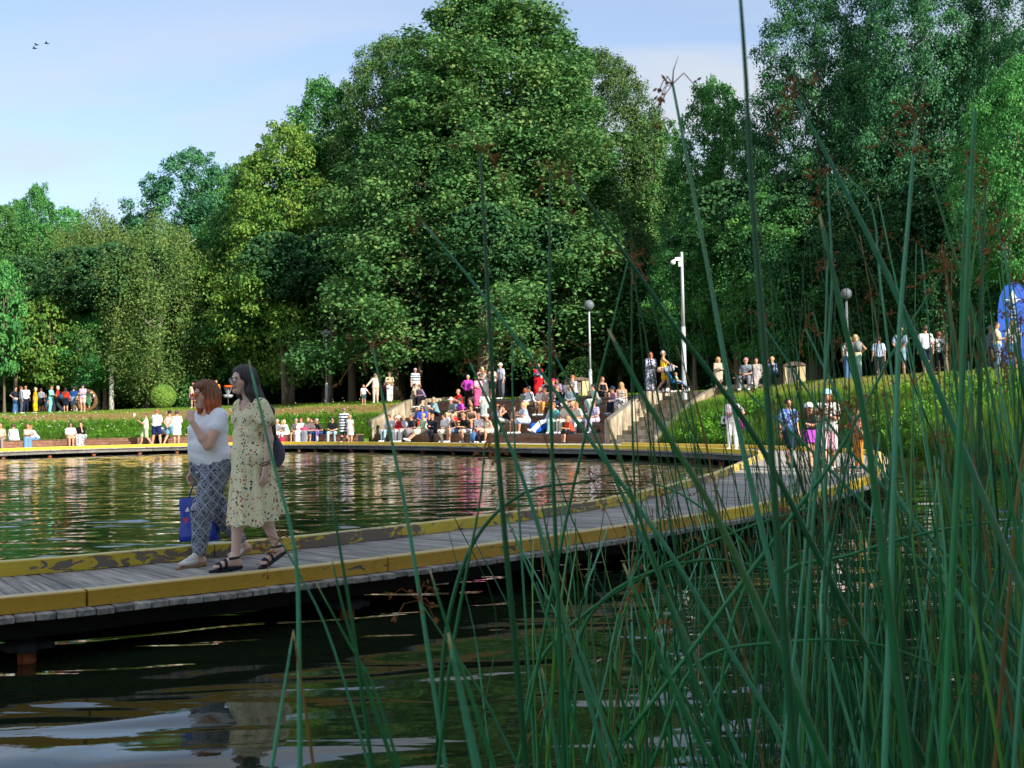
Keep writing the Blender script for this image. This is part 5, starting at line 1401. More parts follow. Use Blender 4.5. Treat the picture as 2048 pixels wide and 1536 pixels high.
# far left path (d about 75 m)
for (px, d, H, f, pk, cl, hr, lb, kw) in [
    (31, 75.9, 1.72, 60, HP, [(T, '#232a3a'), (WD_, '#4a6f9e')], ('short', '#1a1614'), 'person in navy tee and wide blue jeans, leftmost of the group on the path', {}),
    (42, 75.7, 1.75, 120, ST, [(LG, '#8892a0'), (TR_, '#545c68')], ('short', '#5a4030'), 'person in a grey hooded jacket with navy shoulders standing close to the navy tee', {}),
    (51, 76.2, 1.78, 30, SO, [(T, '#eceef2'), (TR_, '#222b40')], ('crop', '#6b4a3a'), 'man in white polo shirt and dark navy trousers wearing sunglasses on the path', {'gl': True}),
    (70, 75.8, 1.64, -70, ST, [(MX, '#f5b50e')], ('bob', '#cdbb92'), 'blonde woman in a long bright yellow dress on the path', {}),
    (82, 76.8, 1.6, 170, ST, [(T, '#77808c', 'floral', '#cfd2da'), (SK, '#20242c')], ('short', '#4a3830'), 'woman in patterned grey top and dark skirt in the shade behind the yellow dress', {}),
    (91, 77.0, 1.25, 170, ST, [(T, '#26324a'), (SH, '#9fc6d8')], ('crop', '#3a2c24'), 'child in a dark top and pale shorts in the shade by the yellow dress', {'child': True}),
    (102, 75.8, 1.72, 75, HD, [(LG, '#84dcd6'), (WD_, '#84dcd6')], ('short', '#6a4a3c'), 'woman in a long pale turquoise outfit facing right on the path', {}),
    (115, 75.6, 1.70, -70, ('walk', 'hold', .02), [(T, '#d03428'), (WD_, '#34363c')], ('bob', '#d8cfb4'), 'curly blond-haired woman in red top and flowing black trousers striding left', {'w': 1.05}),
    (131, 76.6, 1.6, 180, ST, [(LG, '#cc3a26'), (SK, '#1c2536')], ('long', '#3a241c'), 'long-haired girl in an orange-red sweater seen from behind on the path', {}),
    (147, 76.9, 1.66, 180, ST, [(T, '#1d4f8e'), (SK, '#8fa6c6')], ('short', '#2a2220'), 'person in royal blue top and pale blue skirt seen from behind on the path', {}),
    (165, 75.4, 1.76, -10, ('stand', 'down+hold'), [(T, '#c5b4dc'), (SH, '#e6b9ae')], None, 'man in lilac tee, pink shorts and dark cap in front of the straw ring', {'gl': True, 'hat': ('cap', '#2c3040')}),
    (175, 77.4, 1.5, 180, ST, [(T, '#37664c'), (SK, '#3f7a58')], ('long', '#2a1f1c'), 'child in green in the shade right of the man in lilac', {'child': True}),
    (386, 73.6, 1.6, 0, ST, [(T, '#d9c9a8'), (SH, '#8a4a6a')], ('short', '#8a2a5a'), 'person with magenta-dyed hair on the path behind the red-haired near woman', {}),
    (408, 73.8, 1.72, 0, ST, [(T, '#8a9098'), (TR_, '#3a3f48')], ('short', '#2a1e1a'), 'dark-haired person in grey on the path behind the near women', {}),
    (432, 73.3, 1.70, 20, ('stand', 'hold'), [(LG, '#f2901c'), (TR_, '#e6e6e6')], ('crop', '#7a5238'), 'person in a bright orange top and white trousers on the path between the near women', {}),
    (727, 67.2, 1.12, 10, ('stand', 'down+out'), [(T, '#f0ece6'), (SH, '#3a5a5a')], ('crop', '#b08a60'), 'toddler in a white tee holding the hand of a woman in cream', {'child': True}),
    (751, 67.4, 1.68, 0, ('stand', 'out+down'), [(LG, '#f0ddc4'), (TR_, '#f0cdb8')], ('bob', '#cfae78'), 'blonde woman in cream sweatshirt and pale pink trousers holding a toddler by the hand', {'gl': True}),
    (779, 67.0, 1.66, 10, ('walk', 'hold'), [(T, '#cdbb9c'), (WD_, '#f2eee6')], ('short', '#c8b088'), 'woman in a beige tee and wide white trousers walking with a small bag', {'gl': True}),
    (769, 69.5, 1.2, 0, ST, [(T, '#5a2530'), (TR_, '#1f2430')], None, 'child in dark red and a grey-blue cap in the shade between two strolling women', {'child': True, 'hat': ('cap', '#4a5a78')}),
    (831, 64.6, 1.80, 25, ('walk', 'down'), [(T, '#f0f2f4', 'stripe', '#25324e', .5), (TR_, '#efe8d8')], ('crop', '#b8b4b0'), 'grey-haired man in a navy and white striped shirt and white trousers, hands by his sides', {'gl': True, 'w': 1.05}),
    (1302, 49.3, 1.70, 10, HD, [(LG, '#c9c6d2', 'blotch', '#3a4a96'), (MX, '#c9c6d2', 'blotch', '#3b4670')], ('bob', '#9c4a2c'), 'woman with a red bob and long patterned coat at the top of the stairs', {'gl': True}),
    (1328, 49.0, 1.74, 75, ('walk', 'fwd'), [(TK, '#f3c63c'), (SH, '#f0c030')], ('crop', '#d8d2c6'), 'short-haired woman in yellow top and shorts pushing a blue pushchair', {'gl': True}),
    (1437, 50.5, 1.45, 0, ('stand', 'hold', .1), [(LG, '#cdb9a6'), (SK, '#cdb9a6')], ('long', '#c79c5c'), 'fair-haired girl in a beige coat left of the bench sitters', {'child': True}),
    (1700, 44.6, 1.66, 170, ST, [(T, '#eef0f2'), (WD_, '#5c83b0')], ('bob', '#c9b284'), 'woman in a white top and blue jeans beside the backpack wearer on the right lawn', {}),
    (1713, 43.8, 1.68, 165, ('stand', 'hip'), [(TK, '#d8c8a8'), (WD_, '#aee0cc')], ('bob', '#d0b078'), 'fair-haired woman in mint trousers carrying a grey backpack on the right lawn', {}),
    (1759, 46.5, 1.72, 180, ST, [(T, '#b4c2de'), (TR_, '#2a2e38')], ('crop', '#5a3c30'), 'man in a pale blue tee seen from behind in the shade on the right lawn', {}),
    (1803, 42.5, 1.78, 150, ('stand', 'back'), [(T, '#9aa6bc'), (SH, '#8fb8c4')], ('crop', '#6a4c38'), 'man in a grey-blue tee and pale shorts behind the reeds', {'hat': ('cap', '#b09878')}),
    (1853, 42.0, 1.76, 170, WK, [(T, '#e9ecec'), (SH, '#27314a')], ('short', '#4a3022'), 'person in a white tee and navy shorts walking away behind the reeds', {}),
    (1880, 43.2, 1.62, 170, ST, [(T, '#dcdcd8', 'blotch', '#2a2c30'), (TR_, '#1e2024')], ('short', '#7a4a30'), 'person in a black and white top and dark trousers behind the seed heads', {}),
    (1983, 42.3, 1.70, 60, HD, [(T, '#707680'), (TR_, '#555b66')], ('crop', '#8a8078'), 'person in grey in the shade left of the blue banner', {}),
    (1997, 41.2, 1.74, 60, ('stand', 'hold'), [(T, '#cdbfa0'), (TR_, '#86a2c6')], ('crop', '#3a2e28'), 'person in a beige tee and light jeans just left of the blue banner', {}),
    (2028, 40.2, 1.70, 170, ST, [(T, '#f0eef2', 'blotch', '#6a5068', ), (SH, '#5a7ea0')], ('long', '#b8986a'), 'long-haired woman in a white tee and denim shorts in front of the blue banner', {}),
    (2014, 42.0, 1.25, 0, ST, [(T, '#e8e8ea'), (SH, '#88909c')], ('short', '#a07850'), 'child in white between the beige tee and the denim shorts by the banner', {'child': True})]:
    P_(at_lawn(px, d), H, f, pk, cl, hr, lb, **kw)
# left bench and far deck
for (px, f, H, pk, cl, hr, lb, kw) in [
    (0, 20, 1.68, S_UP, [(TK, '#eab2a4'), (TR_, '#a08c86')], ('short', '#7a4a3a'), 'woman in pink and taupe on the bench, cut by the left edge of the photo', {}),
    (25, 175, 1.62, ('sit', 'down', .1), [(LG, '#eef0f4'), (SH, '#c8ccd4')], ('short', '#5a443a'), 'person in a loose white shirt sitting with the back to the water', {}),
    (55, 20, 1.6, ('sit', 'cross', .2), [(TK, '#eceaf0'), (WD_, '#6f97bc')], ('long', '#8a5a40'), 'girl in a white tank and jeans, arms crossed, on the left bench', {}),
    (71, -30, 1.62, ('sit', 'knees', .6), [(LG, '#ecedf2'), (WD_, '#6d94b8')], ('short', '#a8764c'), 'person in a white long-sleeve and jeans bending far forward on the left bench', {}),
    (140, 25, 1.62, ('sit', 'lap', .15), [(T, '#f0eef0'), (SH, '#d8b48c')], ('long', '#3a2420'), 'girl in a white top with bare legs and white shoes left of the black-topped woman', {'gl': True}),
    (163, 5, 1.7, ('sit', 'lap+chin', .3), [(T, '#1c1e22'), ('long_skirt', '#e0e2e6', 'blotch', '#5a6068')], ('short', '#1c1614'), 'dark-haired woman in a black tee and patterned white skirt resting her head on her hand', {}),
    (310, 0, 1.1, ('squat', 'lap', .2), [(T, '#e83aa0'), (SH, '#2f5a78')], ('short', '#4a342a'), 'child in a magenta top crouching behind the navy shorts', {'child': True, 'shoes': '#e8e6e2'}),
    (324, -15, 1.6, ('sit', 'knees', .5), [(T, '#c6cce0'), (TR_, '#22262c')], ('short', '#6a4a3c'), 'seated person in light tee and black trousers leaning forward among the standing backs', {}),
    (379, -30, 1.2, ('sit', 'hold', .2), [(T, '#202226'), (SH, '#2a2c30')], None, 'child with a pale grey helmet-like cap and black tee sitting left of the red-haired woman', {'child': True, 'hat': ('cap', '#aab8c8')}),
    (547, -30, 1.62, ('sit', 'lap', .3), [(LG, '#d8cbc4', 'floral', '#b0a0a4'), (TR_, '#f0ede6')], ('short', '#4a2c22'), 'white-capped person in a patterned top, leftmost sitter right of the near women', {'hat': ('cap', '#f2f2f0')}),
    (561, -40, 1.68, ('sit', 'knees', .45), [(T, '#eef0f4'), ('long_shorts', '#f2f2f2')], ('crop', '#b0b4b8'), 'grey-haired man in white tee and white shorts leaning on his knees', {}),
    (573, -40, 1.62, ('sit', 'lap+face', .4), [(T, '#cfe2da'), (TR_, '#f2f0ee')], ('bob', '#dcc890'), 'blonde woman in a mint top and white trousers with a hand at her face', {}),
    (592, -20, 1.62, ('sit', 'lap', .1), [(T, '#7a6e70')], ('short', '#a8a4a4'), 'grey-haired person in a dark shirt and sunglasses partly hidden on the bench', {'gl': True}),
    (602, -10, 1.66, ('sit', 'lap', .12), [(T, '#f2eee6'), ('long_skirt', '#eef0ec')], ('short', '#8a4034'), 'red-haired woman in a cream tee and white skirt with a pink bag on her lap', {'w': 1.05}),
    (616, -20, 1.66, ('sit', 'lap', .1), [(TK, '#f4f0ee'), ('long_skirt', '#8a8c98')], ('crop', '#d09c58'), 'short-haired blonde in a white tank top and long grey skirt', {}),
    (630, -40, 1.74, ('sit', 'knees', .45), [(T, '#f0cec6'), ('long_shorts', '#2c4a72')], ('short', '#1a1615'), 'black-haired man in a pale pink tee and denim shorts hunched forward', {}),
    (643, -45, 1.74, ('sit', 'knees', .6), [(T, '#4a4a3c', 'blotch', '#232838'), (TR_, '#2d5486')], ('crop', '#a8a09a'), 'man in dark camouflage tee and blue jeans bending forward on the bench', {'sk': '#d08a6a'}),
    (664, 0, 1.66, ('sitwide', 'lap', .08), [(T, '#1b1c20'), (TR_, '#a9c0d0')], ('short', '#2a1e1a'), 'woman in black tee, light jeans and sunglasses, rightmost sitter on the bench', {'gl': True})]:
    p = at_bench(px); P_(p, H, f, pk, cl, hr, lb, **kw)
for (px, y, f, H, pk, cl, hr, lb, kw) in [
    (291, 887.5, -70, 1.64, ('walk', 'phone'), [(T, '#f0e4c8'), ('long_shorts', '#b8c8a0')], ('crop', '#6a4c3a'), 'boy in cream tee and pale green shorts holding up a stick by the water', {}),
    (312, 887, 175, 1.82, ('wide', 'hold', .12), [(T, '#eef2f6'), (SH, '#1f2c5c')], ('crop', '#a8644a'), 'broad man in a white tee and navy shorts seen from behind', {'w': 1.08}),
    (337, 886.6, 160, 1.76, ('walk', 'back', .1), [(TK, '#f2d6ca'), (SH, '#6f9db0')], ('short', '#15161c'), 'person in a pale pink tank and denim shorts seen from behind, hands held behind', {}),
    (352, 886.4, 175, 1.74, ('stand', 'hold', .15), [(T, '#f4f2ee'), (SK, '#f2eed8')], ('short', '#4a4048'), 'woman in a white top and cream skirt seen from behind', {'w': 1.05}),
    (687, 888.5, 175, 1.70, ('walk', 'down', .05), [(DR, '#dfe8ee', 'stripe', '#1f2d4a', .5), ('leggings', '#20242c')], ('short', '#8a7068'), 'person in a navy and white striped tunic seen from behind walking toward the bench', {'w': 1.1}),
    (699, 889, 150, 1.35, ST, [(DR, '#f6ece4'), (SK, '#e9efe6')], ('short', '#c09a70'), 'small girl in a white dress walking beside the striped tunic', {'child': True})]:
    P_(at_bench(px, -1.25), H, f, pk, cl, hr, lb, **kw)
# two people on the top of the left wall
p = amp(.1, 3.0, 2.50); P_(V((-5.25, 62.4, 2.08)), 1.66, 70, ('sitback', 'lap', .2), [(T, '#b8a890'), (TR_, '#b3a07e')], ('short', '#4a3a30'), 'person in beige trousers and blue shoes sitting behind the crouching plaid shirt', shoes='#2a6ab0')
P_(V((-4.72, 61.9, 2.06)), 1.66, -40, ('sit', 'lap', .5), [(LG, '#9c86a4', 'plaid', '#6a5a78'), (TR_, '#20222c')], ('short', '#5a4034'), 'person in a lilac plaid shirt bent over a yellow bag on the left wall top')
# amphitheatre rows
GA = -46
for (px, row, f, H, pk, cl, hr, lb, kw) in [
    (778, 0, -40, 1.66, S_UP, [(T, '#f2eeee'), (TR_, '#a6c2cc')], ('short', '#6a4430'), 'man in a white tee and light jeans at the left end of the lowest step', {}),
    (790, 0, 5, 1.64, S_PH, [(LG, '#e8dcd0'), (TR_, '#efe9dc')], ('short', '#7a6450'), 'brown-haired woman in pale clothes second from the left on the lowest step', {}),
    (803, 0, -50, 1.64, S_LN, [(LG, '#c42638'), (TR_, '#f0ede8')], ('crop', '#c8bca8'), 'person in a dark red top and white trousers on the lowest step', {'hat': ('cap', '#ece4d4')}),
    (799, 0, -60, 1.15, ('sit', 'lap', .1), [(T, '#26304c'), (SH, '#26304c')], ('short', '#7a5a40'), 'toddler in navy leaning against the knees of the dark red top', {'child': True}),
    (815, 0, -55, 1.66, S_LN, [(T, '#d6dce4', 'stripe', '#a8b4c4'), (TR_, '#eeeae2')], ('short', '#c9a878'), 'woman in a pale striped tee and white trousers bending forward on the lowest step', {}),
    (828, 0, -60, 1.66, S_LN2, [(T, '#34343a'), ('long_skirt', '#8d8688')], ('short', '#9a6a4c'), 'woman in a black top and long grey skirt with folded arms on the lowest step', {}),
    (846, 0, -62, 1.70, S_EX, [(LG, '#b6d2ae'), (SK, '#efe4c8')], ('short', '#e0b070'), 'blonde woman in a pale green top with bare legs stretched out on the lowest step', {}),
    (867, 0, -25, 1.68, ('sitback', 'hold', .3), [(LG, '#2a2d36'), (TR_, '#2f343c')], ('bun', '#a87848'), 'fair-haired girl in a black jacket and dark leggings on the lowest step', {'shoes': '#1a1c20'}),
    (893, 0, -50, 1.68, S_LN2, [(T, '#f4f2f4'), (TR_, '#efe4cc')], ('bun', '#3a2420'), 'person with a dark bun in a white tee and cream trousers on the lowest step', {}),
    (913, 0, -60, 1.70, S_LN, [(TK, '#222330'), (SH, '#5f88ae')], ('crop', '#b0a890'), 'woman in a black strap top, denim shorts and white shoes on the lowest step', {}),
    (934, 0, -50, 1.68, ('sitback', 'hold', .4), [(T, '#1c1d22'), (SH, '#f4eee6')], ('short', '#b08a54'), 'person in a black tee and white shorts bending over the blue rucksack', {}),
    (963, 0, -40, 1.72, S_LN, [(T, '#f2f4f8'), (SH, '#efe6d6')], ('crop', '#8a7a78'), 'red-faced man in a white tee looking down on the lowest step', {'sk': '#d88a72'}),
    (979, 0, -50, 1.62, S_WD, [(TK, '#f4e2a0', 'blotch', '#f0f0ea'), (SH, '#f0f0dc')], None, 'boy in a white cap and yellow printed vest on the lowest step', {'hat': ('cap', '#f6f4f4')}),
    (832, 1, 0, 1.62, S_UP, [(T, '#757a80'), (TR_, '#3a3e48')], ('short', '#201818'), 'person in grey tee and sunglasses just left of the woman in royal blue', {'gl': True}),
    (844, 1, -10, 1.66, S_UP, [(T, '#3a55c8'), (TR_, '#c8402a')], ('long', '#2a1a1a'), 'long-haired woman in royal blue and sunglasses on the second step', {'gl': True}),
    (897, 1, -40, 1.25, S_LN, [(T, '#e8f0f6'), (SH, '#d8e0e8')], ('short', '#e6d09c'), 'very blond child in white bending forward on the second step', {'child': True}),
    (907, 1, 60, 1.2, ('sit', 'cross', .2), [(T, '#d42c30'), (SH, '#f0b828')], ('short', '#ecd8a4'), 'blond child in red wrapped in a yellow shawl on the second step', {'child': True}),
    (946, 1, -25, 1.68, S_LN, [(TK, '#3a342c', 'floral', '#b08850'), (SH, '#6a3a34')], ('short', '#6a4430'), 'brown-haired woman in a dark floral top leaning on bare arms on the second step', {}),
    (994, 1, 10, 1.66, S_UP, [(T, '#e9eef4', 'blotch', '#3a5ea8'), (TR_, '#26282c')], ('short', '#c04a20'), 'orange-haired woman in a white and blue printed top on the second step', {}),
    (1001, 1, -30, 1.6, S_LN, [(T, '#eceef2'), (TR_, '#202226')], ('short', '#1e1a1e'), 'dark-haired person in white beside the orange-haired woman', {}),
    (1014, 1, -65, 1.70, S_CH, [(TK, '#1d1e24'), (TR_, '#d9dac6', 'floral', '#8a9080')], ('short', '#241c20'), 'woman in a black vest, floral trousers and sunglasses with her fist at her chin', {'gl': True}),
    (1035, 1, -40, 1.6, S_LN, [(T, '#c8a090'), (SH, '#b8c0c8')], ('short', '#2a2020'), 'dark-haired person half hidden behind the blue and white floral dress', {}),
    (1051, 1, -55, 1.72, ('sit', 'cross', .3), [(DR, '#dfeaf6', 'blotch', '#7aa4d8')], ('short', '#d9b47c'), 'blonde woman in a blue and white floral dress with folded arms on the second step', {}),
    (1097, 1, -60, 1.74, S_BK, [(LG, '#c2ccdc', 'plaid', '#a890b0'), (TR_, '#dfe3e8')], ('short', '#7a5a48'), 'person in a pale checked shirt leaning back with legs stretched over royal blue cloth', {}),
    (1112, 1, -35, 1.66, S_LN, [(T, '#5fa6a4'), (WD_, '#a3d2c8')], ('short', '#c06a30'), 'ginger-haired woman in a turquoise top and mint trousers looking down', {}),
    (1131, 1, -45, 1.68, S_UP, [(T, '#f0e4d0'), (TR_, '#e8dcc4')], ('crop', '#d8b890'), 'fair man in cream behind the boy in the orange-red tee', {}),
    (1147, 1, -35, 1.72, ('sit', 'face', .15), [(TK, '#e8c8a8'), (TR_, '#eceadf')], ('long', '#e0b078'), 'long-haired woman in white trousers holding a camera to her face', {}),
    (1161, 1, -50, 1.70, S_LN, [(T, '#dfe2d4'), (TR_, '#dfe6ea')], ('short', '#c08850'), 'person in a pale sage shirt hunched beside the photographing woman', {}),
    (1140, 0, -60, 1.42, ('sit', 'hold', .3), [(T, '#e8502e'), ('long_shorts', '#1e2024')], ('crop', '#c89868'), 'boy in a bright orange-red tee and black shorts alone on the lowest step', {'child': True, 'shoes': '#22242a'}),
    (1188, 1, -40, 1.72, S_UP, [(T, '#c9bfe0', 'plaid', '#8878b0'), (TR_, '#d2cbe4', 'floral', '#a89cc8')], ('short', '#7a4a30'), 'short-haired woman in a violet checked shirt beside a black bag on the right', {}),
    (872, 2, -62, 1.74, S_PH, [(T, '#86aab0'), (SH, '#1f2834')], ('crop', '#a8a08c'), 'grey-haired man in a teal tee and black shorts reading on the third step', {'w': 1.05}),
    (860, 2, -50, 1.6, S_LN, [(T, '#e8eef4'), (TR_, '#eceef0')], ('short', '#8a7460'), 'person in white hidden behind the man in the teal tee', {}),
    (908, 2, -60, 1.66, S_LN2, [(LG, '#9fa29a'), (TR_, '#b6a48c')], None, 'older man in a white cap and grey shirt on the third step', {'hat': ('cap', '#f2e8d8')}),
    (927, 2, -60, 1.66, S_LN, [(T, '#cc50bc'), (TR_, '#3a3034')], ('short', '#2c1e22'), 'dark-haired woman in a magenta tee sitting on the third step', {}),
    (941, 2, -70, 1.64, S_UP, [(TK, '#26242a'), (SH, '#2a2a30')], ('short', '#4a3226'), 'girl with bare sunlit shoulders in a black strap top on the third step', {}),
    (968, 3, 0, 1.55, ('sit', 'lap', .4), [(T, '#d8d8d8'), ('long_skirt', '#b8c8c0', 'floral', '#4a5a60')], ('short', '#5a4a40'), 'woman in a grey and green floral skirt crouching below the standing group', {}),
    (920, 3, -60, 1.70, ('sit', 'phone', .2), [(T, '#d42424'), (TR_, '#5a86b0')], ('crop', '#d89a78'), 'bald man in a red tee and jeans sitting left of the standing magenta tee', {}),
    (1050, 3, 170, 1.60, ('sit', 'lap', .1), [(T, '#6a6e66', 'stripe', '#b8b8a8'), (SH, '#b8a888')], ('bob', '#a8582c'), 'ginger-haired woman in a striped top with her hair to the camera on the upper step', {}),
    (1064, 3, -60, 1.74, ('sit', 'knees', .3), [(LG, '#f2f2f8'), (TR_, '#c9b48c')], ('short', '#241c1c'), 'dark-haired man in a white shirt, beige trousers and sunglasses on the upper step', {'gl': True}),
    (1086, 3, -40, 1.66, S_LN, [(T, '#f4efe8'), (SH, '#b89a6c')], ('short', '#c08050'), 'person in a white tee and tan shorts below the woman in the red dress', {}),
    (1097, 3, -50, 1.62, S_LN, [(T, '#c0a8a0'), ('trousers', '#e89a48', 'stripe', '#f0b870')], ('short', '#5a3a2c'), 'person in bright orange trousers with tanned arms on the upper step', {'sk': '#c0805a'}),
    (1121, 3, -62, 1.70, ('sit', 'lap+chin', .3), [(T, '#1b1c20'), (SH, '#202a44')], ('crop', '#a88a70'), 'close-cropped man in a black tee and sunglasses with his chin on his hand', {'gl': True}),
    (1142, 3, -30, 1.68, ('cross', 'lap', .15), [(LG, '#8a989e'), (SH, '#c8b08a')], ('long', '#5a4a3c'), 'person in a grey shirt and straw hat sitting cross-legged on the upper step', {'hat': ('sunhat', '#e0b878')}),
    (1193, 3, -62, 1.70, S_LN2, [(DR, '#d5e6da', 'floral', '#88b09a'), ('long_skirt', '#d5e6da', 'floral', '#88b09a')], ('pony', '#161418'), 'woman with a black ponytail in a mint floral dress on the upper step', {}),
    (1184, 3, -50, 1.3, S_LN, [(T, '#2a2e3c'), (SH, '#c8d890')], ('short', '#a8683c'), 'brown-haired child in a dark top in front of the mint floral dress', {'child': True}),
    (1092, 4, -40, 1.66, S_UP, [(T, '#a8a0b0'), (TR_, '#505460')], ('short', '#a86a50'), 'person in grey-lilac behind the standing red dress on the top step', {}),
    (1102, 4, -50, 1.66, S_LN, [(T, '#1c1c20'), (SH, '#202024')], ('bob', '#c8a870'), 'fair-haired woman in black on the top step', {}),
    (1107, 4, -30, 1.60, S_UP, [(T, '#e02050'), (TR_, '#a0a8b0')], None, 'person in a bright pink-red top and hat on the top step', {'hat': ('cap', '#d8305a')}),
    (1124, 4, -60, 1.70, S_LN, [(T, '#c8a8c8'), (TR_, '#a890b0')], ('short', '#2c1c1c'), 'dark-haired woman in a lilac tee on the top step', {'w': 1.08}),
    (1133, 4, -40, 1.55, S_UP, [(T, '#eceef4'), (TR_, '#8898b0')], ('short', '#3a2c28'), 'person in white with sunglasses between the lilac tee and the plaid shirt', {'gl': True}),
    (1147, 4, -50, 1.78, ('sit', 'lap+chin', .1), [(T, '#ece6e4', 'plaid', '#b08890'), (TR_, '#20283a')], ('crop', '#b06a40'), 'ginger man in a white plaid shirt and sunglasses in front of the litter bin', {'gl': True}),
    (1204, 4, 30, 1.60, S_UP, [(TK, '#20242c'), (SH, '#30343c')], ('long', '#8a4a38'), 'person with auburn hair behind the mint floral dress', {}),
    (1233, 3, -62, 1.50, S_LN, [(LG, '#c0a8c0', 'stripe', '#a05060'), (TR_, '#27364e')], ('short', '#6a4a38'), 'child in a dark cap and dark jeans at the right end of the upper step', {'child': True, 'hat': ('cap', '#28384c'), 'shoes': '#e8e8e8'}),
    (1243, 3, -20, 1.70, S_UP, [(TK, '#2c2a2c', 'stripe', '#e8dccc'), ('long_skirt', '#e0d8d8', 'blotch', '#2e2c34')], ('long', '#d2a468'), 'long-haired blonde in a black and white patterned dress beside the right stair wall', {})]:
    P_(at_tier(px, row), H*1.07, f, pk, cl, hr, lb, **kw)
# standing in the amphitheatre
for (px, row, t, f, H, pk, cl, hr, lb, kw) in [
    (936, 3, .55, -10, 1.68, ('stand', 'hip+down'), [(T, '#c744b4'), (TR_, '#232226')], ('crop', '#b8b8b8'), 'grey-haired woman standing in a magenta tee and black trousers, one hand on her hip', {'w': 1.12}),
    (955, 3, .5, 30, 1.62, ('stand', 'hold', .1), [(T, '#f0c8d4', 'blotch', '#e88aa8'), ('long_skirt', '#dd5a8a')], ('short', '#3a241e'), 'dark-haired woman standing in a pink blouse and long rose-pink skirt', {}),
    (971, 5, .3, -60, 1.68, ('stand', 'hold', .35), [(TK, '#f2efe8'), ('long_skirt', '#f0ece4')], ('bob', '#dcbc88'), 'fair-haired woman bending forward in a long off-white dress at the top', {}),
    (963, 5, .7, 10, 1.70, ST, [(TK, '#22304e'), (TR_, '#c8b898')], ('long', '#caa888'), 'long-haired woman in a navy strap top behind the standing group', {}),
    (985, 5, .5, 30, 1.70, ('stand', 'hold'), [(TK, '#efeae0'), (SH, '#1f2630')], ('short', '#7a5a40'), 'person in a white vest and dark shorts beside the man in the grey waistcoat', {}),
    (1003, 5, .3, -50, 1.80, ('stand', 'down+down', .1), [(T, '#d8e0f0', 'plaid', '#b0bcd8'), (TK, '#868a80'), (TR_, '#666a72')], ('crop', '#c8b8a8'), 'older man in a pale cap, grey waistcoat and grey trousers standing at the top edge', {'hat': ('cap', '#cfe6d8'), 'w': 1.05}),
    (1077, 5, .35, -10, 1.66, ('stand', 'hold'), [(MX, '#d8202c'), (LG, '#3a6488')], ('short', '#b06a3c'), 'woman in a long red dress and a denim jacket standing with a paper cup', {})]:
    p = at_tier(px, min(row, 5), t); 
    if row == 5: p.z = gz(p.x, p.y, 2.40) if gz(p.x, p.y, 0) > 2 else 2.40
    else: p.z = DZ+RISE*(row+1)+.004
    P_(p, H, f, pk, cl, hr, lb, **kw)
# bench on the right lawn
for (px, f, H, pk, cl, hr, lb, kw) in [
    (1494, -25, 1.74, ('sitwide', 'lap', .2), [(T, '#8c98a4'), (TR_, '#8a8c98')], None, 'man in grey tee, grey trousers and pink cap, leftmost on the park bench', {'hat': ('cap', '#c08a8a')}),
    (1513, -10, 1.66, ('sitx', 'lap', .15), [(T, '#a89c98', 'floral', '#d8d0cc'), ('long_skirt', '#a89c98', 'floral', '#d8d0cc')], ('short', '#4a2c24'), 'dark-haired woman in a beige speckled dress in the middle of the park bench', {}),
    (1549, -50, 1.66, ('sit', 'face', .25), [(T, '#3a55a0', 'floral', '#e8e8f0'), (TR_, '#1e2434')], ('short', '#d8b478'), 'blonde woman in a blue floral shirt eating at the right end of the park bench', {})]:
    p = at_lawn(px, 48.35); P_(p, H, f, pk, cl, hr, lb, **kw)
# figures on the junction of the walkway
P_(at_deck(1466, 899.5), 1.74, -25, ('stand', 'cross+hip'), [(T, '#b4a4b0', 'floral', '#e8e0e6'), (TR_, '#f4f2f2')], ('short', '#3a1c1c'), 'woman in white trousers and a speckled top carrying a white tote and a purple bag', res=.016, w=1.05)
P_(at_deck(1580, 934), 1.50, 15, ('walk', 'down'), [('loose', '#33549a', 'camo', '#5f82c4'), ('long_shorts', '#1b2438')], ('short', '#231815'), 'boy in a blue camouflage tee and navy shorts walking toward the camera', res=.014, child=False, shoes='#3c4248')
P_(at_deck(1621, 937), 1.36, 10, ('walk', 'cross'), [(T, '#1a1a1f'), ('mini', '#b04cc0')], ('long', '#6a4430'), 'girl in a white peaked cap, black top and purple skirt behind the boy in blue', res=.015, hat=('cap', '#eef0f4'), shoes=None, child=True)
P_(at_deck(1658, 943), 1.64, -15, ('walk', 'hold', .1), [('loose', '#f2f0ee'), ('long_shorts', '#ecc0d0')], ('long', '#b07848'), 'girl in a pale blue cap, white tee and pink shorts looking down to her left', res=.014, hat=('cap', '#a9cfe0'), shoes='#e6dfd6')
P_(at_deck(1718, 937), 1.30, -75, ('stand', 'hold'), [(LG, '#eec6a0', 'blotch', '#d8583a'), (TR_, '#cf8a3e')], ('short', '#5a3424'), 'small boy in a cream shirt with red patches and orange-brown trousers facing left', res=.014, child=False, shoes='#34495c')

# ---------------------------------------------------------------- things the people carry
def bag(name, loc, size, col, label, rz=0, handle=True, cat='bag'):
    r_ = empty(name, loc, rz); tag(r_, label, cat); sx, sy, sz = size
    mb = MB().box((0, 0, sz/2), (sx, sy, sz)); me = mb.mesh('pouch'); bm = bmesh.new(); bm.from_mesh(me)
    bmesh.ops.bevel(bm, geom=list(bm.edges), offset=min(size)*.3, segments=3, affect='EDGES'); 
    for v in bm.verts:
        if v.co.z > sz*.6: v.co.x *= .88; v.co.y *= .8
    bm.to_mesh(me); bm.free(); me.polygons.foreach_set('use_smooth', [True]*len(me.polygons)); link('pouch', me, cloth(col), r_)
    if handle: MB().tube([(-sx*.3, 0, sz*.93), (-sx*.2, 0, sz*1.3), (0, 0, sz*1.42), (sx*.2, 0, sz*1.3), (sx*.3, 0, sz*.93)], .012, 6).build('strap', cloth(col), r_, True)
    return r_
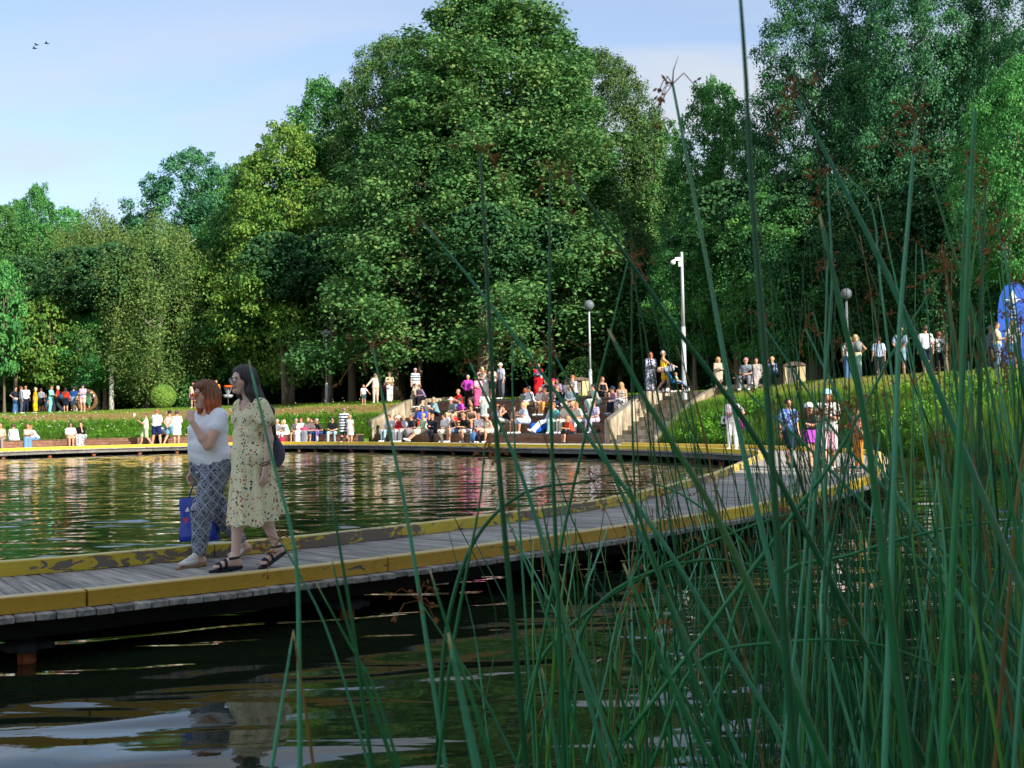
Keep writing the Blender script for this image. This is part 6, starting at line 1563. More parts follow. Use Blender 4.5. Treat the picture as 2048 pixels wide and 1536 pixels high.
q = at_tier(946, 0, -.32); bag('backpack', V((q.x, q.y, DZ)), (.36, .26, .52), '#4a75a8', 'blue rucksack standing on the deck below the floral top', .3)
q = at_tier(956, 0, -.25); bag('backpack', V((q.x, q.y, DZ)), (.30, .22, .40), '#25252b', 'black bag with white straps on the deck right of the blue rucksack', -.2)
q = at_tier(1200, 1, .10); bag('handbag', V((q.x, q.y, DZ+RISE*2-.4)), (.34, .2, .26), '#1a1b1f', 'shiny black handbag beside the violet checked shirt', .2)
q = at_bench(606, -.08); bag('handbag', V((q.x, q.y, DZ+.60)), (.42, .16, .20), '#e04a72', 'pink bag lying on the lap of the red-haired woman on the bench', -.3, False)
q = at_bench(562, -.3); bag('shopping_bag', V((q.x, q.y, DZ)), (.34, .2, .34), '#d0344c', 'red bag on the deck between the white-trousered sitters', -.3, True)
q = at_deck(1486, 899.5); bag('handbag', V((q.x, q.y+.02, DZ+.66)), (.30, .14, .34), '#8c2c7c', 'purple shoulder bag of the woman in white trousers', .2)
q = at_deck(1449, 899); tb = bag('tote_bag', V((q.x, q.y-.25, DZ+.74)), (.28, .07, .36), '#eef0f2', 'white tote with black print and black base, held by the woman in white trousers', -.2)
MB().box((0, 0, .05), (.285, .076, .09)).build('black_base', M_BLACK, tb); MB().ball((-.03, -.035, .22), (.05, .012, .06), 8, 6).ball((.05, -.035, .19), (.025, .012, .03), 8, 6).build('black_print', M_BLACK, tb)['kind'] = 'stuff'
q = at_lawn(1714, 43.6); bag('backpack', V((q.x, q.y-.2, q.z+1.02)), (.30, .2, .42), '#7e8a88', 'small grey backpack worn by the woman in mint trousers', 0)
q = at_lawn(33, 75.6); bag('handbag', V((q.x, q.y-.15, q.z+.86)), (.26, .12, .18), '#cdb49c', 'beige cross-body bag of the leftmost person on the path', .4, False)
q = at_lawn(122, 75.3); bag('handbag', V((q.x, q.y-.1, q.z+.85)), (.34, .15, .34), '#2d5068', 'dark teal tote of the woman in flowing black trousers', 0)
q = at_lawn(785, 66.7); bag('handbag', V((q.x, q.y-.15, q.z+.9)), (.22, .1, .15), '#c09a74', 'small tan bag held by the woman in wide white trousers', 0, False)
q = at_lawn(1325, 48.8); bag('handbag', V((q.x-.1, q.y-.2, q.z+.86)), (.28, .12, .20), '#e2b79c', 'pale pink cross-body bag of the woman in yellow', .1, False)
# selfie stick
q = at_bench(283, -1.25); s_ = empty('stick', (q.x, q.y, DZ+1.0)); tag(s_, 'thin dark stick held up by the boy in pale green shorts', 'stick'); MB().tube([(.1,0,0), (-.35,0,.55)], .015, 6).build('rod', M_BLACK, s_); MB().box((-.37,0,.58), (.08,.03,.15)).build('phone', M_WHITE, s_)
# bottle on a strap
q = at_bench(633, -.45); s_ = empty('bottle', (q.x, q.y, DZ+.12)); tag(s_, 'white drink bottle hanging on a purple strap from the hands of the man in camouflage', 'bottle'); MB().tube([(0,0,0), (0,0,.2), (0,0,.24)], [.045,.045,.025], 10).build('flask', M_WHITE, s_, True); MB().tube([(-.03,0,.22), (-.06,.05,.5), (0,.1,.62), (.06,.05,.5), (.03,0,.22)], .012, 5).build('strap', cloth('#b080c8'), s_)
# paper cup, royal blue cloth
q = at_tier(1085, 5, .3); s_ = empty('paper_cup', (q.x-.05, q.y-.15, 3.35)); tag(s_, 'white paper cup held by the woman in the red dress', 'cup'); MB().tube([(0,0,0), (0,0,.14)], [.04,.055], 10).build('cup', M_WHITE, s_, True)
q = at_tier(1077, 1, -.15); b_ = sdfmesh('cloth', [(va(-.25,.1,.30), va(.25,0,.32), .18, .20, .1), (va(-.2,-.2,.15), va(.1,-.2,.2), .14, .15, .1)], .025)
o = link('blue_cloth', b_, cloth('#1f62d0')); o.location = (q.x, q.y, DZ+RISE+.0); tag(o, 'royal blue garment spread over the knees beside the blonde in the floral dress', 'cloth')
q = at_tier(848, 1, -.05); 
# pushchair with a child
p = at_lawn(1351, 48.8); st_ = empty('pushchair', p, R(8)); tag(st_, 'bright blue three-wheeled pushchair with a grey hood at the top of the stairs', 'pushchair')
M_BL = cloth('#1f78b4')
MB().tube([(-.62,-.22,1.02), (-.30,-.24,.62), (.36,-.20,.28), (.50,-.2,.12)], .02, 6).tube([(-.62,.22,1.02), (-.30,.24,.62), (.36,.20,.28), (.50,.2,.12)], .02, 6).tube([(-.62,-.22,1.02), (-.62,.22,1.02)], .022, 6).tube([(-.30,-.24,.62), (-.42,-.24,.13)], .018, 6).tube([(-.30,.24,.62), (-.42,.24,.13)], .018, 6).tube([(-.42,-.26,.13), (-.42,.26,.13)], .014, 6).build('frame', M_BLACK, st_, True)
for (x, y, r) in ((-.42,-.29,.13), (-.42,.29,.13), (.50,-.15,.12), (.50,.15,.12)):
    wmb = MB(); pts = [(x+r*math.cos(k*.5236), y, r+r*math.sin(k*.5236)) for k in range(13)]; wmb.tube(pts, .022, 6, False); wh = wmb.build('wheel', M_BLACK, st_, True); MB().tube([(x, y-.01, r), (x, y+.01, r)], r*.55, 10).build('rim', M_WHITE, wh)
link('seat', sdfmesh('seat', [(va(-.40,0,.92), va(-.12,0,.45), .05, .06, .04, (1,3.4,1)), (va(-.12,0,.45), va(.22,0,.42), .05, .05, .04, (1,3.6,1)), (va(.22,0,.42), va(.48,0,.20), .045, .05, .04, (1,3.4,1))], .02), M_BL, st_)
link('hood', sdfmesh('hood', [(va(-.42,0,.92), va(-.18,0,1.0), .15, .15, .06, (1,1.6,1))], .02, lambda X, Y, Z, f: np.maximum(np.maximum(f, .86-Z+0*X+0*Y), -(np.sqrt((X+.26)**2+Y**2+(Z-.86)**2)-.17))), cloth('#9ca4b4'), st_)
P_(p+V((.06, 0, .16)), .86, 85, ('sit', 'lap', -.1), [(T, '#f0ece6', 'blotch', '#e8a83c'), (SH, '#f2f0ee')], ('short', '#c08048'), 'toddler in white sitting in the blue pushchair', child=True, shoes=None)
# ---------------------------------------------------------------- the two women in front
def unit(v): return v/(np.linalg.norm(v)+1e-9)
def hand_prims(wr, d, n, curl, side, L_=1.0):
    """palm plus four separate bent fingers and a thumb; d along the hand, n out of the palm, side +1/-1 thumb side"""
    d = unit(d); n = unit(n-d*n.dot(d)); s = np.cross(d, n)*side; p = []
    pc = wr+d*.052*L_
    for o in (-.022, -.007, .008, .022): p.append((wr+s*o*.6, wr+d*.082*L_+s*o, .0135, .0105, .012))
    for i, (o, l, sp) in enumerate(((.027, .068, .10), (.0095, .076, .03), (-.0085, .071, -.04), (-.026, .056, -.13))):
        b = wr+d*(.088-.003*abs(i-1))*L_+s*o*.95; dd = unit(d+s*sp); a1 = curl; 
        q1 = b+(dd*math.cos(a1*.5)+n*math.sin(a1*.5))*l*.42; q2 = q1+(dd*math.cos(a1*1.2)+n*math.sin(a1*1.2))*l*.33; q3 = q2+(dd*math.cos(a1*1.9)+n*math.sin(a1*1.9))*l*.25
        p += [(b, q1, .0092, .0085, .004), (q1, q2, .0085, .0078, .003), (q2, q3, .0078, .0068, .003)]
    tb = wr+d*.025+s*.022; t1 = tb+unit(s*.8+d*.8+n*.35)*.036; t2 = t1+unit(s*.15+d+n*.5)*.030
    p += [(tb, t1, .0130, .0100, .010), (t1, t2, .0098, .0082, .004)]
    return p
def limb_foot(an, heel, ball, toe, r=1.0):
    p = [(an, heel, .034*r, .030*r, .02), (an+(ball-an)*.15, ball, .034*r, .022*r, .03, (1, 1, 1)), (heel, ball, .028*r, .020*r, .02)]
    f = unit(toe-ball); s = unit(np.cross(f, va(0, 0, 1)))
    for i, o in enumerate((-.028, -.013, .001, .014, .027)): p.append((ball+s*o*.85, toe+s*o-f*abs(o+.012)*.5, .0125 if i else .015, .0095 if i else .012, .006))
    return p
def near_body(J, w, wb, hs=1.0):
    hd = J['hed']; hip, kn, an = J['hip'], J['kn'], J['an']; p = []
    p.append((hip[0], hip[1], .115*w, .115*w, .03))
    for s in (-1, 1):
        o = va(s*.05*w, 0, 0); p.append((J['pel']+o, J['bel']+o, .108*w, .095*wb, .05)); p.append((J['bel']+o, J['che']+o*1.3, .095*wb, .10*w, .05))
    p.append((J['sh'][0]*.85+J['sh'][1]*.15, J['sh'][1]*.85+J['sh'][0]*.15, .056*w, .056*w, .06))
    p.append((J['nek']+va(0, .012, -.06), hd+va(0, .02, -.04), .054, .047, .035))
    for i in (0, 1):
        p.append((J['sh'][i], J['el'][i], .050*w, .037*w, .03)); m_ = J['el'][i]*.7+J['wr'][i]*.3; p.append((J['el'][i], m_, .036*w, .037*w, .02)); p.append((m_, J['wr'][i], .037*w, .023, .02))
        p.append((hip[i], kn[i], .088*w, .056*w, .05)); c = kn[i]*.68+an[i]*.32+va(0, .018, 0); p.append((kn[i], c, .052*w, .054*w, .03)); p.append((c, an[i], .054*w, .032, .03))
    # head: skull, jaw, cheeks, nose, brow, lips, chin, ears
    y = J.get('yaw', 0.0); cy, sy = math.cos(y), math.sin(y)
    def H(x, yy, z): x *= hs; yy *= hs; z *= hs; return hd+va(x*cy-yy*sy, x*sy+yy*cy, z)
    J['H'] = H
    p += [(H(0, .022, .034), H(0, .0, .036), .090*hs, .082*hs, .03), (H(0, -.022, -.03), H(0, -.045, -.080), .060*hs, .030*hs, .035), (H(-.035, -.045, -.012), H(.035, -.045, -.012), .034*hs, .034*hs, .02),
          (H(0, -.083, .016), H(0, -.108, -.018), .0085*hs, .0125*hs, .010), (H(-.010, -.098, -.022), H(.010, -.098, -.022), .008*hs, .008*hs, .006),
          (H(-.035, -.078, .030), H(.035, -.078, .030), .009*hs, .009*hs, .012), (H(0, -.078, -.082), H(0, -.080, -.084), .019*hs, .019*hs, .015)]
    p += [(H(-.012, -.090, -.048), H(.012, -.090, -.048), .0065*hs, .0065*hs, .004), (H(-.010, -.089, -.058), H(.010, -.089, -.058), .007*hs, .007*hs, .004)]
    for s in (-1, 1): p.append((H(s*.080, .010, -.025), H(s*.086, .018, .012), .010*hs, .013*hs, .006))
    return p
def ring(mb, c, u_, v_, r1, r2, t=.0022, n=18):
    mb.tube([V(c)+V(u_)*r1*math.cos(2*math.pi*k/n)+V(v_)*r2*math.sin(2*math.pi*k/n) for k in range(n+1)], t, 5, False)
def face_parts(J, root, frame_mat, lens_mat, hs=1.0, brow='#3a2a20', lip='#b0605a'):
    H = J['H']; mb = MB()
    for s in (-1, 1): mb.ball(H(s*.031, -.083, .010), (.0115*hs, .008*hs, .0065*hs), 10, 6)
    mb.build('eye_whites', plain('#e8e2dc', .3, 'eye_white'), root, True); mb = MB()
    for s in (-1, 1): mb.ball(H(s*.031-.001, -.090, .010), (.0052*hs,)*3, 8, 6)
    mb.build('irises', M_EYE, root, True); mb = MB()
    for s in (-1, 1): mb.tube([H(s*.016, -.088, .029), H(s*.033, -.086, .034), H(s*.050, -.074, .028)], [.0028, .0035, .0018], 6)
    mb.build('eyebrows', hairmat(brow), root, True)
    mb = MB(); mb.tube([H(-.021, -.086, -.053), H(-.009, -.0955, -.0495), H(0, -.0965, -.0505), H(.009, -.0955, -.0495), H(.021, -.086, -.053)], [.0018, .0048, .0042, .0048, .0018], 6)
    mb.tube([H(-.019, -.086, -.055), H(0, -.0955, -.060), H(.019, -.086, -.055)], [.0018, .0060, .0018], 6); mb.build('lips', plain(lip, .5), root, True)
    mb = MB(); U = np.array(H(1, 0, 0))-np.array(H(0, 0, 0)); U = unit(U)
    for s in (-1, 1):
        c = H(s*.032, -.101, .008); u_ = unit(U+(np.array(H(0, s*.25, 0))-np.array(H(0, 0, 0)))*1.0/hs); ring(mb, c, u_, va(0, 0, 1), .0245*hs, .0190*hs, .0022)
        mb.tube([H(s*.056, -.090, .014), H(s*.082, -.04, .016), H(s*.086, .012, .008)], .0018, 5)
    mb.tube([H(-.008, -.108, .010), H(0, -.113, .013), H(.008, -.108, .010)], .0022, 5)
    g = mb.build('glasses', frame_mat, root, True)
    mb = MB()
    for s in (-1, 1): mb.ball(H(s*.032, -.1005, .008), (.0225*hs, .0025, .0175*hs), 14, 6)
    mb.build('lens', lens_mat, g, True)
a = NT('clear_lens'); tb_ = a.n('ShaderNodeBsdfTransparent'); gb = a.n('ShaderNodeBsdfGlossy'); gb.inputs[1].default_value = .05; mx = a.n('ShaderNodeMixShader'); mx.inputs[0].default_value = .12; a.l(tb_.outputs[0], mx.inputs[1]); a.l(gb.outputs[0], mx.inputs[2]); M_LENS = a.fin(mx.outputs[0])
a = NT('orange_lens'); tb_ = a.n('ShaderNodeBsdfTransparent'); tb_.inputs[0].default_value = (.95, .36, .06, 1); df = a.pr(hx('#f08a30'), .2); mx = a.n('ShaderNodeMixShader'); mx.inputs[0].default_value = .35; a.l(tb_.outputs[0], mx.inputs[1]); a.l(df, mx.inputs[2]); M_OLENS = a.fin(mx.outputs[0])
# patterned cloths
a = NT('cream_floral'); co = a.co()
v1 = a.n('ShaderNodeTexVoronoi'); v1.inputs['Scale'].default_value = 42; a.l(co, v1.inputs['Vector'])
v2 = a.n('ShaderNodeTexVoronoi'); v2.inputs['Scale'].default_value = 24; a.l(a.co(loc=(3.1, 1.7, .4), scale=(1, 1, .7)), v2.inputs['Vector'])
dens_ = a.noise(co, 11, 2); sc1 = a.n('ShaderNodeSeparateColor'); a.l(v1.outputs['Color'], sc1.inputs[0])
pick = a.ramp(sc1.outputs[0], [(0, hx('#b8403c')), (.34, hx('#c8554a')), (.35, hx('#d8877a')), (.55, hx('#d8877a')), (.56, hx('#4a2f2e')), (.78, hx('#4a2f2e')), (.79, hx('#33506a')), (1, hx('#33506a'))]); pick.node.color_ramp.interpolation = 'CONSTANT'
f = a.math('MULTIPLY', a.math('LESS_THAN', v1.outputs['Distance'], .37), a.math('GREATER_THAN', a.math('ADD', dens_, a.math('MULTIPLY', sc1.outputs[1], .25)), .60))
sprig = a.math('MULTIPLY', a.math('GREATER_THAN', a.noise(a.co(scale=(30, 30, 12), rot=(0, .5, 0)), 2.2, 3, .6, 1.5), .62), a.math('GREATER_THAN', a.noise(a.co(loc=(5, 5, 5)), 8, 2), .47))
fold = a.noise(a.co(scale=(1, 1, .18), rot=(0, 0, .5)), 12, 4, .6, .6)
c = a.mix(sprig, hx('#f2e9c0'), hx('#8ea694')); c = a.mix(f, c, pick); c = a.mix(a.math('MULTIPLY', a.step(fold, .35, .65), .10), c, hx('#cfc088'))
M_FLORAL = a.fin(a.pr(c, .8, a.bump(fold, .9, .035), spec=.15))
a = NT('navy_tribal'); t = a.n('ShaderNodeTexCoord'); sp = a.n('ShaderNodeSeparateXYZ'); a.l(t.outputs['Object'], sp.inputs[0])
u = a.math('ADD', a.math('MULTIPLY', sp.outputs[0], .55), a.math('MULTIPLY', sp.outputs[1], .85)); vv = a.math('MULTIPLY', sp.outputs[2], .85)
p1 = a.math('PINGPONG', a.math('ADD', u, vv), .05); p2 = a.math('PINGPONG', a.math('SUBTRACT', u, vv), .05)
m_ = a.math('MINIMUM', p1, p2); l1 = a.math('GREATER_THAN', a.math('SINE', a.math('MULTIPLY', m_, 390.0)), .1)
zone = a.math('LESS_THAN', m_, .011)
mx_ = a.math('MAXIMUM', p1, p2); l2 = a.math('GREATER_THAN', a.math('SINE', a.math('MULTIPLY', mx_, 420.0)), .1)
sp2 = a.math('GREATER_THAN', a.noise(a.co(), 130, 2, .6), .56)
l3 = a.math('MULTIPLY', a.math('SUBTRACT', 1.0, zone), a.math('MAXIMUM', a.math('MULTIPLY', l2, a.math('LESS_THAN', mx_, .018)), sp2))
pat = a.math('MAXIMUM', a.math('MULTIPLY', a.math('MULTIPLY', l1, zone), .66), a.math('MULTIPLY', a.math('MAXIMUM', a.math('MULTIPLY', l1, a.math('GREATER_THAN', a.noise(a.co(), 45, 2), .47)), sp2), .66))
fold = a.noise(a.co(scale=(1, 1, .22)), 11, 4, .6, .7)
c = a.mix(pat, hx('#161c36'), hx('#cdd4e2')); c = a.mix(a.math('MULTIPLY', a.step(fold, .4, .7), .15), c, hx('#141a2c'))
M_TRIBAL = a.fin(a.pr(c, .85, a.bump(fold, .8, .03), spec=.1))
a = NT('white_jersey'); f1 = a.noise(a.co(scale=(1, 1, 2.2), rot=(.35, .2, 0)), 5, 2, .5, .8)
M_JERSEY = a.fin(a.pr(hx('#f2f4fa'), .85, a.bump(f1, .5, .03), spec=.15))
M_NSKIN = skin('#fad2be'); M_NSKIN2 = skin('#f4c6ae')
def hair_long_mat(name, c1, c2, zsplit=None):
    a = NT(name); st_ = a.noise(a.co(scale=(16, 16, .7)), 9, 5, .65); sp = a.n('ShaderNodeSeparateXYZ'); a.l(a.co(), sp.inputs[0])
    c = a.mix(a.step(st_, .3, .7), tuple(q*.45 for q in c1[:3])+(1,), c1)
    if zsplit is not None: c2m = a.mix(a.step(st_, .3, .7), tuple(q*.5 for q in c2[:3])+(1,), c2); c = a.mix(a.step(a.math('ADD', sp.outputs[2], a.math('MULTIPLY', st_, .05)), zsplit-.03, zsplit+.07), c2m, c)
    return a.fin(a.pr(c, .42, a.bump(st_, .8, .008), spec=.5))
RES = .0058
# --- older woman, white tee and patterned trousers
wa = empty('person', at_deck(424, 1126), R(-43), 1.0); wa['label'] = 'red-haired woman in white tee and patterned navy trousers, hand at her mouth, orange-tinted glasses'; wa['category'] = 'woman'
J = {'pel': va(0, .01, .88), 'bel': va(0, -.035, 1.03), 'che': va(0, -.015, 1.19), 'nek': va(0, .0, 1.355), 'hed': va(0, -.055, 1.480), 'yaw': -.10,
     'hip': [va(-.10, .01, .86), va(.10, .01, .86)], 'kn': [va(-.09, .10, .47), va(.11, -.16, .47)], 'an': [va(-.08, .36, .16), va(.11, -.20, .10)], 'toe': None,
     'sh': [va(-.175, .01, 1.295), va(.175, .0, 1.295)], 'el': [va(-.24, .05, 1.03), va(.215, -.165, 1.045)], 'wr': [va(-.23, -.05, .80), va(.125, -.265, 1.255)]}
BP = near_body(J, 1.10, 1.18, 1.0)
BP += hand_prims(J['wr'][1], va(-.42, .10, .90), va(-.6, .6, -.2), 1.15, 1) + hand_prims(J['wr'][0], va(0, -.15, -1), va(.8, 0, 0), 1.5, 1)
FT = [(va(-.08, .36, .16), va(-.08, .42, .10), va(-.08, .29, .045), va(-.08, .22, .035)), (va(.11, -.20, .10), va(.11, -.165, .050), va(.125, -.335, .042), va(.13, -.405, .035))]
for f_ in FT: BP += limb_foot(*f_)
link('body', sdfmesh('body', BP, RES), M_NSKIN2, wa)
e = .014; G_ = [(J['hip'][0]+va(0, 0, .07), J['hip'][1]+va(0, 0, .07), .140, .140, .03)]
for s in (-1, 1): o = va(s*.058, 0, 0); G_.append((J['pel']+o+va(0, 0, -.02), J['bel']+o, .130, .128, .05)); G_.append((J['bel']+o, J['che']+o*1.35, .128, .124, .05))
for s in (-1, 1): G_.append((J['che']+va(s*.07, -.075, -.02), J['che']+va(s*.07, -.085, -.03), .075, .075, .05))
G_.append((J['sh'][0]*.86+J['sh'][1]*.14, J['sh'][1]*.86+J['sh'][0]*.14, .078, .078, .05))
for i in (0, 1): G_.append((J['sh'][i]*1.0, J['sh'][i]*.62+J['el'][i]*.38, .060, .066, .03))
def cutA(X, Y, Z, f):
    f = f+.0045*np.sin(Z*48+X*9+Y*14)*np.clip((1.12-Z)*5, 0, 1)+.0015*np.sin(Z*26-Y*20)
    f = np.maximum(f, .80-Z+0*X+0*Y); nk = np.sqrt((X*.85)**2+(Y+.075)**2+((Z-1.395)*1.0)**2); return np.maximum(f, .098-nk)
link('tee_shirt', sdfmesh('tee_shirt', G_, RES, cutA), M_JERSEY, wa)
G_ = [(J['hip'][0]+va(0, 0, .02), J['hip'][1]+va(0, 0, .02), .138, .138, .03), (J['pel']+va(-.05, 0, 0), J['pel']+va(-.05, 0, .10), .138, .132, .03), (J['pel']+va(.05, 0, 0), J['pel']+va(.05, 0, .10), .138, .132, .03)]
for i in (0, 1): G_.append((J['hip'][i], J['kn'][i], .128, .098, .04)); G_.append((J['kn'][i], J['an'][i]*.90+J['kn'][i]*.10, .098, .062, .03)); G_.append((J['an'][i]*.90+J['kn'][i]*.10, J['an'][i]*.97+J['kn'][i]*.03, .052, .047, .012))
link('trousers', sdfmesh('trousers', G_, RES, lambda X, Y, Z, f: f+.005*np.sin(Z*42+Y*30)*np.sin(X*40+Z*9)), M_TRIBAL, wa)
H = J['H']; G_ = [(H(0, .026, .046), H(0, .004, .050), .101, .095, .02)]
for s in (-1, 1):
    G_ += [(H(s*.060, .015, .01), H(s*.078, .012, -.075), .050, .047, .04), (H(s*.078, .012, -.075), H(s*.088, .0, -.150), .045, .028, .03), (H(s*.05, .06, .0), H(s*.06, .07, -.13), .06, .045, .04)]
G_ += [(H(0, .07, .0), H(0, .078, -.13), .07, .05, .04), (H(-.05, -.062, .088), H(.055, -.055, .085), .026, .028, .02)]
def cutH(X, Y, Z, f):
    c = H(0, -.112, -.035); f = np.maximum(f, .094-np.sqrt(((X-c[0])*1.12)**2+(Y-c[1])**2+((Z-c[2])*.80)**2)); th = np.arctan2(Y-c[1]-.1, X); return f+.005*np.sin(th*22+Z*8+X*30)+.0025*np.sin(th*47-Z*14)
link('hair', sdfmesh('hair', G_, .0052, cutH), hair_long_mat('auburn_hair', hx('#9a6444'), hx('#cc6630'), 1.47), wa)
face_parts(J, wa, plain('#c8703a', .4, 'amber_frame'), M_OLENS, brow='#6a4a3a', lip='#b8746c')
def shoe_from(f_, name, mat, root, infl, cut=None, soleh=.018, sole_mat=None, res=.0045):
    an, heel, ball, toe = f_; base = [(an, heel, .034+infl, .030+infl, .02), (an+(ball-an)*.15, ball, .034+infl, .024+infl, .03), (heel, ball, .030+infl, .026+infl, .02), (ball, toe, .034+infl, .028+infl, .02, (1.25, 1, .55))]
    o = link(name, sdfmesh(name, base, res, cut), mat, root)
    if sole_mat: 
        dn = unit(np.cross(unit(toe-heel), va(1, 0, 0)));  dn = dn if dn[2] < 0 else -dn
        h2, b2, t2 = heel+dn*.036, ball+dn*.028, toe+dn*.022+unit(toe-ball)*.01
        link('sole', sdfmesh('sole', [(h2, b2, .036, .040, .015, (1, 1, 1)), (b2, t2, .042, .034, .01, (1, 1, 1))], res, (lambda X, Y, Z, f, h2=h2, t2=t2, dn=dn: np.maximum(f, np.abs((X-h2[0])*dn[0]+(Y-h2[1])*dn[1]+(Z-h2[2])*dn[2]-0.0-((Y-h2[1])*(t2-h2)[1]+(Z-h2[2])*(t2-h2)[2])*0)-.013))), sole_mat, o)
    return o
M_WSHOE = plain('#d9d8d4', .35, 'silver_white_leather', metal=.15); M_SOLE = plain('#9a7a5a', .8, 'cork_sole')
for f_ in FT:
    an, heel, ball, toe = f_; ax_ = unit(toe-heel); L0 = np.linalg.norm(toe-heel)
    def cutS(X, Y, Z, f, heel=heel, ax_=ax_, L0=L0):
        t = ((X-heel[0])*ax_[0]+(Y-heel[1])*ax_[1]+(Z-heel[2])*ax_[2])/L0
        f = np.maximum(f, (.30-t)*L0); f = np.maximum(f, (t-.93)*L0); sl = .0035-np.abs(((t*9.0) % 1.0)-.5)*L0/9; top = Z-(heel[2]+(ax_[2]*t*L0)+.018)
        return np.maximum(f, np.minimum(np.minimum(sl*1.2, top), (t-.3)*L0-.01))
    shoe_from(f_, 'slip_on_sandal', M_WSHOE, wa, .006, cutS, sole_mat=M_SOLE)
bagp = empty('shopping_bag', wa.matrix_basis @ V((-.20, -.12, .08)) if False else tuple(V(wa.location)+Matrix.Rotation(R(-43), 3, 'Z') @ V((-.30, -.10, .0))+V((.13, .08, .02))), R(-8), 1.08); tag(bagp, 'royal blue glossy shopping bag with red and white marks hanging behind the patterned trousers', 'shopping bag')
mb = MB(); mb.v += [V(q) for q in ((-.155,-.05,.14), (.165,-.06,.15), (.165,.06,.15), (-.155,.05,.14), (-.175,-.012,.50), (.12,-.02,.53), (.12,.02,.53), (-.175,.012,.50))]
mb.f += [[0,3,2,1], [0,1,5,4], [1,2,6,5], [2,3,7,6], [3,0,4,7]]
me = mb.mesh('pouch'); bm = bmesh.new(); bm.from_mesh(me); bmesh.ops.subdivide_edges(bm, edges=list(bm.edges), cuts=6, use_grid_fill=True)
for v in bm.verts: v.co.y += .010*math.sin(v.co.x*30+v.co.z*18); v.co.x += .006*math.sin(v.co.z*26)
bm.to_mesh(me); bm.free(); me.polygons.foreach_set('use_smooth', [True]*len(me.polygons))
a = NT('blue_vinyl'); nn_ = a.noise(a.co(), 7, 3); link('pouch', me, a.fin(a.pr(hx('#1c3fae'), .28, a.bump(nn_, .6, .03), spec=.5)), bagp)
MB().tube([(-.10,0,.50), (-.06,0,.60), (.0,.0,.66), (.05,0,.60), (.06,0,.51)], .006, 6).build('handle', plain('#1c3fae', .4), bagp, True)
mb = MB(); mb.v += [V(q) for q in ((-.105,-.066,.395), (-.065,-.068,.395), (-.080,-.062,.435))]; mb.f.append([0,1,2]); mb.build('white_mark', M_WHITE, bagp); mb = MB(); mb.v += [V(q) for q in ((-.118,-.074,.335), (-.092,-.071,.345), (-.068,-.075,.332), (-.092,-.080,.295))]; mb.f.append([0,3,2,1]); mb.build('red_mark', plain('#d8324a', .5), bagp)

# --- young woman, cream floral dress
wg = empty('person', at_deck(505, 1138), R(-43), 1.0); wg['label'] = 'dark long-haired woman with glasses in a cream floral dress and black sandals'; wg['category'] = 'woman'
J = {'pel': va(0, 0, .97), 'bel': va(0, -.012, 1.12), 'che': va(0, .005, 1.29), 'nek': va(0, -.005, 1.455), 'hed': va(0, -.075, 1.590), 'yaw': -.05,
     'hip': [va(-.075, 0, .94), va(.075, 0, .94)], 'kn': [va(-.075, -.10, .50), va(.085, .02, .50)], 'an': [va(-.065, -.13, .095), va(.075, .20, .17)],
     'sh': [va(-.165, .0, 1.385), va(.165, .0, 1.385)], 'el': [va(-.21, .07, 1.11), va(.200, .045, 1.10)], 'wr': [va(-.17, .10, .90), va(.205, .0, .855)]}
BP = near_body(J, .95, .98, 1.0)
BP += hand_prims(J['wr'][1], va(.0, -.16, -1), va(-.9, -.1, 0), .45, 1)+hand_prims(J['wr'][0], va(.2, 0, -1), va(.9, 0, 0), .6, -1)
FT = [(va(-.065, -.13, .105), va(-.065, -.095, .055), va(-.075, -.265, .050), va(-.08, -.330, .042)), (va(.075, .20, .18), va(.075, .245, .150), va(.085, .085, .065), va(.09, .025, .048))]
for f_ in FT: BP += limb_foot(*f_)
link('body', sdfmesh('body', BP, RES), M_NSKIN, wg)
G_ = []
for s in (-1, 1): o = va(s*.045, 0, 0); G_.append((J['pel']+o, J['bel']+o, .118, .102, .05)); G_.append((J['bel']+o, J['che']+o*1.3, .104, .108, .05)); G_.append((J['che']+va(s*.065, -.06, -.015), J['che']+va(s*.065, -.07, -.02), .060, .060, .04))
G_.append((J['sh'][0]*.86+J['sh'][1]*.14, J['sh'][1]*.86+J['sh'][0]*.14, .064, .064, .05))
for i in (0, 1): G_.append((J['sh'][i], J['sh'][i]*.58+J['el'][i]*.42+va((-1, 1)[i]*.01, 0, 0), .054, .080, .03))
G_ += [(va(-.085, 0, .96), va(.085, 0, .96), .125, .125, .04), (va(0, 0, .98), va(0, -.01, .36), .150, .200, .06), (va(0, .03, .98), va(.03, .13, .40), .12, .150, .08), (va(0, .06, .80), va(.05, .20, .48), .10, .085, .08)]
def cutD(X, Y, Z, f):
    th = np.arctan2(Y-.02, X); k = np.clip((1.0-Z)/.6, 0, 1)
    f = f+k*(.016*np.sin(th*9+Z*3)+.010*np.sin(th*17+1.3+Z*5))+.003*np.sin(Z*40+X*30)*np.clip((Z-.9)*4, 0, 1)
    hem = .385+.26*np.clip(Y+.02, -.04, 1)+.012*np.sin(th*7+2)
    f = np.maximum(f, hem-Z)
    sl = 1.225-Z+.02*np.sin(th*20); on = (np.abs(X) > .172)&(Z > 1.06); f = np.where(on, np.maximum(f, sl), f)
    f = np.maximum(f, .078-np.sqrt((X*1.0)**2+(Y+.085)**2+((Z-1.43)*.75)**2))
    return f
link('dress', sdfmesh('dress', G_, RES, cutD), M_FLORAL, wg)
H = J['H']; G_ = [(H(0, .026, .044), H(0, .004, .046), .100, .094, .02)]
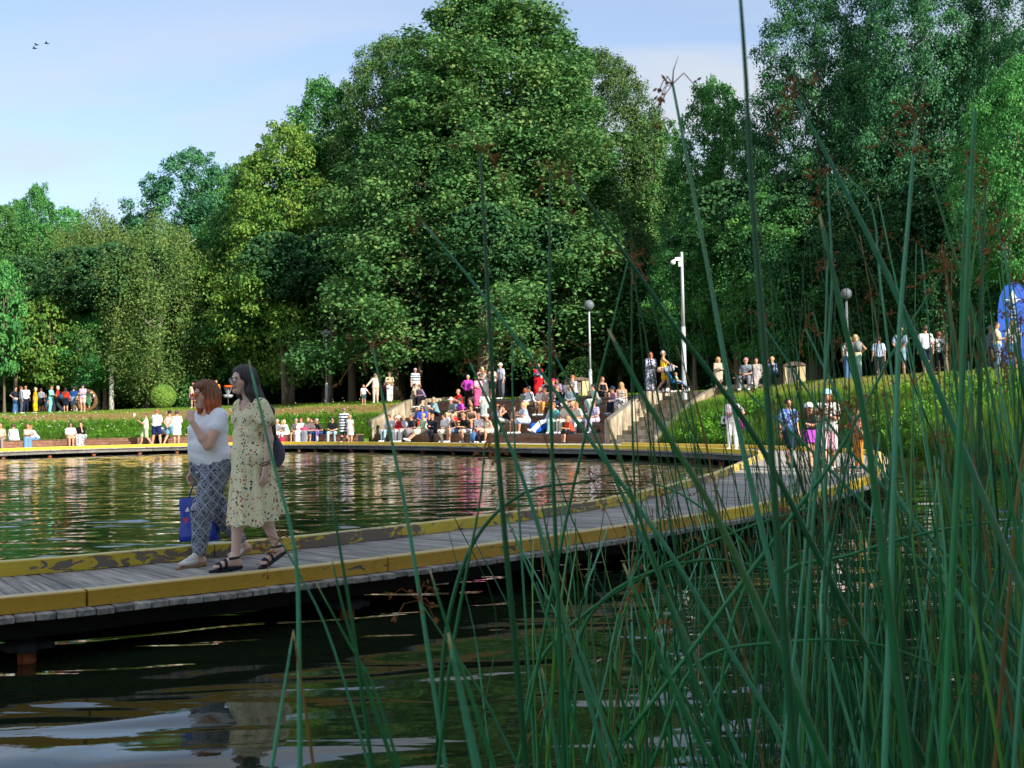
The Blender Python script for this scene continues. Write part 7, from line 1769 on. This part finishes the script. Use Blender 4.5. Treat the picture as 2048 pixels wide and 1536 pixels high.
for s in (-1, 1):
    G_ += [(H(s*.055, .02, .0), H(s*.072, .045, -.10), .046, .045, .04), (H(s*.072, .045, -.10), va(s*.085, .105, 1.32), .045, .046, .04), (va(s*.085, .105, 1.32), va(s*.075, .155, 1.07), .046, .022, .04)]
G_ += [(H(0, .065, -.02), va(0, .13, 1.32), .075, .06, .05), (va(0, .13, 1.32), va(0, .175, 1.08), .06, .035, .05), (H(.075, .03, -.08), va(.150, .075, 1.33), .04, .045, .03), (va(.150, .075, 1.33), va(.165, .125, 1.10), .045, .018, .03), (H(.082, -.004, -.09), va(.125, -.02, 1.34), .018, .020, .02), (va(.125, -.02, 1.34), va(.150, -.035, 1.20), .020, .008, .01)]
def cutH2(X, Y, Z, f):
    c = H(0, -.113, -.028); f = np.maximum(f, .097-np.sqrt(((X-c[0])*1.08)**2+(Y-c[1])**2+((Z-c[2])*.80)**2)); th = np.arctan2(Y-.02, X); return f+.003*np.sin(th*30+Z*6)
link('hair', sdfmesh('hair', G_, .0052, cutH2), hair_long_mat('near_black_hair', hx('#3a3236'), hx('#1d1a1d')), wg)
face_parts(J, wg, plain('#2a2324', .35, 'dark_frame'), M_LENS, brow='#2a1e1c', lip='#b35a62')
M_SAND = plain('#1d2430', .55, 'black_leather')
for f_ in FT:
    an, heel, ball, toe = f_; ax_ = unit(toe-heel); L0 = np.linalg.norm(toe-heel)
    def cutS(X, Y, Z, f, an=an, heel=heel, ax_=ax_, L0=L0):
        t = ((X-heel[0])*ax_[0]+(Y-heel[1])*ax_[1]+(Z-heel[2])*ax_[2])/L0
        return np.maximum(f, np.minimum(np.minimum(np.abs(t-.80)*L0-.011, np.abs(t-.55)*L0-.011), np.maximum(np.abs(Z-an[2]-.002+(t-.1)*.02)-.011, (t-.42)*L0)))
    shoe_from(f_, 'sandal', M_SAND, wg, .0055, cutS, sole_mat=M_SAND)
mb = MB(); c = (J['wr'][1]*.86+J['el'][1]*.14); u_ = unit(va(1, .1, .15)); v__ = unit(va(0, 1, .35)); ring(mb, c, u_, v__, .036, .034, .005); ring(mb, c+va(0, .005, .022), u_, v__, .037, .035, .004); mb.build('bracelet', plain('#26301f', .6), wg, True)
mb = MB(); mb.tube([(-.06, -.03, 1.455), (-.035, -.075, 1.40), (0, -.10, 1.365), (.035, -.075, 1.40), (.06, -.03, 1.455)], .0016, 5).ball((0, -.103, 1.352), .008, 8, 6); mb.build('necklace', plain('#b08a50', .3, metal=1.0), wg, True)
loc = V(wg.location)+Matrix.Rotation(R(-43), 3, 'Z') @ V((-.10, .27, 0)); sb = empty('shoulder_bag', loc, R(-40)); tag(sb, 'dark grey cloth bag hanging at the back of the woman in the floral dress', 'bag')
link('pouch', sdfmesh('pouch', [(va(-.06, 0, 1.02), va(.06, 0, .96), .10, .12, .05, (1, .45, 1)), (va(0, 0, 1.10), va(0, 0, 1.12), .07, .05, .05, (1, .45, 1))], .008), cloth('#6a6c80'), sb)
MB().tube([(.0, .0, 1.15), (-.03, -.06, 1.30), (-.08, -.14, 1.44)], .012, 6).build('strap', cloth('#5a5c70'), sb, True)
# ---------------------------------------------------------------- bulrushes in the shallows by the camera
def m_reed(name, c1, c2):
    a = NT(name); r = a.rand(); n = a.noise(a.co(scale=(1, 1, .12)), 40, 3, .6); n2 = a.noise(a.co(scale=(1, 1, .5)), 2.2, 3)
    c = a.mix(r, c1, c2); c = a.mix(a.math('MULTIPLY', a.step(n, .35, .7), .35), c, tuple(q*.55 for q in c1[:3])+(1,)); c = a.mix(a.math('MULTIPLY', a.step(n2, .56, .72), .5), c, hx('#8a8438'))
    return a.fin(a.pr(c, .42, spec=.45))
M_REED = m_reed('reed_green', hx('#115a2e'), hx('#329654'))
M_REEDT = m_reed('reed_teal', hx('#2f8058'), hx('#64b88c'))
M_REEDL = m_reed('reed_fresh', hx('#2f7f26'), hx('#62a03a'))
M_REEDB = plain('#8a6a3c', .8, 'withered_reed', var=.3)
M_SEED = plain('#8f5c34', .85, 'brown_spikelets', var=.3)
M_CUT = plain('#c9c08a', .9, 'dry_reed_tip')
def seed_mesh(seed, big=1.0):
    rs = random.Random(seed); mb = MB()
    for k in range(rs.randint(6, 9)):
        th = rs.uniform(0, 6.28); el = rs.uniform(-.9, 1.0); L_ = rs.uniform(.025, .07)*big; d_ = V((math.cos(th)*math.cos(el), math.sin(th)*math.cos(el), math.sin(el))); e_ = d_*L_-V((0, 0, L_*.35))
        mb.tube([(0, 0, 0), d_*L_*.6+V((0, 0, .004)), e_], [.0012, .001, .0009], 4)
        for _ in range(rs.randint(2, 4)):
            a_ = e_+V((rs.uniform(-1, 1), rs.uniform(-1, 1), rs.uniform(-1, 1)))*.008; b_ = a_+(d_+V((rs.uniform(-.6, .6), rs.uniform(-.6, .6), rs.uniform(-1.1, .3)))).normalized()*.013
            mb.tube([a_, a_.lerp(b_, .5), b_], [.001, .0030, .0006], 5)
    mb.tube([(0, 0, 0), (.006, 0, .025), (.02, 0, .05)], [.0022, .0014, .0004], 4)
    return mb.mesh('seed_head')
SEEDS = [seed_mesh(i, 1.0 if i < 4 else 1.25) for i in range(7)]
def reed(pts, r0, r1, mat, label, group, seed=True, cut=False, rs=None):
    root = bpy.data.objects.new('bulrush', None); COL.objects.link(root); base = V(pts[0]); root.location = base; root.empty_display_size = .05
    tag(root, label, 'bulrush', group)
    n = len(pts); mb = MB(); mb.tube([V(p)-base for p in pts], [r0+(r1-r0)*(i/(n-1))**1.4 for i in range(n)], 7)
    mb.build('stem', mat, root, True)
    tip = V(pts[-1])-base
    if seed:
        o = link('seed_head', SEEDS[(rs or rnd).randint(0, 6)], M_SEED, root); o.location = tip; o.rotation_euler = (rnd.uniform(-.3, .3), rnd.uniform(-.3, .3), rnd.uniform(0, 6)); s_ = rnd.uniform(.5, .9); o.scale = (s_,)*3
    elif cut:
        d_ = (V(pts[-1])-V(pts[-2])).normalized(); MB().tube([tip-d_*.004, tip+d_*.014], [r1*1.04, r1*.5], 7).build('tip', M_CUT, root, True)
    return root
def smooth3(P, n=14):
    return cr3(P, n)
def cr3(P, n):
    P = [V(p) for p in P]; Q = [P[0]*2-P[1]]+P+[P[-1]*2-P[-2]]; out = []; m_ = max(2, n//(len(P)-1))
    for i in range(1, len(Q)-2):
        for k in range(m_):
            t = k/m_; a_, b_, c_, d_ = Q[i-1:i+3]; out.append(0.5*((2*b_)+(c_-a_)*t+(2*a_-5*b_+4*c_-d_)*t*t+(3*b_-a_-3*c_+d_)*t*t*t))
    out.append(P[-1]); return out
def traced(xy, d, wpx, mat, label, seed=True, cut=False, group=None, tipw=.35):
    """xy: points from the tip down, read off the photo; the stem is carried on down to the pond bed"""
    n = len(xy); P = []
    for i, (x, y) in enumerate(xy): P.append(D(x, y, d+.04*i*d*.1))
    a_, b_ = P[-2], P[-1]; s_ = (b_-a_)
    if s_.z < -1e-4 and b_.z > -.1:
        k = (b_.z+.12)/(-s_.z); k = min(k, 6); P.append(b_+s_*k*.5+V((0, 0, 0))); P.append(b_+s_*k)
    P = P[::-1]; r0 = wpx/2/FPX*d
    return reed(cr3(P, 18), r0, max(r0*tipw, .0012), mat, label, group, seed, cut)
A_, B_ = M_REED, M_REEDT
TRC = [
 ([(1478,-40),(1492,160),(1504,400),(1522,620),(1535,800),(1560,1150),(1590,1536)], 1.15, 20, A_, 'thickest dark rush leaving the top of the photo right of the middle', False, False),
 ([(1345,168),(1378,340),(1420,560),(1460,780),(1500,960),(1540,1130)], 2.0, 15, B_, 'tallest pale rush whose star-shaped seed head stands against the sky', True, False),
 ([(845,445),(930,545),(1050,700),(1180,880),(1330,1090),(1440,1270)], 2.2, 12, B_, 'long pale rush leaning left with its head in front of the middle linden', True, False),
 ([(1100,338),(1099,540),(1100,760),(1108,1000),(1118,1250)], 2.1, 11, A_, 'upright rush with a brown head, left of the globe lamp', True, False),
 ([(960,300),(972,520),(985,760),(1005,1020),(1040,1400)], 1.6, 15, A_, 'dark upright rush rising in front of the standing people at the amphitheatre', True, False),
 ([(1138,352),(1230,480),(1340,640),(1430,760),(1520,890),(1640,1120)], 1.9, 15, A_, 'dark rush arching from the middle linden down past the floodlight pole', True, False),
 ([(746,695),(770,820),(800,960),(830,1130),(868,1380)], 2.0, 11, B_, 'rush with a spreading brown head left of the amphitheatre wall', True, False),
 ([(502,738),(540,900),(590,1100),(598,1300),(600,1540)], 1.7, 13, B_, 'cut-topped rush crossing just right of the woman in the floral dress', False, True),
 ([(1592,198),(1640,285),(1705,410),(1770,540),(1850,720),(1960,980)], 1.8, 16, B_, 'pale rush leaning left over the dark oak on the right', True, False),
 ([(1832,240),(1818,420),(1800,640),(1790,900),(1780,1200)], 1.8, 15, B_, 'pale upright rush with a drooping brown head near the top right', True, False),
 ([(1229,683),(1280,780),(1340,880),(1420,1010),(1520,1220),(1640,1500)], 1.2, 21, A_, 'thick dark rush with a cut yellow tip above the right stair wall', False, True),
 ([(1645,455),(1680,610),(1715,760),(1750,980),(1800,1400)], 1.2, 22, A_, 'thick dark rush with a blunt brown tip in front of the litter bin trees', False, True),
 ([(1226,872),(1262,985),(1305,1110),(1370,1300),(1440,1500)], 1.5, 14, A_, 'dark blunt rush whose tip ends by the foot of the right stair wall', False, True),
 ([(1256,1150),(1300,1260),(1350,1380),(1430,1540)], 1.3, 17, A_, 'short dark rush with a pale bitten tip low in the middle', False, True),
 ([(903,1298),(925,1400),(955,1540)], 1.0, 24, B_, 'stout blurred rush stub at the bottom edge, left of the middle', False, True),
 ([(664,1000),(682,1110),(705,1250),(745,1540)], 1.8, 11, A_, 'slim rush with a brown tip crossing the near kerb', False, True),
 ([(1088,1360),(1105,1450),(1120,1540)], 1.3, 12, B_, 'broken pale stub close to the bottom edge in the middle', False, True),
 ([(666,1130),(690,1230),(730,1360),(790,1540)], 1.8, 11, A_, 'rush starting at the near kerb and leaning right', False, True),
 ([(640,1180),(700,1290),(750,1380),(800,1540)], 1.9, 8, A_, 'thin rush crossing behind the kerb rush', False, True),
 ([(866,1160),(900,1270),(945,1400),(990,1540)], 1.5, 12, A_, 'short bright rush below the walkway left of the middle', False, True),
 ([(583,1285),(565,1400),(543,1540)], 1.5, 12, B_, 'folded rush stub leaning left near the bottom', False, True),
 ([(590,1282),(608,1400),(628,1540)], 1.5, 9, M_REEDB, 'yellowed rush stub beside the folded stub', False, True),
 ([(1264,510),(1263,700),(1266,900),(1280,1200)], 2.6, 7, A_, 'thin upright rush left of the floodlight pole', True, False),
 ([(1256,520),(1220,670),(1180,830),(1130,1050),(1075,1330)], 2.3, 9, A_, 'rush leaning right that crosses the globe lamp post', True, False),
 ([(1654,345),(1664,560),(1650,760),(1630,980),(1610,1300)], 2.1, 10, B_, 'rush crossing the tallest oak trunk with a small brown head', True, False),
 ([(1655,520),(1650,700),(1648,900),(1655,1200)], 2.3, 8, B_, 'thin upright rush in front of the litter bin', True, False),
 ([(1950,215),(1938,450),(1925,760),(1905,1150)], 1.5, 18, A_, 'dark upright rush with a brown streak near the right edge', False, False),
 ([(1937,310),(1925,520),(1922,760),(1930,1100)], 2.0, 10, A_, 'rush with a brown puff seen against the dark oak at the right', True, False),
 ([(1972,368),(1962,560),(1958,800),(1960,1150)], 2.0, 10, A_, 'rush with a thin brown spike near the right edge', True, False),
 ([(1845,300),(1900,480),(1950,640),(1985,800),(2030,1050)], 2.0, 9, A_, 'rush leaning left toward the pale upright rush', True, False),
 ([(1690,345),(1745,420),(1760,560),(1790,800)], 2.4, 6, B_, 'thin rush with side sprays in front of the dark oak', True, False),
 ([(1600,1010),(1660,930),(1735,800),(1800,680),(1890,540)][::-1], 2.0, 10, A_, 'rush leaning right across the small boy in orange-brown', True, False),
 ([(1024,680),(1025,780),(1030,900),(1040,1060)], 2.6, 6, B_, 'thin rush with a small head among the sitting crowd', True, False),
 ([(940,725),(975,800),(1010,870),(1060,1000),(1130,1240)], 2.2, 11, B_, 'pale rush with a brown spray by the grey-haired woman in magenta', True, False),
 ([(1105,700),(1150,790),(1190,870),(1240,980),(1330,1180)], 2.2, 10, B_, 'pale rush crossing the plaid-shirt man from upper left to lower right', True, False),
 ([(968,900),(960,1000),(930,1160),(900,1330),(880,1500)], 1.8, 10, M_REED, 'rush leaning right whose reddish head hangs over the yellow kerb', True, False),
 ([(838,1200),(905,1300),(965,1390),(1040,1540)], 1.9, 7, B_, 'pale thin rush starting at a brown head below the walkway', True, False),
 ([(560,1080),(600,1150),(650,1250),(700,1400),(740,1540)], 2.0, 8, B_, 'thin pale rush whose dark spray crosses the bare legs of the young woman', True, False),
 ([(1470,745),(1500,790),(1600,880),(1680,960)], 2.4, 8, B_, 'rush crossing the seated trio on the park bench', True, False),
 ([(1520,640),(1600,760),(1690,890),(1800,1010)], 2.4, 9, B_, 'rush running down from the distant globe lamp', True, False),
 ([(1610,655),(1660,760),(1740,900),(1850,1080)], 2.4, 8, B_, 'rush leaning left in front of the bin with a forked pale head', True, False),
 ([(1640,825),(1620,1000),(1600,1200),(1570,1480)], 2.0, 9, B_, 'rush in front of the girl in the pale blue cap', True, False),
 ([(1352,690),(1390,800),(1425,950),(1460,1150)], 2.4, 6, M_REEDB, 'brownish thin rush right of the pushchair', False, False),
]
for t in TRC:
    traced(t[0], t[1], t[2], t[3], t[4], t[5], t[6])
# fallen and arched rushes
def arch(xy, d, wpx, mat, label):
    P = [D(x, y, d) for x, y in xy]; r0 = wpx/2/FPX*d; P.insert(0, V((P[0].x-.15, P[0].y, -.1))) if P[0].z < .6 else None
    reed(cr3(P, 20), r0, r0*.45, mat, label, None, True)
arch([(1130,1540),(1150,1300),(1230,1180),(1400,1120),(1560,1150),(1700,1240)], 2.6, 9, A_, 'arched rush bending right below the walkway kerb')
arch([(875,1500),(895,1250),(950,1080),(1050,985),(1190,962)], 2.3, 10, A_, 'arched rush bending right in front of the open pond')
arch([(1500,1540),(1540,1180),(1700,1110),(1880,1060),(2060,1035)], 2.4, 9, A_, 'rush lying almost level across the right-hand clump')
arch([(1040,1500),(1075,1330),(1180,1220),(1330,1130),(1480,1060),(1640,1010)], 2.6, 9, A_, 'long arched rush climbing right toward the boys')
arch([(1300,1540),(1390,1330),(1560,1285),(1760,1290),(1960,1370)], 2.3, 8, A_, 'low arched rush across the bottom right')
arch([(1420,1520),(1460,1260),(1500,1110),(1380,1000),(1290,960)], 2.4, 7, A_, 'rush bent left over the walkway planks')
# the dense clump
rr = random.Random(5); GRP = 'bulrush stems in the thick clump at the right'; GR2 = 'bulrush stems standing loosely in the middle of the photo'
def where(x, y):
    cols = [(1000, 'the amphitheatre steps'), (1120, 'the crowd under the globe lamp'), (1230, 'the right stair wall'), (1330, 'the foot of the stairs'), (1420, 'the pushchair'), (1500, 'the woman in white trousers'), (1560, 'the park bench'), (1630, 'the boy in blue'), (1690, 'the girl in pink shorts'), (1760, 'the boy in orange-brown'), (1830, 'the end of the walkway'), (1900, 'the white-tee walker on the lawn'), (1960, 'the weeds by the right shore'), (2020, 'the beige-tee man'), (9999, 'the right edge')]
    c = next(n_ for x_, n_ in cols if x < x_)
    h = 'high above' if y < 520 else ('above' if y < 680 else ('level with' if y < 840 else ('just below' if y < 980 else 'well below')))
    return h+' '+c
def reed_label(xt, yt, lean, head, mt):
    tone = {M_REED: 'dark green', M_REEDT: 'pale teal', M_REEDL: 'fresh green', M_REEDB: 'withered brown'}[mt]
    ln = 'upright' if abs(lean) < 45 else ('left-leaning' if lean < 0 else 'right-leaning')
    return '%s %s rush, its %s %s' % (ln, tone, 'brown head' if head else 'bare tip', where(xt, yt))
cnt = 0
while cnt < 235:
    dense = cnt >= 85
    d = rr.uniform(1.7, 5.2) if dense else rr.uniform(2.2, 4.4)
    if dense: xb = 2120-(rr.random()**1.2)*560
    else: xb = rr.triangular(960, 1640, 1290)
    yb = 1450; base = D(xb, yb, d)
    lean = rr.gauss(-.05, .13) if dense else rr.gauss(-.06, .20)
    if dense: yt = rr.uniform(330, 980) if xb > 1790 else rr.uniform(800, 1080)
    else: yt = rr.triangular(900, 1330, 1060)
    if xb < 1150: yt = max(yt, 960)
    xt = xb+lean*(yb-yt); bend = rr.gauss(0, 28)
    if xt < 880: continue
    top = D(xt, yt, d+rr.uniform(-.35, .35)); mid = D((xb+xt)/2+bend, (yb+yt)/2, d)
    s_ = base-mid; foot = base+s_*((base.z+.12)/max(.05, -s_.z)) if s_.z < -.02 and base.z > -.1 else base-V((0, 0, .3))
    if (foot-base).length > 1.5: foot = base+V((rr.uniform(-.1, .1), 0, -(base.z+.12)))
    r0 = rr.uniform(.0024, .0044)
    hs_ = rr.random() < (.6 if dense else .2)
    P = [foot, base, mid, top] if (foot-base).length > .08 else [base, mid, top]
    mt = rr.choice([A_, A_, B_, M_REEDL]) if rr.random() < .95 else M_REEDB
    reed(cr3(P, 14), r0, .0014, mt, ('' if dense else 'slim ')+reed_label(xt, yt, xt-xb, hs_, mt), GRP if dense else GR2, hs_, not hs_ and rr.random() < .5, rr)
    cnt += 1
# beyond the 300 that show largest: the rest of the clump as one mass
mb = MB(); rr = random.Random(31)
for _ in range(330):
    d = rr.uniform(2.6, 6.5); xb = 2180-(rr.random()**1.15)*760; base = D(xb, 1300, d); base.z = -.1; h = rr.uniform(1.1, 2.3); lx = rr.gauss(-.04, .14)*h; ly = rr.gauss(0, .1)*h
    top = base+V((lx, ly, h)); bnd = base.lerp(top, .5)+V((rr.gauss(0, .03), rr.gauss(0, .03), 0)); r0 = rr.uniform(.0022, .0038)
    mb.tube([base, base.lerp(bnd, .5)+V((lx*-.05, 0, 0)), bnd, bnd.lerp(top, .5)+V((lx*.04, 0, 0)), top], [r0, r0, r0*.8, r0*.6, r0*.3], 5, False)
o = mb.build('bulrush_clump', M_REED, None, True); tag(o, kind='stuff')
# withered litter floating and standing at the foot of the clump
mb = MB(); rr = random.Random(9)
for _ in range(260):
    x = rr.uniform(-1.2, 2.8); y = rr.uniform(2.6, 5.4)
    if rr.random() < .4: x = rr.uniform(.8, 2.6)
    th = rr.uniform(-.6, .6) if rr.random() < .7 else rr.uniform(0, 3.1); L_ = rr.uniform(.05, .45); mb.tube([(x, y, .003), (x+L_*math.cos(th), y+L_*math.sin(th), .006)], rr.uniform(.001, .003), 4)
o = mb.build('floating_reed_litter', M_REEDB); tag(o, kind='stuff')
